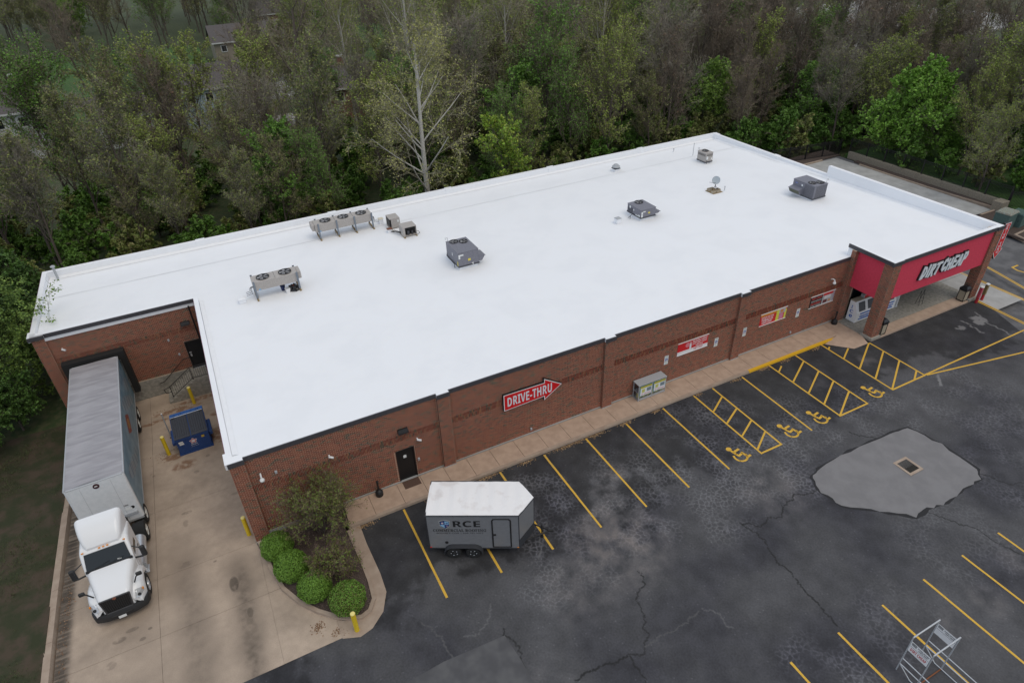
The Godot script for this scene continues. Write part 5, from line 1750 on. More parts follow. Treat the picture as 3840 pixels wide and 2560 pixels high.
	# accessible parking signs
	for p in [[24.72, "just left of the red chicken banner"], [28.64, "just right of the red chicken banner"], [31.0, "beside the pilaster left of the tobacco banner"], [35.72, "between the tobacco banner and the black banner"]]:
		o = thing("accessible_parking_sign", "small parking sign with blue wheelchair square " + p[1], "sign", Vector3(p[0], 1.82, 0.0), 0.0, "accessible parking signs on the brick wall")
		m = MB.new()
		m.rbox(Vector3(0, 0.1, 0.018), Vector3(0.3, 0.44, 0.012), 0.005)
		obj("plate", m, M.white, o)
		m = MB.new()
		m.rbox(Vector3(0, -0.235, 0.018), Vector3(0.3, 0.19, 0.012), 0.005)
		obj("lower_plate", m, M.label, o)
		card(o, "blue_square", Vector2(-0.09, -0.06), Vector2(0.09, 0.12), 0.028, mat(lin(0.01, 0.06, 0.33), 0.5))
		put_text(o, "RESERVED", 0, 0.26, 0.22, 0.035, 0.0245, mat(lin(0.06, 0.3, 0.2), 0.5))
		put_text(o, "PARKING", 0, 0.2, 0.2, 0.035, 0.0245, mat(lin(0.06, 0.3, 0.2), 0.5))
		put_text(o, "VAN", 0, -0.235, 0.12, 0.05, 0.0245, mat(lin(0.06, 0.3, 0.2), 0.5))
		m = MB.new()
		for s in [[[-0.02, 0.06], [-0.02, 0.0], [0.03, 0.0], [0.05, -0.04]], [[-0.04, 0.02], [-0.05, -0.02], [-0.01, -0.05], [0.02, -0.035]]]:
			var pl := []
			for q in s:
				pl.append(Vector2(q[0], q[1] + 0.02))
			for poly in stroke(pl, 0.008):
				m.prism(poly, 0.0285, 0.031)
		m.prism(PackedVector2Array([Vector2(-0.035, 0.085), Vector2(-0.005, 0.085), Vector2(-0.005, 0.11), Vector2(-0.035, 0.11)]), 0.0285, 0.031)
		obj("wheelchair_symbol", m, M.white, o)
	# lights, cameras and boxes
	for k in [[8.0, 3.42, 0.0, "black louvred wall light above the steel door by the sidewalk"], [-0.95, 3.42, -16.7, "black wall light above the dock door, rust stain below it"]]:
		o = thing("wall_light", k[3], "wall light", Vector3(k[0], k[1], k[2]), 0.0, "black wall lights")
		m = MB.new()
		m.hull8([Vector3(-0.27, -0.1, 0.01), Vector3(0.27, -0.1, 0.01), Vector3(0.27, -0.1, 0.22), Vector3(-0.27, -0.1, 0.22), Vector3(-0.27, 0.12, 0.01), Vector3(0.27, 0.12, 0.01), Vector3(0.25, 0.12, 0.1), Vector3(-0.25, 0.12, 0.1)])
		obj("housing", m, M.black, o)
		for j in 9:
			m = MB.new()
			m.span(Vector3(-0.25 + 0.06 * j, -0.09, 0.222), Vector3(-0.235 + 0.06 * j, -0.02, 0.23))
			obj("fin", m, M.blackmetal, o)
	for k in [[1.14, 3.72, 0.0, "white gooseneck dome camera near the store's low corner"], [38.26, 3.66, 0.0, "white gooseneck dome camera above the black banner"]]:
		o = thing("dome_camera", k[3], "camera", Vector3(k[0], k[1], k[2]), 0.0, "white cameras on the brick walls")
		m = MB.new()
		m.tube([Vector3(0, 0, 0.0), Vector3(0, 0.08, 0.12), Vector3(0, 0.06, 0.28), Vector3(0, -0.04, 0.3)], 0.04, 8)
		obj("arm", m, M.white, o)
		m = MB.new()
		m.lathe(Vector3(0, -0.2, 0.3), [Vector2(0.1, 0.0), Vector2(0.11, 0.08), Vector2(0.06, 0.16), Vector2(0, 0.17)], 14)
		obj("shell", m, M.white, o)
		m = MB.new()
		m.lathe(Vector3(0, -0.2, 0.3), [Vector2(0, -0.09), Vector2(0.06, -0.07), Vector2(0.095, 0.0)], 14)
		obj("lens", m, M.black, o)
	for k in [[4.28, 3.4, 0.0, "small white oval camera on the wall above the bushes"], [8.68, 2.55, 0.0, "small white camera beside the top of the steel door"], [-7.75, 3.72, -16.7, "white bullet camera high on the dock wing wall"]]:
		o = thing("bullet_camera", k[3], "camera", Vector3(k[0], k[1], k[2]), 0.0, "white cameras on the brick walls")
		m = MB.new()
		m.cyl(Vector3(0, 0.02, 0.0), Vector3(0, 0.0, 0.1), 0.04, 0.03, 8)
		obj("mount", m, M.white, o)
		m = MB.new()
		m.cyl(Vector3(-0.03, -0.01, 0.08), Vector3(0.16, -0.05, 0.2), 0.055, 0.06, 10)
		obj("body", m, M.white, o)
	for k in [[8.6, 1.18, 0.0, "grey electrical box right of the steel door"], [15.3, 0.36, 0.0, "grey outlet box low on the wall below the big arrow"], [35.4, 0.38, 0.0, "grey outlet box low on the wall below the tobacco banner"], [1.8, 3.55, 0.0, "tiny grey box on the wall right of the gooseneck camera"], [-2.2, 2.5, -16.7, "small grey box left of the dock door"], [-1.9, 1.3, -16.7, "small grey switch box by the dock door handle"]]:
		box_thing("junction_box", k[3], "box", Vector3(k[0], k[1], k[2] + 0.008), Vector3(0.11, 0.16, 0.09), M.galv, "grey electrical boxes on the brick walls")
	# things on the sidewalk
	smoke_post("black ash receptacle on the sidewalk left of the steel door", 6.2, 0.36)
	smoke_post("black ash receptacle by the pilaster next to the ice chest", 39.35, 0.38)
	o = thing("door_mat", "dark brown mat on the sidewalk before the steel door", "mat", Vector3(7.96, 0.0, 0.36))
	m = MB.new()
	m.rbox(Vector3(0, 0.006, 0), Vector3(0.9, 0.012, 0.56), 0.005)
	obj("mat", m, M.mat, o)
	# propane exchange cage
	o = thing("propane_cage", "grey metal propane exchange cage with green and yellow signs against the wall", "propane cage", Vector3(23.3, 0.0, 0.4))
	m = MB.new()
	m.rbox(Vector3(0, 1.17, 0), Vector3(2.06, 0.06, 0.62), 0.012)
	obj("top", m, M.galv, o)
	m = MB.new()
	for s in [[-1, -1], [1, -1], [1, 1], [-1, 1], [0, 1], [0, -1]]:
		m.span(Vector3(s[0] * 0.98 - 0.025, 0.0, s[1] * 0.26 - 0.025), Vector3(s[0] * 0.98 + 0.025, 1.14, s[1] * 0.26 + 0.025))
	m.span(Vector3(-1.0, 0.03, -0.28), Vector3(1.0, 0.06, 0.28))
	m.span(Vector3(-1.0, 0.56, -0.25), Vector3(1.0, 0.58, 0.22))
	m.span(Vector3(-1.0, 0.06, 0.24), Vector3(1.0, 0.14, 0.285))
	obj("frame", m, M.galv, o)
	for s in 14:
		m = MB.new()
		m.span(Vector3(-0.99, 0.06 + s * 0.08, -0.23), Vector3(-0.98, 0.07 + s * 0.08, 0.23))
		obj("side_bar", m, M.hvacdark, o)
	for s in [-1, 1]:
		var d := Node3D.new()
		d.name = "door"
		o.add_child(d, true)
		d.position = Vector3(s * 0.5, 0.0, 0.29)
		card(d, "sign_panel", Vector2(-0.45, 0.36), Vector2(0.45, 1.1), 0.01, mat(lin(0.08, 0.26, 0.24), 0.5))
		card(d, "white_panel", Vector2(-0.4, 0.38), Vector2(0.43, 0.92), 0.014, M.letter)
		card(d, "yellow_panel", Vector2(-0.4, 0.93), Vector2(0.43, 1.06), 0.015, mat(lin(0.72, 0.62, 0.05), 0.5))
		put_text(d, "Propane Tank Exchange", 0.01, 0.995, 0.76, 0.08, 0.0155, M.black)
		card(d, "tank_print", Vector2(-0.3, 0.6), Vector2(-0.08, 0.86), 0.017, mat(lin(0.55, 0.55, 0.16), 0.5))
		card(d, "grey_print", Vector2(0.06, 0.62), Vector2(0.38, 0.88), 0.017, mat(lin(0.18, 0.24, 0.28), 0.5))
		put_text(d, "NO SMOKING", 0.02, 0.48, 0.7, 0.07, 0.0145, mat(lin(0.6, 0.08, 0.1), 0.5))
	for k in 6:
		var px := 22.52 + k * 0.32
		var tk := thing("propane_tank", "yellow-white propane cylinder standing on the bottom shelf of the grey cage", "propane tank", Vector3(px, 0.06, 0.4), 0.0, "cylinders in the propane cage")
		m = MB.new()
		m.lathe(Vector3.ZERO, [Vector2(0, 0.0), Vector2(0.11, 0.0), Vector2(0.14, 0.05), Vector2(0.14, 0.28), Vector2(0.1, 0.35), Vector2(0.03, 0.37)], 16)
		obj("cylinder", m, mat(lin(0.60, 0.56, 0.24), 0.5), tk)
		m = MB.new()
		m.lathe(Vector3.ZERO, [Vector2(0.09, 0.36), Vector2(0.09, 0.46), Vector2(0.08, 0.46), Vector2(0.08, 0.36)], 14)
		obj("collar", m, M.white, tk)
	# ice chests
	for k in [[40.56, "white ice chest with ICE down its side beside the pilaster"], [42.66, "white ice chest behind the brick column, next to a sandwich sign"]]:
		o = thing("ice_chest", k[1], "ice chest", Vector3(k[0], 0.0, 0.32), 0.0, "white ice chests under the canopy")
		m = MB.new()
		m.xf = Transform3D(Basis(Vector3(0, 0, 1), Vector3.UP, Vector3(-1, 0, 0)), Vector3(2.05, 0, 0))
		m.prism(PackedVector2Array([Vector2(0, 0.03), Vector2(0.7, 0.03), Vector2(0.7, 0.7), Vector2(0.4, 1.55), Vector2(0.0, 1.55)]), 0.0, 2.05)
		obj("cabinet", m, M.white, o)
		m = MB.new()
		m.rbox(Vector3(1.025, 1.58, 0.2), Vector3(2.09, 0.06, 0.44), 0.02)
		obj("top", m, M.panelbeige, o)
		var sl := Basis(Vector3.RIGHT, -atan2(0.3, 0.85))
		for q in [0.35, 1.25]:
			m = MB.new()
			m.xf = Transform3D(sl, Vector3(q + 0.24, 1.12, 0.552))
			m.rbox(Vector3(0, 0.02, 0.02), Vector3(0.62, 0.66, 0.03), 0.01)
			var dr := obj("door", m, mat(lin(0.07, 0.072, 0.078), 0.5), o)
			m = MB.new()
			m.xf = Transform3D(sl, Vector3(q + 0.5, 1.12, 0.552))
			m.rbox(Vector3(0.0, -0.05, 0.05), Vector3(0.03, 0.14, 0.03), 0.008)
			obj("handle", m, M.black, dr)
		for q in [0.16, 0.38, 0.58]:
			card(o, "blue_band", Vector2(0.3 + q * 0.2, q), Vector2(1.75 + q * 0.2, q + (0.09 if q == 0.38 else 0.11)), 0.706, M.iceblue)
		put_text(o, "Home City Ice", 1.1, 0.32, 1.1, 0.1, 0.702, M.iceblue)
		if k[0] < 41.0:
			var lb := Basis(Vector3.UP, -PI / 2)
			for l in [["I", 1.12, 0.1, 0.07], ["C", 0.78, 0.26, 0.12], ["e", 0.42, 0.24, 0.17]]:
				text(l[0], l[2], 0.24, 0.006, M.iceblue, o, Transform3D(lb, Vector3(-0.006, l[1], 0.2 + l[3] * 0.6)))
	o = thing("sign_box", "small grey box with a red printed front lying on top of the ice chest", "box", Vector3(41.7, 1.61, 0.55))
	m = MB.new()
	m.rbox(Vector3(0, 0.13, -0.02), Vector3(0.6, 0.26, 0.3), 0.02)
	obj("casing", m, M.galv, o)
	m = MB.new()
	m.span(Vector3(-0.27, 0.03, 0.131), Vector3(0.27, 0.23, 0.136))
	obj("red_front", m, M.signred, o)
	o = thing("sandwich_sign", "white portable sign on a grey moulded base beside the ice chests", "sign", Vector3(44.98, -0.004, 0.75))
	m = MB.new()
	m.lathe(Vector3.ZERO, [Vector2(0, 0.12), Vector2(0.2, 0.1), Vector2(0.3, 0.04), Vector2(0.3, 0.0)], 14)
	obj("base", m, M.galv, o)
	m = MB.new()
	m.rbox(Vector3(0, 0.62, 0), Vector3(0.06, 0.96, 0.56), 0.01)
	obj("panel", m, M.white, o)
	o = thing("plant_stand", "thin black metal display rack on the deck under the canopy", "rack", Vector3(46.7, -0.004, 1.55))
	m = MB.new()
	for s in [-0.18, 0.18]:
		m.tube([Vector3(s, 0, -0.15), Vector3(s, 1.2, 0)], 0.015, 6)
		m.tube([Vector3(s, 0, 0.15), Vector3(s, 1.2, 0)], 0.015, 6)
	for h in [0.3, 0.6, 0.9]:
		m.tube([Vector3(-0.18, h, 0.1), Vector3(0.18, h, 0.1)], 0.012, 6)
	obj("frame", m, M.blackmetal, o)
	litter_bin("black litter bin with beige stone panels beside the near canopy column", 41.02, 2.7)
	litter_bin("black litter bin with beige stone panels beside the far canopy column", 49.9, 2.66)
	for k in [[50.7, 3.3, "slim red post with a printed sleeve at the far canopy column"], [51.45, 3.25, "slim red post with a gold sleeve and white cap by the double yellow line"]]:
		o = thing("lane_post", k[2], "post", Vector3(k[0], lot_y(k[1]) + 0.012, k[1]), 0.0, "red lane posts at the drive-through")
		m = MB.new()
		m.cyl(Vector3.ZERO, Vector3(0, 0.45, 0), 0.1, 0.1, 14)
		obj("red_base", m, mat(lin(0.42, 0.02, 0.03), 0.5), o)
		m = MB.new()
		m.rbox(Vector3(0, 0.86, 0), Vector3(0.2, 0.82, 0.2), 0.02)
		obj("sleeve", m, mat(lin(0.2, 0.15, 0.06), 0.5) if k[0] > 51.0 else mat(lin(0.45, 0.05, 0.08), 0.5), o)
		m = MB.new()
		m.rbox(Vector3(0, 1.31, 0), Vector3(0.26, 0.08, 0.22), 0.02)
		obj("cap", m, M.label, o)


func bollard(label: String, x: float, y: float, z: float, h: float) -> void:
	var o := thing("bollard", label, "bollard", Vector3(x, y, z), 0.0, "yellow bollards round the dock drive")
	var m := MB.new()
	m.cyl(Vector3(0, -0.05, 0), Vector3(0, h - 0.03, 0), 0.105, 0.105, 18)
	obj("post", m, M.bollard, o)
	m = MB.new()
	m.lathe(Vector3(0, h - 0.03, 0), [Vector2(0.108, -0.01), Vector2(0.108, 0.01), Vector2(0.09, 0.035), Vector2(0, 0.045)], 18)
	obj("cap", m, M.bollardtop, o)


func dock_things() -> void:
	bollard("yellow bollard with a rust ring at its foot left of the blue dumpster", -3.62, drive_y(-9.7), -9.7, 1.38)
	bollard("yellow bollard between the blue dumpster and the dock steps", -1.9, drive_y(-14.5), -14.5, 1.33)
	bollard("yellow bollard at the low front corner of the store", -0.28, drive_y(-0.7), -0.7, 1.27)
	bollard("yellow bollard at the tip of the planted island", 3.05, drive_y(7.05) + 0.01, 7.05, 1.2)
	var o := thing("sign_post", "slim galvanised post standing left of the blue dumpster", "post", Vector3(-3.43, drive_y(-11.4), -11.4))
	var m := MB.new()
	m.cyl(Vector3(0, -0.04, 0), Vector3(0, 1.85, 0), 0.035, 0.035, 10)
	obj("pipe", m, M.galv, o)
	m = MB.new()
	m.cyl(Vector3(0, 0.0, 0), Vector3(0, 0.02, 0), 0.09, 0.09, 12)
	obj("foot_plate", m, mat(lin(0.12, 0.06, 0.035), 0.9), o)
	m = MB.new()
	m.cyl(Vector3(0, 1.85, 0), Vector3(0, 1.88, 0), 0.045, 0.04, 10)
	obj("cap", m, M.label, o)
	# dumpster
	o = thing("dumpster", "blue steel dumpster with two ribbed charcoal lids and a star emblem", "dumpster", Vector3(-2.1, drive_y(-9.6), -9.2), 0.03)
	var W := 1.8
	m = MB.new()
	m.hull8([Vector3(-0.86, 0.16, -2.1), Vector3(0.86, 0.16, -2.1), Vector3(0.86, 0.1, 0.0), Vector3(-0.86, 0.1, 0.0), Vector3(-0.9, 1.5, -1.75), Vector3(0.9, 1.5, -1.75), Vector3(0.9, 1.26, 0.08), Vector3(-0.9, 1.26, 0.08)])
	var body := obj("body", m, M.dumpster, o)
	m = MB.new()
	m.span(Vector3(-0.93, 0.0, -2.05), Vector3(0.93, 0.14, 0.03))
	obj("bottom_rail", m, M.dumpster, body)
	m = MB.new()
	m.hull8([Vector3(-0.93, 1.2, -1.8), Vector3(0.93, 1.2, -1.8), Vector3(0.93, 1.17, 0.12), Vector3(-0.93, 1.17, 0.12), Vector3(-0.93, 1.515, -1.8), Vector3(0.93, 1.515, -1.8), Vector3(0.93, 1.275, 0.12), Vector3(-0.93, 1.275, 0.12)])
	obj("top_rail", m, M.dumpster, body)
	for s in [-1, 1]:
		m = MB.new()
		m.rbox(Vector3(s * 1.0, 0.78, -0.9), Vector3(0.2, 0.22, 1.3), 0.02)
		obj("fork_pocket", m, M.dumpster, body)
		m = MB.new()
		m.hull8([Vector3(s * 0.88 - 0.03, 0.14, -0.5), Vector3(s * 0.88 + 0.03, 0.14, -0.5), Vector3(s * 0.88 + 0.03, 0.14, -0.4), Vector3(s * 0.88 - 0.03, 0.14, -0.4), Vector3(s * 0.9 - 0.03, 1.2, -0.5), Vector3(s * 0.9 + 0.03, 1.2, -0.5), Vector3(s * 0.9 + 0.03, 1.2, -0.4), Vector3(s * 0.9 - 0.03, 1.2, -0.4)])
		obj("side_rib", m, M.dumpster, body)
	m = MB.new()
	m.hull8([Vector3(-0.92, 1.3, -2.2), Vector3(0.92, 1.3, -2.2), Vector3(0.92, 1.46, -1.78), Vector3(-0.92, 1.46, -1.78), Vector3(-0.92, 1.46, -2.28), Vector3(0.92, 1.46, -2.28), Vector3(0.92, 1.56, -1.78), Vector3(-0.92, 1.56, -1.78)])
	var rear := obj("rear_flange", m, M.dumpsterlite, o)
	for k in [-0.7, -0.35, 0.2, 0.6]:
		m = MB.new()
		m.xf = Transform3D(Basis(Vector3.RIGHT, -0.2), Vector3(k, 1.545, -2.02))
		m.rbox(Vector3.ZERO, Vector3(0.12, 0.05, 0.22), 0.015)
		obj("gusset", m, M.dumpsterlite, rear)
	m = MB.new()
	m.tube([Vector3(-0.88, 1.58, -1.74), Vector3(0.88, 1.58, -1.74)], 0.018, 8)
	obj("hinge_rod", m, M.steel, o)
	var tilt := atan2(0.24, 1.85)
	for s in [-1, 1]:
		var l := Node3D.new()
		l.name = "lid"
		o.add_child(l, true)
		l.transform = Transform3D(Basis(Vector3.RIGHT, tilt), Vector3(s * 0.46, 1.55, -1.72))
		m = MB.new()
		m.rbox(Vector3(0, 0, 0.93), Vector3(0.88, 0.035, 1.86), 0.012)
		obj("panel", m, M.lid, l)
		for k in 7:
			m = MB.new()
			m.hexa(Vector3(-0.36 + 0.12 * k, 0.03, 0.9), Vector3(0.07, 0.03, 1.6), Vector3(0.045, 0.03, 1.56))
			obj("rib", m, M.lid, l)
		m = MB.new()
		m.rbox(Vector3(0.3 * s, 0.03, 0.05), Vector3(0.16, 0.05, 0.1), 0.01)
		obj("hinge", m, M.black, l)
	# front face leans out: emblem, stickers and print
	var face := Transform3D(Basis(Vector3.RIGHT, atan2(0.08, 1.16)), Vector3(0, 0.7, 0.049))
	var dec := Node3D.new()
	dec.name = "front_decals"
	o.add_child(dec, true)
	dec.transform = face
	var st := func(cx: float, cy: float, R: float, r: float, z0: float, z1: float, mm: Material, called: String):
		var poly := PackedVector2Array()
		for k in 40:
			var a := TAU * k / 40.0 + PI / 2
			var d := lerpf(r, R, 0.5 + 0.5 * cos(5.0 * (a - PI / 2)))
			poly.append(Vector2(cx + d * cos(a), cy + d * sin(a)))
		var q := MB.new()
		q.prism(poly, z0, z1)
		obj(called, q, mm, dec)
	st.call(0.0, 0.16, 0.21, 0.14, 0.0, 0.004, M.label, "emblem")
	st.call(0.0, 0.16, 0.18, 0.115, 0.0045, 0.006, mat(lin(0.5, 0.03, 0.06), 0.5), "emblem")
	st.call(0.0, 0.16, 0.13, 0.055, 0.0065, 0.008, M.label, "emblem")
	put_text(dec, "REPUBLIC", 0.0, -0.1, 0.36, 0.055, 0.002, M.label)
	put_text(dec, "republicservices.com", 0.0, -0.24, 0.42, 0.03, 0.002, M.label)
	card(dec, "sticker", Vector2(-0.76, 0.24), Vector2(-0.52, 0.36), 0.006, M.label)
	card(dec, "sticker", Vector2(-0.74, 0.1), Vector2(-0.5, 0.22), 0.006, M.label)
	card(dec, "sticker", Vector2(0.48, 0.22), Vector2(0.64, 0.38), 0.006, mat(lin(0.6, 0.42, 0.05), 0.5))
	# dock steps and landing
	o = thing("dock_steps", "grey concrete steps and landing rising to the dock door", "steps", Vector3(-1.62, drive_y(-16.0), -15.94))
	var rise := -drive_y(-16.0)
	m = MB.new()
	m.span(Vector3(0.0, -0.1, -0.7), Vector3(1.58, rise, 0.74))
	obj("landing", m, M.conc, o)
	for k in 6:
		m = MB.new()
		var h := rise * (6 - k) / 7.0
		m.span(Vector3(-0.28 * (k + 1), -0.1, -0.7), Vector3(-0.28 * k - 0.002, h, 0.74))
		obj("step", m, M.conc, o)
	# railing on the open side and grab rail on the wall
	var base := Vector3(-1.62, 0, -15.3)
	o = thing("stair_railing", "black iron railing with balusters along the dock steps and landing", "railing", base)
	var A := Vector3(-1.36, -1.0, 0.0)
	var B := Vector3(0.1, 0.0, 0.0)
	var C := Vector3(1.55, 0.0, 0.0)
	m = MB.new()
	m.tube([A + Vector3(-0.3, 0.5, 0), A + Vector3(-0.38, 0.8, 0.0), A + Vector3(0, 0.92, 0), B + Vector3(0, 0.95, 0), C + Vector3(0, 0.95, 0)], 0.022, 8)
	m.tube([A + Vector3(-0.3, 0.5, 0), A + Vector3(0, 0.52, 0)], 0.022, 8)
	obj("top_rail", m, M.blackmetal, o)
	m = MB.new()
	m.tube([A + Vector3(0, 0.14, 0), B + Vector3(0, 0.12, 0), C + Vector3(0, 0.12, 0)], 0.018, 6)
	obj("bottom_rail", m, M.blackmetal, o)
	for k in [[A, -0.15], [B, 0.0], [C, 0.0]]:
		m = MB.new()
		m.tube([k[0] + Vector3(0, k[1], 0), k[0] + Vector3(0, 0.95, 0)], 0.025, 6)
		obj("post", m, M.blackmetal, o)
	for k in 22:
		var t := (k + 1) / 23.0
		var p := A.lerp(B, t * 2.0) if t < 0.5 else B.lerp(C, t * 2.0 - 1.0)
		m = MB.new()
		m.tube([p + Vector3(0, 0.13, 0), p + Vector3(0, 0.93, 0)], 0.009, 5)
		obj("baluster", m, M.blackmetal, o)
	o = thing("wall_handrail", "black handrail fixed to the brick wall above the dock steps", "handrail", Vector3(-3.0, 0.0, -16.62))
	m = MB.new()
	m.tube([Vector3(-0.62, -0.42, 0.06), Vector3(-0.3, -0.36, 0.06), Vector3(1.2, 0.9, 0.06), Vector3(1.55, 0.92, 0.06), Vector3(1.58, 0.9, 0.0)], 0.022, 8)
	obj("rail", m, M.blackmetal, o)
	for k in [Vector3(-0.3, -0.36, 0), Vector3(0.5, 0.31, 0), Vector3(1.2, 0.9, 0)]:
		m = MB.new()
		m.tube([k + Vector3(0, 0, -0.03), k + Vector3(0, 0, 0.06)], 0.012, 6)
		obj("bracket", m, M.blackmetal, o)
	for k in [[Vector3(-0.35, 0.0, -15.55), "dark blue round bin on the dock landing by the door"], [Vector3(-0.32, drive_y(-14.9), -14.85), "dark bin on the drive below the dock landing"]]:
		o = thing("round_bin", k[1], "bin", k[0], 0.0, "bins by the dock steps")
		m = MB.new()
		m.lathe(Vector3.ZERO, [Vector2(0, 0.02), Vector2(0.17, 0.0), Vector2(0.22, 0.55), Vector2(0.235, 0.56), Vector2(0.21, 0.54), Vector2(0.17, 0.2), Vector2(0, 0.2)], 18)
		obj("tub", m, mat(lin(0.012, 0.025, 0.075), 0.5), o)
		m = MB.new()
		m.lathe(Vector3.ZERO, [Vector2(0.235, 0.5), Vector2(0.245, 0.52), Vector2(0.245, 0.57), Vector2(0.23, 0.57)], 18)
		obj("rim", m, M.black, o)


# smooth skin through sections of equal point count, sections ordered along the body
func loft(mb: MB, S: Array, cap0 := true, cap1 := true) -> void:
	var n: int = S.size()
	var k: int = S[0].size()
	var N := []
	for i in n:
		var row := []
		for j in k:
			var a: Vector3 = S[mini(i + 1, n - 1)][j] - S[maxi(i - 1, 0)][j]
			var b: Vector3 = S[i][mini(j + 1, k - 1)] - S[i][maxi(j - 1, 0)]
			row.append(a.cross(b).normalized())
		N.append(row)
	var mid := Vector3()
	for s in S:
		for p in s:
			mid += p / float(n * k)
	var flip: bool = N[n / 2][k / 2].dot(S[n / 2][k / 2] - mid) < 0.0
	for i in n - 1:
		for j in k - 1:
			var q := [S[i][j], S[i + 1][j], S[i + 1][j + 1], S[i][j + 1]]
			var w := [N[i][j], N[i + 1][j], N[i + 1][j + 1], N[i][j + 1]]
			if flip:
				q.reverse()
				w.reverse()
				for t in 4:
					w[t] = -w[t]
			mb.trin(q[0], q[1], q[2], w[0], w[1], w[2])
			mb.trin(q[0], q[2], q[3], w[0], w[2], w[3])
	for c in [[cap0, 0], [cap1, n - 1]]:
		if c[0]:
			var s: Array = S[c[1]]
			var o := Vector3()
			for p in s:
				o += p / float(k)
			for j in k:
				mb.otri(o, s[j], s[(j + 1) % k], mid)


func wheel(parent: Node3D, at: Vector3, r: float, w: float, side: float, rimm: Material, called := "wheel") -> void:
	var o := Node3D.new()
	o.name = called
	parent.add_child(o, true)
	o.position = at
	var t := MB.new()
	t.xf = Transform3D(Basis(Vector3.BACK, -PI / 2 * side), Vector3.ZERO)
	t.lathe(Vector3.ZERO, [Vector2(r * 0.6, -w / 2), Vector2(r * 0.93, -w / 2), Vector2(r, -w / 2 + 0.04), Vector2(r, w / 2 - 0.04), Vector2(r * 0.93, w / 2), Vector2(r * 0.6, w / 2)], 28)
	obj("tyre", t, M.rubber, o)
	var m := MB.new()
	m.xf = t.xf
	m.lathe(Vector3.ZERO, [Vector2(r * 0.6, w / 2 - 0.005), Vector2(r * 0.56, w / 2 - 0.01), Vector2(r * 0.5, w / 2 - 0.06), Vector2(r * 0.24, w / 2 - 0.05), Vector2(r * 0.2, w / 2 + 0.02), Vector2(0, w / 2 + 0.03)], 24)
	obj("rim", m, rimm, o)


func section(z: float, hw: float, yb: float, yt: float, r: float, n := 5) -> Array:
	var p := [Vector3(-hw, yb, z)]
	for i in n:
		var a := PI / 2 * i / (n - 1)
		p.append(Vector3(-hw + r - r * cos(a), yt - r + r * sin(a), z))
	for i in n:
		var a := PI / 2 * (1.0 - i / float(n - 1))
		p.append(Vector3(hw - r + r * cos(a), yt - r + r * sin(a), z))
	p.append(Vector3(hw, yb, z))
	return p


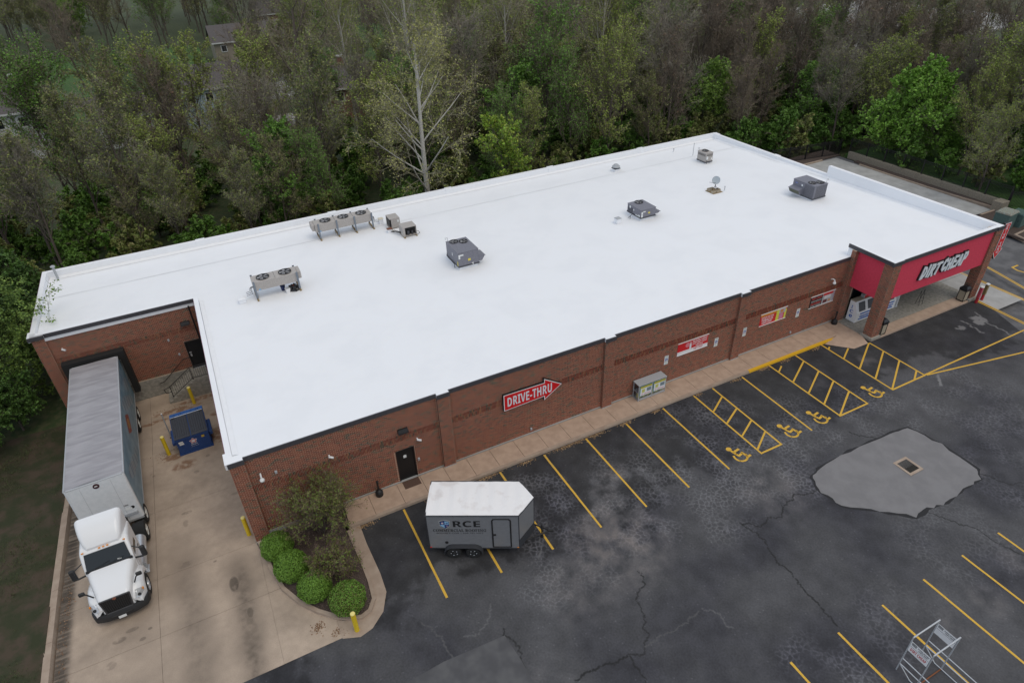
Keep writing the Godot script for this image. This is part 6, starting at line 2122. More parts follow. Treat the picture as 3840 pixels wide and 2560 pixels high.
func truck() -> void:
	var o := thing("tractor_truck", "white day-cab tractor truck with black grille and roof fairing hitched to a box trailer", "truck", Vector3(-5.83, drive_y(0.55), 0.55), 0.012)
	o.rotation.x = -0.045
	# hood
	var m := MB.new()
	loft(m, [section(1.02, 0.60, 0.62, 1.48, 0.16), section(0.9, 0.66, 0.62, 1.56, 0.2), section(0.45, 0.76, 0.66, 1.74, 0.24), section(0.0, 0.86, 0.7, 1.88, 0.26), section(-0.48, 0.96, 0.75, 2.0, 0.26)])
	obj("hood", m, M.truckwhite, o)
	# fenders
	for s in [-1.0, 1.0]:
		m = MB.new()
		var S := []
		for k in [[-0.78, 0.92], [-0.7, 1.16], [-0.45, 1.34], [-0.1, 1.42], [0.3, 1.40], [0.65, 1.30], [0.9, 1.14], [1.02, 0.9]]:
			var z: float = k[0]
			var y: float = k[1]
			var cut := 0.52 + sqrt(maxf(0.0, 0.36 - z * z)) if absf(z) < 0.6 else 0.55
			var out := 1.1 if z < 0.6 else 1.1 - (z - 0.6) * 0.45
			S.append([Vector3(s * 0.55, y + 0.06, z), Vector3(s * 0.8, y + 0.04, z), Vector3(s * (out - 0.14), y - 0.02, z), Vector3(s * (out - 0.03), y - 0.12, z), Vector3(s * out, lerpf(cut, y, 0.5), z), Vector3(s * out, cut, z)])
		loft(m, S)
		obj("fender", m, M.truckwhite, o)
		m = MB.new()
		var hl := [Vector3(0.74, 1.24, 0.82), Vector3(0.98, 1.16, 0.72), Vector3(1.05, 0.98, 0.72), Vector3(0.88, 0.92, 1.0), Vector3(0.7, 0.98, 1.06)]
		var mid := Vector3()
		for p in hl:
			mid += p / 5.0
		mid += Vector3(0.03, 0.03, 0.05)
		for i in 5:
			var a: Vector3 = hl[i]
			var b: Vector3 = hl[(i + 1) % 5]
			m.otri(Vector3(a.x * s, a.y, a.z) + Vector3(0.01 * s, 0.01, 0.02), Vector3(b.x * s, b.y, b.z) + Vector3(0.01 * s, 0.01, 0.02), Vector3(mid.x * s, mid.y, mid.z), Vector3(0.6 * s, 0.8, 0.5))
		var h := obj("headlight", m, M.lens, o)
		m = MB.new()
		m.cyl(Vector3(s * 0.86, 1.03, 0.95), Vector3(s * 0.88, 1.045, 1.0), 0.06, 0.07, 12)
		obj("reflector", m, M.trim, h)
		m = MB.new()
		m.rbox(Vector3(s * 1.04, 1.1, 0.76), Vector3(0.05, 0.12, 0.08), 0.015)
		obj("turn_signal", m, M.amber, h)
		# hood mirror and door mirror
		m = MB.new()
		m.tube([Vector3(s * 0.8, 1.4, 0.55), Vector3(s * 0.95, 1.72, 0.6), Vector3(s * 1.02, 1.78, 0.6)], 0.03, 8)
		var hm := obj("hood_mirror", m, M.trim, o)
		m = MB.new()
		m.rbox(Vector3(s * 1.1, 1.84, 0.6), Vector3(0.24, 0.2, 0.12), 0.04)
		obj("mirror_shell", m, M.trim, hm)
		m = MB.new()
		m.tube([Vector3(s * 0.98, 1.75, -0.55), Vector3(s * 1.3, 1.78, -0.45)], 0.04, 8)
		m.tube([Vector3(s * 0.98, 2.3, -0.75), Vector3(s * 1.3, 2.25, -0.5)], 0.025, 8)
		var dm := obj("door_mirror", m, M.trim, o)
		m = MB.new()
		m.rbox(Vector3(s * 1.38, 2.05, -0.48), Vector3(0.22, 0.62, 0.16), 0.05)
		obj("mirror_shell", m, M.trim, dm)
		# cab side: door and window
		m = MB.new()
		m.span(Vector3(s * 0.985, 0.82, -1.75), Vector3(s * 0.998, 1.74, -0.62))
		var d := obj("door", m, M.truckwhite, o)
		m = MB.new()
		m.rbox(Vector3(s * 1.01, 1.5, -1.6), Vector3(0.03, 0.05, 0.2), 0.01)
		obj("handle", m, M.trim, d)
		m = MB.new()
		m.hull8([Vector3(s * 0.98, 1.8, -1.62), Vector3(s * 0.98, 1.8, -0.72), Vector3(s * 0.996, 1.8, -0.72), Vector3(s * 0.996, 1.8, -1.62), Vector3(s * 0.93, 2.5, -1.62), Vector3(s * 0.93, 2.5, -1.0), Vector3(s * 0.955, 2.5, -1.0), Vector3(s * 0.955, 2.5, -1.62)])
		obj("side_window", m, M.glass, o)
		# tank and steps
		m = MB.new()
		m.cyl(Vector3(s * 0.85, 0.72, -2.9), Vector3(s * 0.85, 0.72, -1.0), 0.29, 0.29, 18)
		obj("fuel_tank", m, M.steel, o)
		for k in [[-0.95, 0.5], [-1.75, 0.9]]:
			m = MB.new()
			m.rbox(Vector3(s * 1.08, k[1], k[0]), Vector3(0.2, 0.04, 0.5), 0.01)
			obj("step", m, M.steel, o)
	# grille: frame and upright slats
	m = MB.new()
	m.hull8([Vector3(-0.52, 0.66, 1.0), Vector3(0.52, 0.66, 1.0), Vector3(0.52, 0.66, 1.05), Vector3(-0.52, 0.66, 1.05), Vector3(-0.58, 1.42, 0.96), Vector3(0.58, 1.42, 0.96), Vector3(0.58, 1.42, 1.03), Vector3(-0.58, 1.42, 1.03)])
	var g := obj("grille", m, M.black, o)
	for k in 13:
		var x := lerpf(-0.48, 0.48, k / 12.0)
		m = MB.new()
		m.hull8([Vector3(x * 0.95 - 0.012, 0.72, 1.045), Vector3(x * 0.95 + 0.012, 0.72, 1.045), Vector3(x * 0.95 + 0.012, 0.72, 1.085), Vector3(x * 0.95 - 0.012, 0.72, 1.085), Vector3(x - 0.012, 1.36, 1.03), Vector3(x + 0.012, 1.36, 1.03), Vector3(x + 0.012, 1.36, 1.062), Vector3(x - 0.012, 1.36, 1.062)])
		obj("slat", m, M.trim, g)
	m = MB.new()
	m.tube([Vector3(-0.5, 0.68, 1.07), Vector3(-0.58, 1.44, 1.04), Vector3(0.58, 1.44, 1.04), Vector3(0.5, 0.68, 1.07), Vector3(-0.5, 0.68, 1.07)], 0.035, 8)
	obj("surround", m, mat(lin(0.07, 0.07, 0.075), 0.4, 0.4), g)
	m = MB.new()
	m.xf = Transform3D(Basis(Vector3.BACK, PI / 4), Vector3(0, 1.43, 1.09))
	m.rbox(Vector3.ZERO, Vector3(0.13, 0.13, 0.03), 0.012)
	obj("emblem", m, mat(lin(0.30, 0.12, 0.08), 0.3, 0.5), g)
	# bumper
	m = MB.new()
	var plan := [[-1.12, 0.5], [-1.12, 0.78], [-1.0, 1.02], [-0.6, 1.15], [0.0, 1.18], [0.6, 1.15], [1.0, 1.02], [1.12, 0.78], [1.12, 0.5]]
	var S2 := []
	for y in [0.24, 0.32, 0.55, 0.68]:
		var row := []
		for p in plan:
			var k := 0.94 if y < 0.3 else 1.0
			row.append(Vector3(p[0] * k, y, p[1] * k - (0.05 if y > 0.6 else 0.0)))
		S2.append(row)
	loft(m, S2)
	var bp := obj("bumper", m, M.trim, o)
	m = MB.new()
	m.span(Vector3(-0.16, 0.3, 1.175), Vector3(0.14, 0.44, 1.19))
	obj("licence_plate", m, M.label, bp)
	m = MB.new()
	m.rbox(Vector3(0, 0.48, 1.16), Vector3(0.9, 0.1, 0.06), 0.02)
	obj("tow_cover", m, M.black, bp)
	# cab
	m = MB.new()
	loft(m, [section(-0.46, 0.97, 0.7, 2.0, 0.1), section(-0.62, 0.98, 0.7, 2.3, 0.12), section(-0.9, 0.98, 0.7, 2.72, 0.16), section(-1.2, 0.98, 0.7, 2.8, 0.18), section(-2.05, 0.98, 0.7, 2.8, 0.18)])
	obj("cab", m, M.truckwhite, o)
	m = MB.new()
	m.hull8([Vector3(-0.88, 2.0, -0.53), Vector3(0.88, 2.0, -0.53), Vector3(0.88, 2.0, -0.42), Vector3(-0.88, 2.0, -0.42), Vector3(-0.8, 2.62, -0.88), Vector3(0.8, 2.62, -0.88), Vector3(0.8, 2.64, -0.79), Vector3(-0.8, 2.64, -0.79)])
	var ws := obj("windshield", m, M.glass, o)
	m = MB.new()
	m.hull8([Vector3(-0.93, 1.94, -0.5), Vector3(0.93, 1.94, -0.5), Vector3(0.93, 1.94, -0.39), Vector3(-0.93, 1.94, -0.39), Vector3(-0.92, 2.02, -0.53), Vector3(0.92, 2.02, -0.53), Vector3(0.92, 2.03, -0.418), Vector3(-0.92, 2.03, -0.418)])
	obj("wiper_cowl", m, M.black, ws)
	for k in [[-0.3, 2.12], [0.25, 2.1]]:
		m = MB.new()
		m.tube([Vector3(k[0] - 0.3, 2.03, -0.41), Vector3(k[0] + 0.35, k[1] + 0.05, -0.455)], 0.012, 5)
		obj("wiper", m, M.black, ws)
	m = MB.new()
	m.xf = Transform3D(Basis(Vector3.RIGHT, -1.02), Vector3(0.42, 2.1, -0.455))
	m.span(Vector3(-0.06, -0.02, -0.0), Vector3(0.1, 0.03, 0.012))
	obj("card_on_dash", m, M.label, ws)
	for k in [-0.82, -0.16, 0.0, 0.16, 0.82]:
		m = MB.new()
		m.rbox(Vector3(k, 2.735, -0.86), Vector3(0.1, 0.05, 0.07), 0.02)
		obj("marker_light", m, M.amber, o)
	# roof fairing
	m = MB.new()
	loft(m, [section(-0.92, 0.62, 2.72, 2.84, 0.08), section(-1.05, 0.74, 2.72, 3.04, 0.16), section(-1.35, 0.84, 2.72, 3.34, 0.22), section(-1.7, 0.9, 2.72, 3.54, 0.24), section(-2.05, 0.94, 2.72, 3.62, 0.22), section(-2.12, 0.93, 2.72, 3.6, 0.2)])
	obj("roof_fairing", m, M.truckwhite, o)
	m = MB.new()
	for s in [-1.0, 1.0]:
		m.span(Vector3(s * 0.3, 0.75, -5.4), Vector3(s * 0.42, 1.0, -1.0))
	m.span(Vector3(-0.3, 0.8, -2.6), Vector3(0.3, 0.9, -2.4))
	m.span(Vector3(-0.4, 1.0, -4.7), Vector3(0.4, 1.1, -3.8))
	obj("chassis", m, M.trim, o)
	for s in [-1.0, 1.0]:
		wheel(o, Vector3(s * 0.96, 0.5, 0.0), 0.5, 0.28, s, M.steel)
		for z in [-3.65, -4.95]:
			wheel(o, Vector3(s * 0.88, 0.5, z), 0.5, 0.56, s, M.cream)
	m = MB.new()
	for k in 3:
		m.tube([Vector3(0.3 + 0.08 * k, 1.6, -2.06), Vector3(0.35 + 0.1 * k, 1.1 - 0.1 * k, -2.5), Vector3(0.4 + 0.1 * k, 1.7, -3.1)], 0.016, 6)
	obj("air_lines", m, M.black, o)
	# box trailer
	var len := 11.85
	o = thing("box_trailer", "long white box trailer with a dull grey roof backed up to the dock", "trailer", Vector3(-6.37, -0.16, -15.75), 0.0295)
	o.rotation.x = -0.026
	var W := 2.58
	var H := 2.92
	m = MB.new()
	m.span(Vector3(-W / 2, 0, 0), Vector3(W / 2 - 0.012, H - 0.02, len - 0.12))
	obj("body", m, M.boxwhite, o)
	# rounded nose panel
	m = MB.new()
	var P := PackedVector2Array()
	for k in 5:
		var a := PI / 2 * k / 4.0
		P.append(Vector2(W / 2 - 0.1 + 0.1 * cos(a), 0.02 + 0.1 * sin(a)))
	for k in 5:
		var a := PI / 2 * k / 4.0 + PI / 2
		P.append(Vector2(-W / 2 + 0.1 + 0.1 * cos(a), 0.02 + 0.1 * sin(a)))
	P.append(Vector2(-W / 2, 0.0))
	P.append(Vector2(W / 2, 0.0))
	m.xf = Transform3D(Basis(Vector3.RIGHT, Vector3.BACK, Vector3.DOWN), Vector3(0, H - 0.03, len - 0.12))
	m.prism(P, 0.0, H - 0.05)
	var nose := obj("nose_panel", m, M.boxwhite, o)
	for k in [-0.65, 0.65]:
		m = MB.new()
		m.span(Vector3(k - 0.006, 0.1, len), Vector3(k + 0.006, H - 0.1, len + 0.003))
		obj("rivet_seam", m, M.galv, nose)
	m = MB.new()
	m.cyl(Vector3(0.02, H - 0.22, len - 0.01), Vector3(0.02, H - 0.22, len + 0.02), 0.14, 0.14, 20)
	obj("round_badge", m, mat(lin(0.05, 0.012, 0.018), 0.5), nose)
	m = MB.new()
	m.span(Vector3(-0.05, H - 0.24, len + 0.02), Vector3(0.08, H - 0.19, len + 0.024))
	obj("badge_mark", m, M.label, nose)
	text("TW34", 0.2, 0.08, 0.004, M.black, nose, Transform3D(Basis(), Vector3(0.75, 1.0, len + 0.004)))
	m = MB.new()
	m.cyl(Vector3(0.98, 0.78, len - 0.01), Vector3(0.98, 0.78, len + 0.008), 0.09, 0.09, 14)
	obj("vent_hole", m, M.black, nose)
	m = MB.new()
	m.rbox(Vector3(0.82, 0.4, len + 0.02), Vector3(0.6, 0.2, 0.06), 0.02)
	obj("connector_box", m, M.galv, nose)
	m = MB.new()
	m.rbox(Vector3(0.8, 0.74, len + 0.004), Vector3(0.3, 0.14, 0.01), 0.004)
	obj("plate", m, M.label, nose)
	m = MB.new()
	m.span(Vector3(-W / 2 + 0.04, -0.08, len - 0.2), Vector3(W / 2 - 0.04, 0.03, len + 0.02))
	obj("bottom_rail", m, M.galv, nose)
	# roof skin, slack between its bows
	m = MB.new()
	var nz := 60
	var nx := 8
	var e := func(i: int, j: int) -> Vector3:
		var x := lerpf(-W / 2 + 0.05, W / 2 - 0.05, i / float(nx))
		var z := lerpf(0.05, len - 0.1, j / float(nz))
		var sag := sin(PI * i / float(nx))
		return Vector3(x, H + 0.006 + 0.035 * sag + 0.012 * sag * sin(z * 7.2 + 0.6 * sin(x * 2.0)) + 0.012 * sag * sin(z * 2.9 + x), z)
	for i in nx:
		for j in nz:
			m.quad(e.call(i, j), e.call(i, j + 1), e.call(i + 1, j + 1), e.call(i + 1, j))
	obj("roof", m, M.boxroof, o)
	m = MB.new()
	for s in [-1.0, 1.0]:
		m.rbox(Vector3(s * (W / 2 - 0.02), H - 0.03, len / 2), Vector3(0.07, 0.11, len - 0.1), 0.02)
	m.rbox(Vector3(0, H - 0.01, len - 0.06), Vector3(W - 0.14, 0.08, 0.12), 0.03)
	m.rbox(Vector3(0, H - 0.01, 0.06), Vector3(W - 0.14, 0.08, 0.1), 0.03)
	obj("top_rail", m, M.galv, o)
	# printed side
	var w := 768
	var h := 192
	var im := Image.create(w, h, false, Image.FORMAT_RGB8)
	var nf := FastNoiseLite.new()
	nf.seed = 4
	nf.frequency = 0.012
	for y in h:
		for x in w:
			var n := nf.get_noise_2d(x, y * 1.5)
			var c := Color(0.36, 0.50, 0.58).lerp(Color(0.50, 0.62, 0.68), clampf(0.5 + n, 0, 1))
			for b in [[120, 90, 80, 26, 0.5], [200, 120, 90, 24, 0.45], [520, 70, 110, 28, 0.55], [610, 120, 90, 22, 0.5], [690, 90, 60, 30, 0.45], [300, 150, 70, 16, 0.3]]:
				var dx: float = (x - b[0]) * 0.9 + (y - b[1]) * 0.45
				var dy: float = (y - b[1]) * 0.9 - (x - b[0]) * 0.45
				var d: float = dx * dx / (b[2] * b[2]) + dy * dy / (b[3] * b[3])
				if d < 1.0:
					c = c.lerp(Color(0.62, 0.63, 0.64) if fposmod(dx, 60.0) < 44.0 else Color(0.30, 0.33, 0.42), b[4])
			var ax := absf(x - 395.0) / 62.0
			var ay := absf(y - 84.0) / 40.0
			if ax + ay + 0.35 * n < 1.0:
				c = Color(0.50, 0.10, 0.10) if ax + ay > 0.55 else Color(0.62, 0.42, 0.16)
			im.set_pixel(x, y, c)
	var pm := mat(Color(1, 1, 1), 0.4)
	pm.albedo_texture = ImageTexture.create_from_image(im)
	m = MB.new()
	m.quaduv(Vector3(W / 2, 0.06, len - 0.16), Vector3(W / 2, 0.06, 0.06), Vector3(W / 2, H - 0.1, 0.06), Vector3(W / 2, H - 0.1, len - 0.16), Vector2(0, 1), Vector2(1, 1), Vector2(1, 0), Vector2(0, 0))
	obj("printed_side", m, pm, o)
	m = MB.new()
	m.span(Vector3(W / 2 - 0.03, -0.05, 0.05), Vector3(W / 2 + 0.012, 0.055, len - 0.16))
	obj("side_rail", m, M.galv, o)
	for s in [-1.0, 1.0]:
		for z in [1.35, 2.6]:
			wheel(o, Vector3(s * 0.99, -0.66 + (z - 0.5) * 0.035, z), 0.49, 0.56, s, M.cream)
	m = MB.new()
	m.span(Vector3(-0.55, -0.35, 0.2), Vector3(0.55, -0.02, 3.6))
	m.span(Vector3(-0.5, -0.8, 8.2), Vector3(-0.4, -0.02, 8.35))
	m.span(Vector3(0.4, -0.8, 8.2), Vector3(0.5, -0.02, 8.35))
	obj("underframe", m, M.trim, o)


func cargo_trailer() -> void:
	# local x forward, z towards the lot (the lettered side)
	var yaw := -atan2(2.02, 3.7)
	var L := 4.2
	var W := 2.1
	var o := thing("cargo_trailer", "grey enclosed cargo trailer with white roof, lettered RCE COMMERCIAL ROOFING, parked by the store", "trailer", Vector3(7.25, lot_y(5.5), 4.93), yaw)
	var y0 := 0.48
	var y1 := 2.66
	var m := MB.new()
	var plan := PackedVector2Array([Vector2(0, 0), Vector2(L, 0), Vector2(L + 0.68, W / 2), Vector2(L, W), Vector2(0, W)])
	m.xf = Transform3D(Basis(Vector3.RIGHT, Vector3.FORWARD, Vector3.UP), Vector3.ZERO)
	m.prism(plan, y0, y1)
	obj("body", m, M.greytrailer, o)
	# roof skin: dirty white, dented between bows
	m = MB.new()
	var nx := 44
	var nz := 8
	var e := func(i: int, j: int) -> Vector3:
		var t := j / float(nz)
		var z := -W * t
		var nose := L + 0.68 * (1.0 - absf(2.0 * t - 1.0))
		var x := lerpf(-0.02, nose, i / float(nx))
		var sag := sin(PI * t)
		return Vector3(x, y1 + 0.012 + 0.04 * sag + 0.014 * (0.3 + sag) * cos(x * 10.2) * (1.0 if i > 0 and i < nx else 0.0), z)
	for i in nx:
		for j in nz:
			m.quad(e.call(i, j), e.call(i + 1, j), e.call(i + 1, j + 1), e.call(i, j + 1))
	obj("roof", m, M.trailerroof, o)
	m = MB.new()
	var rim := [Vector3(0, y1, 0.0), Vector3(L, y1, 0.0), Vector3(L + 0.68, y1, -W / 2), Vector3(L, y1, -W), Vector3(0, y1, -W), Vector3(0, y1, 0.0)]
	m.tube(rim, 0.03, 8)
	obj("roof_trim", m, M.charcoal, o)
	m = MB.new()
	m.hull8([Vector3(L + 0.02, y0, 0.006), Vector3(L + 0.7, y0, -W / 2), Vector3(L + 0.69, y0, -W / 2), Vector3(L + 0.01, y0, 0.0), Vector3(L + 0.02, y0 + 0.55, 0.006), Vector3(L + 0.7, y0 + 0.55, -W / 2), Vector3(L + 0.69, y0 + 0.55, -W / 2), Vector3(L + 0.01, y0 + 0.55, 0.0)])
	obj("stone_guard", m, M.charcoal, o)
	for k in [[0.0, 0.0], [L, 0.0], [L + 0.68, -W / 2], [0.0, -W]]:
		m = MB.new()
		m.cyl(Vector3(k[0], y0, k[1]), Vector3(k[0], y1, k[1]), 0.02, 0.02, 8)
		obj("corner_trim", m, M.charcoal, o)
	m = MB.new()
	m.span(Vector3(0, y0 - 0.06, -W), Vector3(L, y0, 0.004))
	obj("bottom_rail", m, M.charcoal, o)
	# side door with rounded black frame
	var d := Node3D.new()
	d.name = "side_door"
	o.add_child(d, true)
	var dx0 := 2.98
	var dx1 := 3.82
	m = MB.new()
	m.tube([Vector3(dx0, 0.56, 0.012), Vector3(dx0, 2.36, 0.012), Vector3(dx0 + 0.08, 2.46, 0.012), Vector3(dx1 - 0.08, 2.46, 0.012), Vector3(dx1, 2.36, 0.012), Vector3(dx1, 0.56, 0.012), Vector3(dx0, 0.56, 0.012)], 0.032, 6)
	obj("frame", m, M.black, d)
	m = MB.new()
	m.span(Vector3(dx0 + 0.04, 0.6, 0.002), Vector3(dx1 - 0.04, 2.42, 0.014))
	obj("leaf", m, M.greytrailer, d)
	m = MB.new()
	m.rbox(Vector3(dx0 + 0.1, 1.42, 0.03), Vector3(0.12, 0.1, 0.04), 0.012)
	obj("latch", m, M.black, d)
	# lettering
	put_text(o, "RCE", 1.82, 2.13, 1.24, 0.40, 0.003, M.black)
	text("COMMERCIAL ROOFING", 2.45, 0.17, 0.002, M.black, o, Transform3D(Basis(), Vector3(1.48, 1.7, 0.004)), true, true)
	text("ROOFRCE.COM | 636.791.1077", 2.15, 0.11, 0.002, M.black, o, Transform3D(Basis(), Vector3(1.48, 1.5, 0.004)), false, false)
	# shield emblem
	var em := Node3D.new()
	em.name = "shield_emblem"
	o.add_child(em, true)
	em.position = Vector3(0.82, 2.1, 0.0)
	var sh := func(k: float) -> PackedVector2Array:
		return PackedVector2Array([Vector2(-0.24 * k, 0.22 * k), Vector2(0.0, 0.29 * k), Vector2(0.24 * k, 0.22 * k), Vector2(0.24 * k, -0.08 * k), Vector2(0.0, -0.3 * k), Vector2(-0.24 * k, -0.08 * k)])
	m = MB.new()
	m.prism(sh.call(1.0), 0.001, 0.004)
	obj("outline", m, M.label, em)
	m = MB.new()
	m.prism(sh.call(0.95), 0.004, 0.006)
	obj("border", m, mat(lin(0.006, 0.012, 0.03), 0.4), em)
	var navy := mat(lin(0.012, 0.05, 0.2), 0.4)
	var skyb := mat(lin(0.25, 0.45, 0.66), 0.4)
	for q in [[PackedVector2Array([Vector2(-0.2, 0.0), Vector2(-0.005, 0.0), Vector2(-0.005, 0.23), Vector2(-0.2, 0.18)]), navy], [PackedVector2Array([Vector2(0.005, 0.0), Vector2(0.2, 0.0), Vector2(0.2, 0.18), Vector2(0.005, 0.23)]), skyb], [PackedVector2Array([Vector2(-0.2, -0.01), Vector2(-0.005, -0.01), Vector2(-0.005, -0.24), Vector2(-0.2, -0.07)]), skyb], [PackedVector2Array([Vector2(0.005, -0.01), Vector2(0.2, -0.01), Vector2(0.2, -0.07), Vector2(0.005, -0.24)]), navy]]:
		m = MB.new()
		m.prism(q[0], 0.006, 0.008)
		obj("quarter", m, q[1], em)
	m = MB.new()
	m.cyl(Vector3(-0.1, 0.09, 0.008), Vector3(-0.1, 0.09, 0.01), 0.055, 0.055, 14)
	obj("disc_device", m, mat(lin(0.6, 0.5, 0.5), 0.4), em)
	m = MB.new()
	m.span(Vector3(0.05, 0.09, 0.008), Vector3(0.16, 0.12, 0.01))
	m.span(Vector3(0.1, 0.03, 0.008), Vector3(0.125, 0.088, 0.0102))
	obj("tool_device", m, navy, em)
	for k in [0.06, 0.11]:
		m = MB.new()
		m.span(Vector3(k, -0.14, 0.008), Vector3(k + 0.02, -0.04, 0.01))
		obj("bar_device", m, mat(lin(0.5, 0.3, 0.34), 0.4), em)
	# fender with flat top, wheels, small fittings
	m = MB.new()
	var arc := PackedVector2Array()
	for k in 9:
		var a := PI - PI / 2 * k / 8.0
		arc.append(Vector2(1.12 + 0.44 * cos(a), 0.3 + 0.44 * sin(a)))
	for k in 9:
		var a := PI / 2 - PI / 2 * k / 8.0
		arc.append(Vector2(2.06 + 0.44 * cos(a), 0.3 + 0.44 * sin(a)))
	var inner := PackedVector2Array()
	for p in arc:
		var c := Vector2(clampf(p.x, 1.12, 2.06), 0.3)
		inner.append(c + (p - c) * 0.94)
	inner.reverse()
	m.prism(arc + inner, 0.0, 0.24)
	obj("fender", m, M.charcoal, o)
	for x in [1.15, 2.04]:
		wheel(o, Vector3(x, 0.34, 0.1), 0.34, 0.22, 1.0, M.trim)
		var wn: Node3D = o.get_child(o.get_child_count() - 1)
		wn.rotation.y = -PI / 2
		for k in 5:
			var a: float = TAU * k / 5.0 + x
			m = MB.new()
			m.rbox(Vector3(0.105, 0.15 * sin(a), 0.15 * cos(a)), Vector3(0.02, 0.05, 0.05), 0.012)
			obj("rim_bolt", m, M.steel, wn)
		wheel(o, Vector3(x, 0.34, -W + 0.1), 0.34, 0.22, 1.0, M.trim)
		o.get_child(o.get_child_count() - 1).rotation.y = PI / 2
	for k in [[0.05, y0 + 0.04, M.redlens], [L - 0.06, y0 + 0.04, M.amber]]:
		m = MB.new()
		m.rbox(Vector3(k[0], k[1], 0.008), Vector3(0.1, 0.05, 0.02), 0.006)
		obj("marker_light", m, k[2], o)
	m = MB.new()
	m.cyl(Vector3(0.82, 0.86, 0.0), Vector3(0.82, 0.86, 0.03), 0.08, 0.07, 12)
	obj("side_vent", m, M.black, o)
	# tongue, coupler and jack
	for s in [-1.0, 1.0]:
		m = MB.new()
		m.tube([Vector3(L - 0.1, 0.42, -W / 2 + s * 0.75), Vector3(L + 1.35, 0.42, -W / 2 + s * 0.06)], 0.045, 4)
		obj("tongue_bar", m, M.black, o)
	m = MB.new()
	m.rbox(Vector3(L + 1.45, 0.45, -W / 2), Vector3(0.3, 0.12, 0.12), 0.03)
	obj("coupler", m, M.black, o)
	m = MB.new()
	m.cyl(Vector3(L + 1.05, 0.02, -W / 2), Vector3(L + 1.05, 0.85, -W / 2), 0.035, 0.035, 10)
	m.cyl(Vector3(L + 1.05, 0.0, -W / 2), Vector3(L + 1.05, 0.03, -W / 2), 0.09, 0.09, 12)
	m.tube([Vector3(L + 1.05, 0.8, -W / 2), Vector3(L + 1.05, 0.82, -W / 2 + 0.2)], 0.014, 6)
	obj("jack", m, M.black, o)


func leaf(mb: MB, p: Vector3, nrm: Vector3, s: float, c: Vector3) -> void:
	var a := nrm.cross(Vector3(rng.randf_range(-1, 1), rng.randf_range(-1, 1), rng.randf_range(-1, 1))).normalized() * s
	var b := nrm.cross(a).normalized() * s * 0.55
	var k := rng.randf_range(0.75, 1.25)
	mb.col = Color(c.x * k, c.y * k, c.z * k)
	# a pointed leaf, folded along its rib
	var up := nrm * s * 0.12
	mb.tri(p - a, p + b + up, p + a)
	mb.tri(p - a, p + a, p - b + up)


func rnd_dir() -> Vector3:
	return Vector3(rng.randfn(), rng.randfn(), rng.randfn()).normalized()


func ribbon(mb: MB, a: Vector3, b: Vector3, w: float) -> void:
	var s := (b - a).cross(rnd_dir()).normalized() * w / 2.0
	mb.tri(a - s, a + s, b)


# grows a tree: trunk and limbs, then twigs and leaves as its crown
func grow(T: MB, Tw: MB, Lf: MB, p: Vector3, d: Vector3, L: float, r: float, lev: int, c: Dictionary) -> void:
	var segs: int = [7, 4, 2, 1][lev]
	var q := p
	var dir := d
	var pts := [p]
	for i in segs:
		dir = (dir + rnd_dir() * c.wander * (0.5 if lev == 0 else 1.0) + Vector3.UP * c.lift * (0.3 if lev else 0.2)).normalized()
		var nq := q + dir * L / segs
		var ra := lerpf(r, r * 0.3, i / float(segs))
		var rb := lerpf(r, r * 0.3, (i + 1) / float(segs))
		if lev < 2:
			T.cyl(q, nq, ra, rb, 6 if lev == 0 else 5, false)
		elif lev == 2:
			Tw.col = c.twig
			Tw.cyl(q, nq, maxf(ra, 0.012), maxf(rb, 0.01), 3, false)
		else:
			Tw.col = Color(c.twig.r * 1.1, c.twig.g * 1.1, c.twig.b * 1.1)
			ribbon(Tw, q, nq, c.tw)
		q = nq
		pts.append(q)
	if lev == 3:
		for k in 3:
			var a := p.lerp(q, rng.randf_range(0.2, 0.9))
			ribbon(Tw, a, a + (d + rnd_dir() * 0.9).normalized() * L * 0.7, c.tw * 0.8)
		var n: int = c.leaves if rng.randf() < c.dense else 0
		for k in n:
			var a := p.lerp(q, rng.randf_range(0.3, 1.15)) + rnd_dir() * L * 0.22
			leaf(Lf, a, (rnd_dir() + Vector3.UP * 0.9).normalized(), c.ls * rng.randf_range(0.7, 1.3), c.cols[rng.randi() % c.cols.size()])
		return
	var n: int = c.n[lev]
	for i in n:
		var t := lerpf(c.first if lev == 0 else 0.25, 1.0, (i + rng.randf()) / n)
		var f := t * segs
		var k := mini(int(f), segs - 1)
		var a: Vector3 = pts[k].lerp(pts[k + 1], f - k)
		var ax: Vector3 = (pts[k + 1] - pts[k]).normalized()
		var side := ax.cross(rnd_dir()).normalized()
		var ang: float = rng.randf_range(c.ang[0], c.ang[1])
		var nd := (ax * cos(ang) + side * sin(ang)).normalized()
		var len: float = L * c.len[lev] * rng.randf_range(0.75, 1.15)
		if lev == 0:
			len *= lerpf(1.0, 0.45, pow((t - c.first) / (1.0 - c.first), 1.5)) * c.shape
		grow(T, Tw, Lf, a, nd, len, maxf(r * (1.0 - 0.65 * t) * (0.42 if lev == 0 else 0.5), 0.008), lev + 1, c)


func tree(called: String, label: String, group: String, H: float, r: float, bark: Material, c: Dictionary, lean := Vector3()) -> Node3D:
	var o := thing(called, label, "tree", Vector3.ZERO, 0.0, group)
	var T := MB.new()
	var Tw := MB.new()
	var Lf := MB.new()
	Tw.colored = true
	Lf.colored = true
	var stems: int = c.get("stems", 1)
	for i in stems:
		var d := (Vector3.UP + lean + (rnd_dir() * 0.3 if stems > 1 else Vector3())).normalized()
		grow(T, Tw, Lf, Vector3(0, -0.3, 0), d, H * (rng.randf_range(0.8, 1.0) if i else 1.0), r, 0, c)
	obj("trunk", T, bark, o)
	var am := Tw.mesh(M.twig)
	Lf.mesh(M.leaf, am)
	obj("crown", am, null, o)
	return o


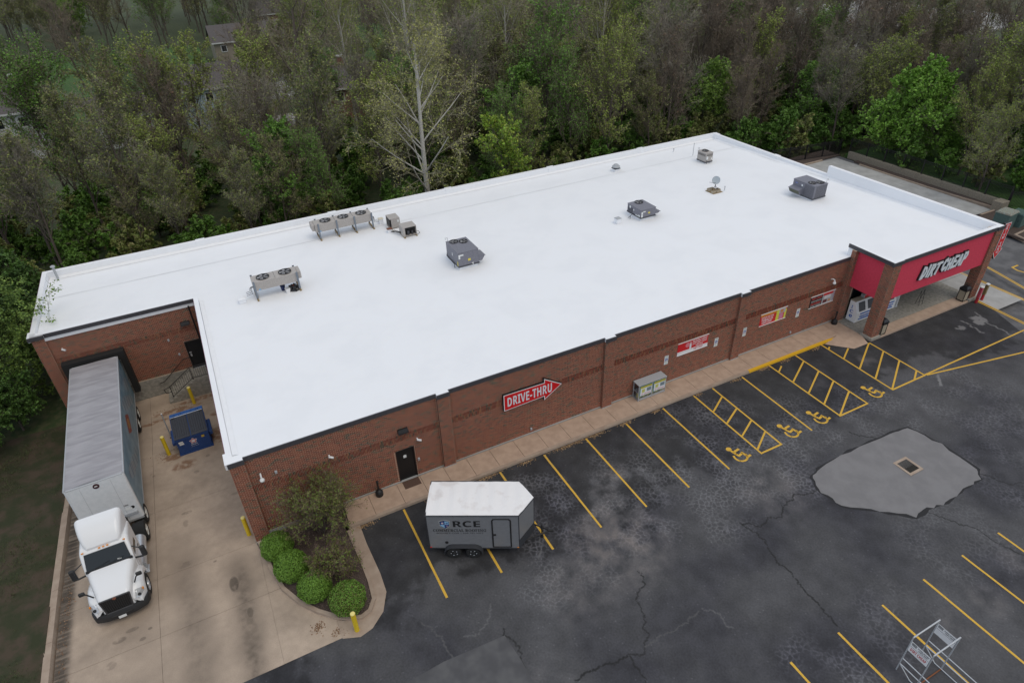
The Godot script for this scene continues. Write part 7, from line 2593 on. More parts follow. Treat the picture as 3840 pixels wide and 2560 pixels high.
const CFG := {"wander": 0.12, "lift": 0.25, "tw": 0.035, "leaves": 3, "dense": 0.5, "ls": 0.11, "n": [16, 8, 8], "first": 0.28, "ang": [0.5, 0.95], "len": [0.42, 0.5, 0.42], "shape": 1.0}


func cfg(over: Dictionary) -> Dictionary:
	var d := CFG.duplicate()
	d.merge(over, true)
	return d


func in_view(p: Vector3, margin: float) -> bool:
	var b := Basis.from_euler(Vector3(-0.5943, -0.4535, -0.0364))
	for h in [0.0, 8.0, 16.0]:
		var v := b.inverse() * (p + Vector3(0, h, 0) - CAM)
		if v.z < -1.0 and absf(v.x / -v.z) < 0.789 + margin and absf(v.y / -v.z) < 0.526 + margin:
			return true
	return false


func place(o: Node3D, used: Dictionary, at: Vector3, s: float, where := "") -> void:
	var n := o
	if not used.has(o):
		used[o] = o.get_meta("label")
	else:
		n = copy(o)
	n.set_meta("label", used[o] + where)
	n.position = at
	n.rotation.y = rng.randf() * TAU
	n.scale = Vector3(s, s * rng.randf_range(0.92, 1.1), s)


func woods() -> void:
	rng.seed = 41
	var brown := Color(0.19, 0.155, 0.118)
	var grey := Color(0.215, 0.195, 0.155)
	var yel := [Vector3(0.26, 0.33, 0.05), Vector3(0.21, 0.30, 0.045), Vector3(0.30, 0.34, 0.08)]
	var grn := [Vector3(0.12, 0.25, 0.03), Vector3(0.15, 0.29, 0.04), Vector3(0.09, 0.19, 0.025)]
	var olive := [Vector3(0.20, 0.24, 0.06), Vector3(0.16, 0.21, 0.05), Vector3(0.24, 0.23, 0.09)]
	var rusty := [Vector3(0.22, 0.13, 0.08), Vector3(0.18, 0.12, 0.07), Vector3(0.16, 0.14, 0.05)]
	var bare := []
	var leafy := []
	var green := []
	var bw := ["slim bare brown tree with upright twigs", "bare grey tree with a wide twiggy crown", "bare brown tree with a rounded crown", "bare grey tree with a tall clean trunk"]
	var lw := ["tree hazed with yellow-green spring leaves", "upright grey tree with sparse olive buds", "tree in half-open fresh green leaf", "loose tree dotted with yellow-green leaves", "brownish tree with few olive leaves"]
	for i in 4:
		bare.append(tree("bare_tree", bw[i], "bare trees of the wood", 14.0, 0.17, M.bark, cfg({"twig": [brown, grey][i % 2], "dense": [0.06, 0.1, 0.03, 0.14][i], "cols": [rusty, olive][i % 2], "n": [22, 9, 9], "first": [0.16, 0.25, 0.2, 0.36][i], "shape": [0.7, 1.0, 0.85, 0.7][i], "lift": [0.5, 0.35, 0.4, 0.55][i], "ang": [0.4, 0.8]})))
	for i in 5:
		leafy.append(tree("budding_tree", lw[i], "budding trees of the wood", 13.5, 0.16, M.bark, cfg({"twig": [brown, grey][i % 2], "dense": [0.95, 0.7, 1.0, 0.8, 0.6][i], "leaves": 5, "ls": 0.095, "cols": [yel, olive, grn, yel, olive][i], "n": [20, 9, 9], "first": [0.2, 0.3, 0.15, 0.25, 0.2][i], "lift": [0.35, 0.5, 0.4, 0.3, 0.4][i], "shape": [0.85, 0.7, 0.9, 0.95, 0.8][i], "ang": [0.4, 0.85]})))
	for i in 2:
		green.append(tree("green_tree", ["full mid-green leafy tree", "full bright yellow-green leafy tree"][i], "green trees of the wood", 11.0, 0.2, M.bark, cfg({"twig": grey, "dense": 1.0, "leaves": 10, "ls": 0.14, "cols": [grn, [Vector3(0.17, 0.30, 0.04), Vector3(0.22, 0.34, 0.05), Vector3(0.13, 0.25, 0.03)]][i], "n": [20, 9, 8], "first": 0.14, "shape": 1.0, "ang": [0.5, 1.1]})))
	# pale-barked tree that stands out above the roof
	var syc := tree("pale_bark_tree", "tall pale-barked tree with yellow-green catkins rising just behind the roof's rear parapet", "", 17.6, 0.30, M.palebark, cfg({"twig": Color(0.26, 0.24, 0.17), "dense": 0.8, "leaves": 6, "ls": 0.085, "cols": [Vector3(0.36, 0.37, 0.10), Vector3(0.30, 0.31, 0.08), Vector3(0.40, 0.39, 0.16)], "n": [19, 8, 8], "first": 0.24, "ang": [0.62, 0.9], "lift": 0.06, "wander": 0.05, "shape": 0.78}))
	syc.position = Vector3(21.5, -1.5, -32.0)
	var used := {}
	var far_syc := tree("pale_bark_tree", "tall pale-barked tree with bare white limbs standing deep in the wood", "pale trees in the wood", 19.0, 0.25, M.palebark, cfg({"twig": Color(0.30, 0.27, 0.2), "dense": 0.6, "leaves": 5, "ls": 0.1, "cols": yel, "n": [18, 8, 8], "first": 0.3, "ang": [0.4, 0.75], "lift": 0.35, "wander": 0.08}))
	for p in [Vector3(30, -2.5, -58), Vector3(34, -2.6, -66), Vector3(23, -2.6, -62), Vector3(52, -2.5, -48), Vector3(44, -2.6, -60)]:
		place(far_syc, used, p, rng.randf_range(0.9, 1.1))
	# big dark tree with heavy limbs
	var big := tree("bare_tree", "big dark bare tree with heavy spreading limbs beside the brick house", "", 19.0, 0.42, M.bark, cfg({"twig": brown, "dense": 0.16, "cols": olive, "n": [14, 8, 8], "first": 0.22, "ang": [0.6, 1.0], "wander": 0.16, "shape": 1.2}))
	big.position = Vector3(14.8, -2.6, -60.0)
	# bright small tree above the parapet and the full tree by the iron fence
	var lime := tree("young_green_tree", "small bright yellow-green tree right behind the rear parapet", "", 9.4, 0.1, M.bark, cfg({"twig": grey, "dense": 1.0, "leaves": 9, "ls": 0.12, "cols": [Vector3(0.25, 0.38, 0.04), Vector3(0.20, 0.35, 0.035), Vector3(0.30, 0.36, 0.05)], "n": [20, 8, 8], "first": 0.12, "lift": 0.4, "ang": [0.4, 0.9], "shape": 0.8, "wander": 0.2}))
	lime.position = Vector3(29.6, -1.3, -30.2)
	var full := tree("maple_tree", "full round bright green tree hanging over the black iron fence", "", 9.0, 0.2, M.bark, cfg({"twig": grey, "dense": 1.0, "leaves": 15, "ls": 0.15, "cols": [Vector3(0.14, 0.29, 0.03), Vector3(0.17, 0.34, 0.04), Vector3(0.21, 0.38, 0.055)], "n": [36, 10, 8], "first": 0.06, "shape": 1.2, "ang": [0.5, 1.3], "lift": 0.15, "wander": 0.18}))
	full.position = Vector3(73.6, -0.4, -19.3)
	# left edge: pine and ivy-green trees against the wing
	var pine := tree("pine_tree", "soft green pine whose branch tips reach over the wing roof", "", 11.0, 0.2, M.bark, cfg({"twig": Color(0.06, 0.09, 0.03), "dense": 1.0, "leaves": 20, "ls": 0.085, "cols": [Vector3(0.17, 0.27, 0.05), Vector3(0.21, 0.31, 0.06), Vector3(0.12, 0.21, 0.04)], "n": [28, 9, 7], "first": 0.1, "ang": [1.0, 1.4], "lift": 0.05, "shape": 0.95}))
	pine.position = Vector3(-12.7, -1.1, -20.3)
	var ivy := []
	for i in 2:
		ivy.append(tree("dark_green_tree", "low dark green leafy tree beside the dock wing", "dark green trees on the verge", 6.5, 0.12, M.bark, cfg({"twig": Color(0.05, 0.05, 0.03), "dense": 1.0, "leaves": 10, "ls": 0.13, "cols": [Vector3(0.06, 0.13, 0.02), Vector3(0.08, 0.16, 0.025), Vector3(0.045, 0.10, 0.018)], "n": [18, 9, 8], "first": 0.12, "ang": [0.7, 1.3], "shape": 1.2})))
	for p in [[0, Vector3(-11.6, -0.9, -16.6), 0.62], [1, Vector3(-13.6, -0.8, -14.2), 0.7], [0, Vector3(-11.2, -1.0, -24.0), 0.8], [1, Vector3(-15.6, -0.7, -17.0), 1.1], [0, Vector3(-16.6, -0.5, -11.5), 0.8], [1, Vector3(-11.6, -1.1, -28.5), 0.9]]:
		place(ivy[p[0]], used, p[1], p[2])
	# the wood itself
	var zones := [[-60.0, 105.0, -80.0, -31.5, 5.0, 1.0, " behind the store"], [-90.0, 190.0, -250.0, -80.0, 10.5, 1.15, " among the far houses and streets"], [71.5, 165.0, -32.0, 8.0, 4.8, 0.85, " beyond the iron fence"]]
	var clear := [[-26.0, -12.0, -112.0, -72.0], [-10.0, 16.0, -106.0, -78.0], [20.0, 42.0, -102.0, -76.0], [-30.0, 40.0, -170.0, -104.0], [130.0, 185.0, -125.0, -70.0], [95.0, 130.0, -70.0, -48.0]]
	for z in zones:
		var x: float = z[0]
		while x < z[1]:
			var y: float = z[2]
			while y < z[3]:
				var p := Vector3(x + rng.randf_range(-0.45, 0.45) * z[4], 0, y + rng.randf_range(-0.45, 0.45) * z[4])
				y += z[4]
				var open := false
				for c in clear:
					if p.x > c[0] and p.x < c[1] and p.z > c[2] and p.z < c[3]:
						open = true
				if open and rng.randf() > 0.1:
					continue
				# the wood thins out towards the gardens
				if p.x > -32.0 and p.x < 44.0 and p.z < -54.0 and p.z > -80.0 and rng.randf() > (0.4 if p.z > -70.0 else 0.15):
					continue
				if p.x > -24.0 and p.x < 0.0 and p.z < -42.0 and p.z > -80.0 and rng.randf() > 0.45:
					continue
				if p.distance_to(Vector3(21.5, 0, -32)) < 3.6 or p.distance_to(Vector3(29.6, 0, -30.2)) < 3.0 or p.distance_to(Vector3(73.6, 0, -19.3)) < 6.0 or p.distance_to(Vector3(14.8, 0, -60)) < 4.0:
					continue
				p.y = terrain_y(p.x, p.z) - 0.1
				if not in_view(p, 0.14):
					continue
				# the right half of the wood is barer, the left greener
				var k := rng.randf()
				var barer := 0.6 if p.x > 34.0 + 0.2 * p.z + 20.0 else 0.2
				var s: float = z[5] * rng.randf_range(0.75, 1.2)
				if p.z > -37.0 and p.x < 70.0:
					s *= 0.8
				if k < barer:
					place(bare[rng.randi() % 4], used, p, s, z[6])
				elif k < 0.955:
					place(leafy[rng.randi() % 5], used, p, s, z[6])
				else:
					place(green[rng.randi() % 2], used, p, s * 0.85, z[6])
			x += z[4]
	print("trees ", used.size())
	# undergrowth
	var under := []
	for i in 3:
		under.append(tree("undergrowth_bush", ["bright green leafy bush", "thin olive bush", "dark green leafy bush"][i], "undergrowth bushes", 3.2, 0.04, M.bark, cfg({"stems": 3, "twig": brown, "dense": [0.9, 0.6, 0.8][i], "leaves": 7, "ls": 0.13, "cols": [grn, olive, [Vector3(0.08, 0.17, 0.025), Vector3(0.11, 0.22, 0.03)]][i], "n": [9, 6, 6], "first": 0.1, "ang": [0.5, 1.1]})))
	var x2 := -30.0
	while x2 < 120.0:
		var z2 := -60.0
		while z2 < 10.0:
			var p := Vector3(x2 + rng.randf_range(-2, 2), 0, z2 + rng.randf_range(-2, 2))
			z2 += 3.9
			var behind := p.z < -29.0 and p.x < 72.0
			var right := p.x > 70.6 and p.z < -3.0 or p.x > 77.0
			if not (behind or right) or rng.randf() < 0.15:
				continue
			p.y = terrain_y(p.x, p.z) - 0.05
			if in_view(p, 0.03):
				place(under[rng.randi() % 3], used, p, rng.randf_range(0.8, 1.6), " in the undergrowth behind the store" if behind else " in the undergrowth beyond the iron fence")
		x2 += 3.9
	# sparse grass and litter on the verge
	var gm := MB.new()
	gm.colored = true
	for k in 5:
		gm.col = Color(0.05, 0.085, 0.02) if k < 3 else Color(0.09, 0.075, 0.035)
		var a := rng.randf() * TAU
		var d := Vector3(cos(a), 0, sin(a))
		gm.tri(d * 0.03 + d.rotated(Vector3.UP, 1.57) * 0.008, d * 0.03 - d.rotated(Vector3.UP, 1.57) * 0.008, d * 0.09 + Vector3(0, 0.09, 0))
	var mm := MultiMesh.new()
	mm.transform_format = MultiMesh.TRANSFORM_3D
	mm.mesh = gm.mesh(M.leaf)
	mm.instance_count = 9000
	var fn := FastNoiseLite.new()
	fn.seed = 2
	fn.frequency = 0.25
	var got := 0
	while got < 9000:
		var p := Vector3(rng.randf_range(-17.0, -8.95), 0, rng.randf_range(-16.0, 9.0))
		if fn.get_noise_2d(p.x, p.z) + rng.randf_range(-0.25, 0.25) < -0.05:
			continue
		p.y = terrain_y(p.x, p.z) - 0.03
		mm.set_instance_transform(got, Transform3D(Basis(Vector3.UP, rng.randf() * TAU).scaled(Vector3.ONE * rng.randf_range(0.5, 1.3)), p))
		got += 1
	var mi := MultiMeshInstance3D.new()
	mi.name = numbered("verge_grass")
	mi.multimesh = mm
	add_child(mi)
	tag(mi, "thin patchy grass growing on the brown verge beside the kerb", "grass", "", "stuff")


func shrub_ball(label: String, at: Vector3, R: float, fresh: bool) -> void:
	var o := thing("round_shrub", label, "shrub", at, 0.0, "round clipped shrubs on the island")
	var core := MB.new()
	for i in 46:
		var d := (rnd_dir() + Vector3.UP * 0.55).normalized()
		var a := Vector3(rng.randf_range(-0.08, 0.08), -0.04, rng.randf_range(-0.08, 0.08))
		core.cyl(a, a + d * R * 0.5, 0.016, 0.011, 4, false)
		core.cyl(a + d * R * 0.5, Vector3(d.x * R * 0.85, R * 0.6 + d.y * R * 0.6, d.z * R * 0.85), 0.011, 0.005, 4, false)
	obj("branches", core, M.bark, o)
	var f := FastNoiseLite.new()
	f.seed = int(at.x * 100)
	f.frequency = 2.2 / R * 0.7
	var l := MB.new()
	l.colored = true
	for i in 11000:
		var d := rnd_dir()
		if d.y < -0.62:
			continue
		var k := R * (1.0 + 0.13 * f.get_noise_3dv(d * R)) * (1.03 - 0.42 * pow(rng.randf(), 2.2))
		var p := Vector3(d.x * k, R * 0.72 + d.y * k * 0.82, d.z * k)
		if p.y < 0.02:
			continue
		var c := Vector3(0.10, 0.21, 0.022).lerp(Vector3(0.17, 0.31, 0.04), rng.randf())
		if not fresh and rng.randf() < 0.25:
			c = Vector3(0.12, 0.12, 0.03)
		leaf(l, p, (d + rnd_dir() * 0.8).normalized(), 0.036, c)
	obj("foliage", l, M.leaf, o)


func island() -> void:
	rng.seed = 17
	var il := struct("planted_island")
	var outer := [Vector2(0.04, 0.3), Vector2(0.2, 1.49), Vector2(0.28, 2.23), Vector2(0.57, 3.51), Vector2(1.1, 4.6), Vector2(1.72, 5.45), Vector2(2.37, 6.11), Vector2(2.94, 6.52), Vector2(3.4, 6.68), Vector2(3.86, 6.52), Vector2(4.22, 6.0), Vector2(4.32, 4.95), Vector2(4.3, 3.3), Vector2(4.24, 1.72)]
	var inner := []
	for i in outer.size():
		var a: Vector2 = outer[maxi(i - 1, 0)]
		var b: Vector2 = outer[mini(i + 1, outer.size() - 1)]
		inner.append(outer[i] + (b - a).normalized().orthogonal() * 0.17)
	if inner[6].distance_to(Vector2(2.2, 3.0)) > outer[6].distance_to(Vector2(2.2, 3.0)):
		for i in outer.size():
			inner[i] = outer[i] * 2.0 - inner[i]
	var top := func(p: Vector2) -> float: return maxf(drive_y(p.y), lot_y(p.y) - 0.12) + 0.16
	for i in outer.size() - 1:
		var m := MB.new()
		var q := []
		for p in [outer[i], outer[i + 1], inner[i + 1], inner[i]]:
			q.append(Vector3(p.x, -0.7, p.y))
		for p in [outer[i], outer[i + 1], inner[i + 1], inner[i]]:
			q.append(Vector3(p.x, top.call(p), p.y))
		m.hull8(q)
		obj("kerb", m, M.kerb, il)
	var bed := []
	for p in inner:
		bed.append(p)
	bed.append(Vector2(4.1, 0.13))
	bed.append(Vector2(0.2, 0.13))
	var mul := MB.new()
	var pv := PackedVector2Array(bed)
	var t := Geometry2D.triangulate_polygon(pv)
	for i in range(0, t.size(), 3):
		var w := []
		for j in 3:
			var p := pv[t[i + j]]
			w.append(Vector3(p.x, top.call(p) - 0.05, p.y))
		mul.otri(w[0], w[1], w[2], Vector3(2, -50, 3))
	obj("mulch_bed", mul, M.mulch, il)
	var gut := [Vector2(4.75, 1.6), Vector2(4.72, 2.92), Vector2(4.79, 4.81), Vector2(4.74, 5.86), Vector2(4.31, 6.74), Vector2(3.66, 7.28), Vector2(3.1, 7.42), Vector2(2.4, 7.14), Vector2(2.4, 6.2), Vector2(2.94, 6.5), Vector2(3.4, 6.62), Vector2(3.8, 6.46), Vector2(4.18, 5.96), Vector2(4.28, 4.95), Vector2(4.26, 3.3), Vector2(4.2, 1.6)]
	obj("gutter", slab(gut, func(z): return lot_y(z) + 0.01, 0.0, Vector2(), Vector2.ONE), M.kerb, il)
	# wood chips lying on the bed
	var ch := MB.new()
	ch.colored = true
	for i in 2600:
		var p := Vector2(rng.randf_range(0.3, 4.3), rng.randf_range(0.2, 6.6))
		if not Geometry2D.is_point_in_polygon(p, pv):
			continue
		var c := Vector3(0.10, 0.07, 0.055).lerp(Vector3(0.22, 0.17, 0.14), pow(rng.randf(), 3.0))
		leaf(ch, Vector3(p.x, top.call(p) - 0.04, p.y), (Vector3.UP + rnd_dir() * 0.5).normalized(), rng.randf_range(0.02, 0.05), c)
	var chips := obj("mulch_chips", ch, M.leaf, il)
	chips.set_meta("kind", "stuff")
	shrub_ball("round green shrub by the store's low corner, touching the wall", Vector3(0.86, -0.2, 1.42), 0.74, true)
	shrub_ball("round green shrub second from the store's low corner", Vector3(1.24, -0.18, 2.92), 0.77, true)
	shrub_ball("round green shrub beside the curved kerb facing the dock drive", Vector3(1.95, -0.16, 4.48), 0.73, true)
	shrub_ball("round shrub with yellowish patches at the island tip behind the bollard", Vector3(3.08, -0.14, 5.82), 0.78, false)
	# thin-leaved bush against the wall and a barer one in the bed
	var c1 := cfg({"stems": 5, "twig": Color(0.17, 0.12, 0.09), "tw": 0.012, "dense": 0.75, "leaves": 5, "ls": 0.042, "cols": [Vector3(0.15, 0.19, 0.03), Vector3(0.11, 0.17, 0.025), Vector3(0.18, 0.17, 0.05)], "n": [9, 7, 7], "first": 0.15, "ang": [0.5, 1.0], "len": [0.55, 0.55, 0.5], "lift": 0.15, "shape": 1.15, "wander": 0.2})
	var b1 := tree("thin_leaved_bush", "tall thin-leaved bush on the island against the brick wall", "", 3.1, 0.03, M.bark, c1)
	b1.position = Vector3(3.0, -0.15, 1.25)
	b1.set_meta("category", "bush")
	c1 = c1.duplicate()
	c1.dense = 0.3
	var b2 := tree("thin_leaved_bush", "low twiggy bush with few leaves among the round shrubs", "", 1.7, 0.02, M.bark, c1)
	b2.position = Vector3(3.05, -0.14, 3.9)
	b2.set_meta("category", "bush")
	var o := thing("end_railing", "short black railing at the end of the sidewalk beside the island", "railing", Vector3(4.26, 0.0, 0.1))
	for k in [0.1, 1.02]:
		var m := MB.new()
		m.tube([Vector3(0, k, 0), Vector3(0, k, 1.3)], 0.018, 6)
		obj("rail", m, M.blackmetal, o)
	for k in 14:
		var m := MB.new()
		m.tube([Vector3(0, -0.02 if k % 13 == 0 else 0.1, 1.3 * k / 13.0), Vector3(0, 1.06, 1.3 * k / 13.0)], 0.02 if k % 13 == 0 else 0.009, 6)
		obj("post" if k % 13 == 0 else "baluster", m, M.blackmetal, o)


func lot_things() -> void:
	rng.seed = 23
	# cart corral
	var y := lot_y(19.5)
	var o := thing("cart_corral", "galvanised cart corral with white return-carts signs between the stall lines", "cart corral", Vector3(22.38, y, 18.75))
	var hw := 0.77
	var m: MB
	for z in [0.0, 0.82]:
		for s in [-1.0, 1.0]:
			m = MB.new()
			m.tube([Vector3(s * hw, 0.0, z), Vector3(s * hw, 2.19, z)], 0.024, 8)
			obj("post", m, M.galv, o)
		m = MB.new()
		m.tube([Vector3(-hw, 2.2, z), Vector3(hw, 2.2, z)], 0.03, 8)
		obj("cross_bar", m, M.steel, o)
	for s in [-1.0, 1.0]:
		for h in [0.46, 0.82]:
			m = MB.new()
			m.tube([Vector3(s * hw, h, 0.0), Vector3(s * hw, h, 4.2)], 0.022, 8)
			obj("rail", m, M.steel, o)
		m = MB.new()
		m.tube([Vector3(s * hw, 0.46, 0.0), Vector3(s * hw, 0.42, 0.05), Vector3(s * (hw - 0.02), 0.05, 0.55), Vector3(s * (hw - 0.02), 0.05, 4.2)], 0.02, 8)
		obj("bumper_rail", m, M.steel, o)
		for z in [2.2, 4.2]:
			m = MB.new()
			m.tube([Vector3(s * hw, 0.0, z), Vector3(s * hw, 0.84, z)], 0.024, 8)
			obj("post", m, M.galv, o)
		var b := Basis(Vector3(0, 0, 1), Vector3.UP, Vector3(-1, 0, 0))
		var sg := Node3D.new()
		sg.name = "sign"
		o.add_child(sg, true)
		sg.transform = Transform3D(b, Vector3(s * hw - 0.03, 1.73, 0.41))
		card(sg, "panel", Vector2(-0.38, -0.29), Vector2(0.38, 0.29), 0.004, M.white)
		put_text(sg, "PLEASE RETURN", 0.12, 0.2, 0.44, 0.06, 0.005, M.black)
		put_text(sg, "CARTS HERE", 0.12, 0.11, 0.36, 0.06, 0.005, M.black)
		card(sg, "rule", Vector2(-0.37, 0.02), Vector2(0.37, 0.03), 0.007, M.black)
		if s < 0.0:
			put_text(sg, "DIRT CHEAP", 0.0, -0.12, 0.62, 0.16, 0.005, mat(lin(0.5, 0.02, 0.03), 0.5))
		for k in 6:
			card(sg, "cart_mark", Vector2(-0.34 + k * 0.032, 0.12), Vector2(-0.322 + k * 0.032, 0.24), 0.007, M.black)
		card(sg, "cart_mark", Vector2(-0.36, 0.235), Vector2(-0.14, 0.25), 0.0085, M.black)
	m = MB.new()
	m.tube([Vector3(-hw, 0.03, 0.82), Vector3(hw, 0.03, 0.82)], 0.024, 8)
	obj("rusty_foot_bar", m, mat(lin(0.22, 0.08, 0.03), 0.9), o)
	# dry leaf litter gathered along the kerb
	var l := MB.new()
	l.colored = true
	for c in [[5.0, 0.5], [8.6, 0.4], [11.6, 0.9], [14.0, 0.5], [16.8, 1.4], [18.5, 0.7], [20.6, 0.5], [22.8, 0.4], [26.0, 0.3], [29.0, 0.35], [31.4, 0.5], [33.2, 0.5], [36.0, 0.4]]:
		for i in int(260 * c[1]):
			var p := Vector3(c[0] + rng.randfn() * c[1] * 0.5, 0, 1.74 + absf(rng.randfn()) * 0.1)
			p.y = lot_y(p.z) + 0.012
			leaf(l, p, (Vector3.UP + rnd_dir() * 0.6).normalized(), rng.randf_range(0.02, 0.05), Vector3(0.24, 0.14, 0.07).lerp(Vector3(0.45, 0.32, 0.18), rng.randf()))
	for c in [[-8.25, 1.5, 0.16, 1.6], [-8.2, -0.5, 0.12, 0.8], [-3.62, -9.6, 0.4, 0.3], [2.4, 6.75, 0.2, 0.12], [1.6, 6.1, 0.15, 0.15], [-2.6, -14.6, 0.9, 0.14]]:
		for i in 90:
			var p := Vector3(c[0] + rng.randfn() * c[2], 0, c[1] + rng.randfn() * c[3])
			p.y = drive_y(p.z) + 0.012
			leaf(l, p, (Vector3.UP + rnd_dir() * 0.6).normalized(), rng.randf_range(0.02, 0.05), Vector3(0.16, 0.08, 0.04).lerp(Vector3(0.3, 0.18, 0.1), rng.randf()))
	var lf := obj("leaf_litter", l, M.leaf)
	tag(lf, "dry brown leaf litter gathered along the kerb and drive", "leaf litter", "", "stuff")


func right_side() -> void:
	rng.seed = 29
	# kerbs round the loading lane
	var kr := struct("lane_kerb")
	var line := [Vector2(68.2, -21.0), Vector2(68.15, -17.0), Vector2(68.2, -13.0), Vector2(68.35, -9.5), Vector2(68.6, -6.1), Vector2(66.0, -6.1)]
	for i in line.size() - 1:
		var a: Vector2 = line[i]
		var b: Vector2 = line[i + 1]
		var n := (b - a).normalized().orthogonal() * 0.16
		var m := MB.new()
		m.hull8([Vector3(a.x, -0.3, a.y), Vector3(b.x, -0.3, b.y), Vector3(b.x + n.x, -0.3, b.y + n.y), Vector3(a.x + n.x, -0.3, a.y + n.y), Vector3(a.x, 0.0, a.y), Vector3(b.x, 0.0, b.y), Vector3(b.x + n.x, 0.0, b.y + n.y), Vector3(a.x + n.x, 0.0, a.y + n.y)])
		obj("kerb", m, M.kerb, kr)
	var m := MB.new()
	m.span(Vector3(62.5, -0.3, -24.2), Vector3(66.0, 0.0, -24.0))
	obj("kerb", m, M.kerb, kr)
	m = MB.new()
	m.span(Vector3(64.0, -0.2, -6.0), Vector3(70.0, -0.06, -1.0))
	m.span(Vector3(68.62, -0.2, -22.0), Vector3(69.2, -0.05, -6.0))
	m.span(Vector3(60.0, -0.2, -26.5), Vector3(69.2, -0.05, -24.3))
	obj("planting_bed", m, M.mulch, kr)
	for a in [[70.0, -2.4, 64.2, -2.0], [64.2, -2.0, 64.0, -0.9], [70.0, -1.0, 90.0, 3.0]]:
		m = MB.new()
		var A := Vector2(a[0], a[1])
		var B := Vector2(a[2], a[3])
		var n := (B - A).normalized().orthogonal() * 0.16
		m.hull8([Vector3(A.x, -0.3, A.y), Vector3(B.x, -0.3, B.y), Vector3(B.x + n.x, -0.3, B.y + n.y), Vector3(A.x + n.x, -0.3, A.y + n.y), Vector3(A.x, 0.01, A.y), Vector3(B.x, 0.01, B.y), Vector3(B.x + n.x, 0.01, B.y + n.y), Vector3(A.x + n.x, 0.01, A.y + n.y)])
		obj("kerb", m, M.kerb, kr)
	# low wall and iron fence
	var o := thing("retaining_wall", "low tan concrete wall under the black iron fence", "wall", Vector3(69.35, -0.2, -14.0))
	for k in 6:
		m = MB.new()
		var z := -8.0 + k * 2.8
		m.rbox(Vector3(0, 0.4, z), Vector3(0.3, 0.8, 2.785), 0.015)
		obj("wall_panel", m, M.stone, o)
	m = MB.new()
	m.rbox(Vector3(-0.75, 0.45, 8.0), Vector3(1.1, 1.1, 0.9), 0.03)
	obj("end_block", m, M.stone, o)
	for f in [[Vector3(69.35, 0.6, -23.4), Vector3(69.35, 0.6, -5.8), "black iron picket fence standing on the low tan wall", 1.45], [Vector3(69.4, -0.1, -5.7), Vector3(75.5, -0.2, -1.0), "black iron picket fence turning away past the low wall's end", 1.7], [Vector3(60.0, -0.1, -26.0), Vector3(69.2, -0.1, -24.6), "black iron picket fence behind the planting bed at the store's rear", 1.7]]:
		var a: Vector3 = f[0]
		var b: Vector3 = f[1]
		var fo := thing("iron_fence", f[2], "fence", a, 0.0, "black iron fences")
		var d := b - a
		var L := d.length()
		var h: float = f[3]
		for q in [0.12, h - 0.25, h - 0.06]:
			m = MB.new()
			m.tube([Vector3(0, q, 0), d + Vector3(0, q, 0)], 0.025, 4)
			obj("rail", m, M.blackmetal, fo)
		var np := int(L / 2.4) + 1
		for i in np + 1:
			m = MB.new()
			m.box(d * (i / float(np)) + Vector3(0, h / 2 + 0.02, 0), Vector3(0.1, h + 0.06, 0.1))
			obj("post", m, M.blackmetal, fo)
		m = MB.new()
		var n := int(L / 0.12)
		for i in n:
			var p := d * ((i + 0.5) / n)
			m.cyl(p + Vector3(0, 0.05, 0), p + Vector3(0, h, 0), 0.02, 0.02, 3, false)
		var pk := obj("pickets", m, M.blackmetal, fo)
		pk.set_meta("kind", "stuff")
	# utility boxes
	for k in [[Vector3(64.9, -0.07, -3.5), Vector3(1.5, 1.45, 1.2), "green utility transformer with a rusty lid behind the canopy corner"], [Vector3(66.5, -0.07, -3.2), Vector3(1.2, 1.15, 1.1), "smaller green utility transformer beside the rusty one"]]:
		o = thing("transformer_box", k[2], "transformer", k[0], 0.1, "green transformers in the planting bed")
		var s: Vector3 = k[1]
		m = MB.new()
		m.rbox(Vector3(0, s.y / 2, 0), s, 0.02)
		obj("case", m, M.greenbox, o)
		m = MB.new()
		m.hexa(Vector3(0, s.y + 0.06, 0), Vector3(s.x + 0.1, 0.12, s.z + 0.1), Vector3(s.x, 0.12, s.z * 0.9))
		obj("lid", m, M.rustgreen if s.x > 1.4 else M.greenbox, o)
		m = MB.new()
		m.rbox(Vector3(-s.x / 2 - 0.005, s.y * 0.55, 0.1), Vector3(0.02, s.y * 0.7, s.z * 0.5), 0.006)
		var dr := obj("door", m, M.greenbox, o)
		m = MB.new()
		m.rbox(Vector3(-s.x / 2 - 0.03, s.y * 0.5, 0.3), Vector3(0.04, 0.1, 0.04), 0.01)
		obj("latch", m, M.blackmetal, dr)
	# curled lettering on the lane tarmac beyond the double line
	for p in [Vector2(58.6, 1.9), Vector2(60.2, 2.6)]:
		for s in [[[0.4, -0.5], [-0.3, -0.5], [-0.45, 0.0], [-0.3, 0.5], [0.4, 0.5]]]:
			var pl := []
			for q in s:
				pl.append(p + Vector2(q[0], q[1]))
			for poly in stroke(pl, 0.07):
				paint("lane_letter", Array(poly), M.yellow, 0.008)


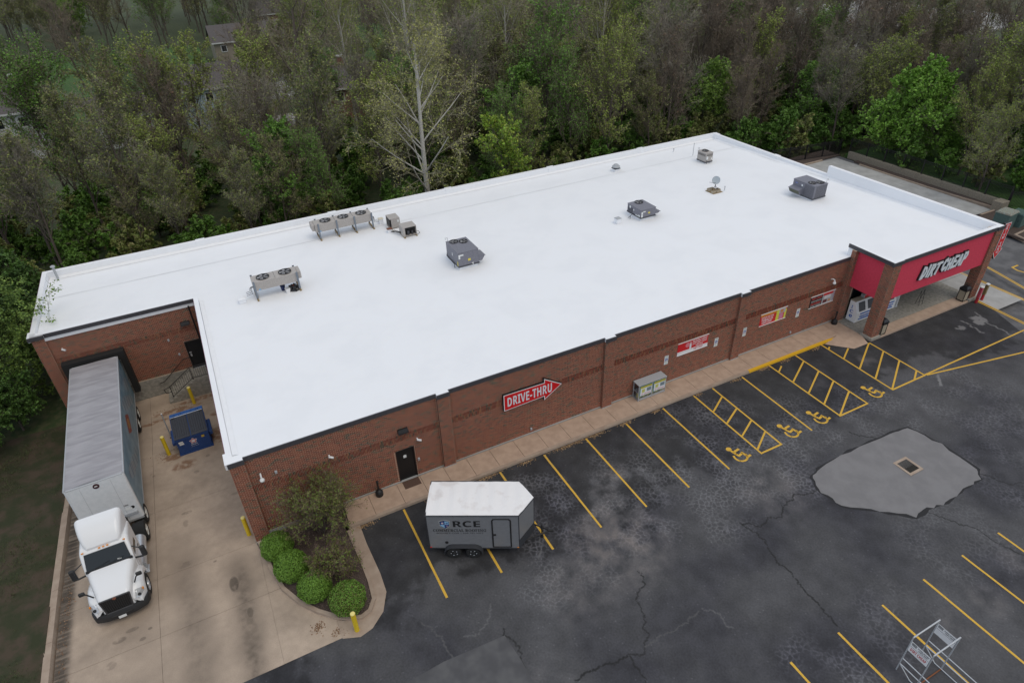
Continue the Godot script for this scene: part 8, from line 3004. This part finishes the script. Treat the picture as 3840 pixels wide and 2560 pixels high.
func house(label: String, x0: float, x1: float, z0: float, z1: float, y: float, eave: float, ridge: float, wall: Material, chimney: float, wins: int) -> void:
	var o := thing("house", label, "house", Vector3((x0 + x1) / 2, y, (z0 + z1) / 2), 0.0, "houses beyond the wood")
	var W := x1 - x0
	var D := z1 - z0
	var m := MB.new()
	m.span(Vector3(-W / 2, -1.0, -D / 2), Vector3(W / 2, eave, D / 2))
	obj("wall", m, wall, o)
	m = MB.new()
	for s in [-1.0, 1.0]:
		m.otri(Vector3(s * W / 2, eave, -D / 2), Vector3(s * W / 2, eave, D / 2), Vector3(s * W / 2, ridge, 0), Vector3.ZERO)
	obj("gable", m, wall, o)
	for s in [-1.0, 1.0]:
		m = MB.new()
		m.hull8([Vector3(-W / 2 - 0.4, eave - 0.15, s * (D / 2 + 0.5)), Vector3(W / 2 + 0.4, eave - 0.15, s * (D / 2 + 0.5)), Vector3(W / 2 + 0.4, ridge, 0), Vector3(-W / 2 - 0.4, ridge, 0), Vector3(-W / 2 - 0.4, eave + 0.05, s * (D / 2 + 0.5)), Vector3(W / 2 + 0.4, eave + 0.05, s * (D / 2 + 0.5)), Vector3(W / 2 + 0.4, ridge + 0.2, 0), Vector3(-W / 2 - 0.4, ridge + 0.2, 0)])
		var r := obj("roof", m, M.shingle, o)
		m = MB.new()
		m.span(Vector3(-W / 2 - 0.42, eave - 0.2, s * (D / 2 + 0.5)), Vector3(W / 2 + 0.42, eave + 0.04, s * (D / 2 + 0.56)))
		obj("gutter", m, M.siding, r)
	if chimney > -90.0:
		m = MB.new()
		m.span(Vector3(chimney - 0.5, eave, -0.9), Vector3(chimney + 0.5, ridge + 1.3, 0.0))
		var c := obj("chimney", m, M.brickfar, o)
		m = MB.new()
		m.span(Vector3(chimney - 0.6, ridge + 1.3, -1.0), Vector3(chimney + 0.6, ridge + 1.5, 0.1))
		obj("chimney_cap", m, M.pale, c)
	for i in wins:
		var x := -W / 2 + W * (i + 0.5) / wins
		m = MB.new()
		m.span(Vector3(x - 0.5, eave - 1.9, D / 2), Vector3(x + 0.5, eave - 0.7, D / 2 + 0.05))
		var w := obj("window", m, M.glass, o)
		m = MB.new()
		for s in [-1.0, 1.0]:
			m.span(Vector3(x + s * 0.58 - 0.08, eave - 2.0, D / 2), Vector3(x + s * 0.58 + 0.08, eave - 0.6, D / 2 + 0.08))
		m.span(Vector3(x - 0.5, eave - 2.05, D / 2), Vector3(x + 0.5, eave - 1.9, D / 2 + 0.1))
		m.span(Vector3(x - 0.5, eave - 0.7, D / 2), Vector3(x + 0.5, eave - 0.6, D / 2 + 0.08))
		obj("frame", m, M.siding, w)
	m = MB.new()
	m.span(Vector3(W / 2, eave - 2.6, -0.4), Vector3(W / 2 + 0.05, eave - 1.2, 0.6))
	obj("window", m, M.glass, o)


func houses() -> void:
	house("white-sided house with a dark roof and brick chimney beyond the wood", -36.0, -15.5, -98.0, -89.0, -3.0, 6.2, 8.8, M.siding, 9.0, 7)
	house("grey-blue house with a grey roof and a pale patio beside it", 3.5, 14.5, -99.0, -90.0, -3.0, 6.0, 8.6, M.bluesiding, 5.6, 4)
	house("low house with a dark grey roof and rear deck between two taller houses", -9.0, 1.5, -96.0, -88.0, -3.2, 4.2, 6.4, M.siding, -99.0, 3)
	house("long low brick house with a brown-grey roof behind bare trees", 22.5, 39.0, -95.0, -85.0, -3.2, 4.6, 7.0, M.brickfar, -2.0, 6)
	house("far tan house with a garage across the street", 14.0, 30.0, -156.0, -146.0, -3.4, 4.6, 7.4, M.stone, -99.0, 4)
	house("far small white house at the edge of the lawn", -52.0, -38.0, -150.0, -140.0, -3.4, 4.8, 7.2, M.siding, -99.0, 3)
	house("far house with a wide brown roof near the end of the street", 30.0, 48.0, -200.0, -188.0, -3.4, 4.6, 7.4, M.brickfar, -99.0, 4)
	# street, drives and lawns between the houses
	var st := struct("street")
	for a in [["asphalt", -90.0, -124.0, 70.0, -117.0, M.shingle], ["driveway", 17.0, -117.0, 23.5, -103.0, M.pale], ["driveway", 17.0, -146.0, 23.0, -124.0, M.pale], ["driveway", -38.0, -117.0, -32.0, -100.0, M.pale], ["patio", 14.6, -91.0, 19.5, -86.5, M.pale]]:
		var m := MB.new()
		m.span(Vector3(a[1], -3.6, a[2]), Vector3(a[3], -2.72 if a[0] != "asphalt" else -2.78, a[4]))
		obj(a[0], m, a[5], st)
	var lw := struct("lawn")
	for a in [[-60.0, -176.0, 12.0, -126.0], [-14.0, -116.0, 16.0, -101.0], [24.0, -116.0, 60.0, -98.0], [-60.0, -116.0, -39.0, -90.0], [31.0, -180.0, 70.0, -126.0]]:
		var m := MB.new()
		m.span(Vector3(a[0], -3.8, a[1]), Vector3(a[2], -2.85, a[3]))
		obj("grass", m, M.lawn, lw)
	var gs := MB.new()
	gs.span(Vector3(69.55, -1.0, -24.0), Vector3(80.0, 0.12, -4.6))
	obj("grass_bank", gs, M.lawn, lw)
	# far car park to the right, with parked cars
	var pk := struct("far_car_park")
	var m := MB.new()
	m.span(Vector3(132.0, -4.0, -125.0), Vector3(200.0, -2.6, -72.0))
	m.span(Vector3(98.0, -4.0, -72.0), Vector3(131.9, -2.5, -46.0))
	obj("pavement", m, M.pale, pk)
	var cols := [lin(0.35, 0.37, 0.38), lin(0.65, 0.66, 0.66), lin(0.62, 0.64, 0.66), lin(0.05, 0.05, 0.06), lin(0.5, 0.52, 0.53)]
	var words := ["grey sedan", "white car", "silver hatchback", "black car", "pale grey car"]
	var first: Node3D
	for i in 5:
		var c := thing("parked_car", words[i] + " parked in the far car park beyond the wood", "car", [Vector3(156, -2.6, -92), Vector3(163, -2.6, -93), Vector3(170, -2.6, -95), Vector3(118, -2.5, -64), Vector3(124, -2.5, -62)][i], 0.5 + i * 0.1, "cars in the far car park")
		var body := mat(cols[i], 0.3)
		m = MB.new()
		loft(m, [section(-2.2, 0.8, 0.3, 0.85, 0.15), section(-1.9, 0.88, 0.25, 1.0, 0.15), section(0.0, 0.9, 0.25, 1.0, 0.15), section(1.6, 0.88, 0.25, 0.92, 0.15), section(2.25, 0.78, 0.3, 0.7, 0.15)])
		obj("body", m, body, c)
		m = MB.new()
		loft(m, [section(-1.8, 0.76, 0.95, 1.02, 0.05), section(-1.2, 0.7, 0.95, 1.42, 0.16), section(0.2, 0.7, 0.95, 1.46, 0.16), section(1.1, 0.78, 0.92, 0.98, 0.05)])
		obj("windows", m, M.glass, c)
		for s in [-1.0, 1.0]:
			for z in [-1.4, 1.4]:
				wheel(c, Vector3(s * 0.82, 0.32, z), 0.32, 0.2, s, M.steel)
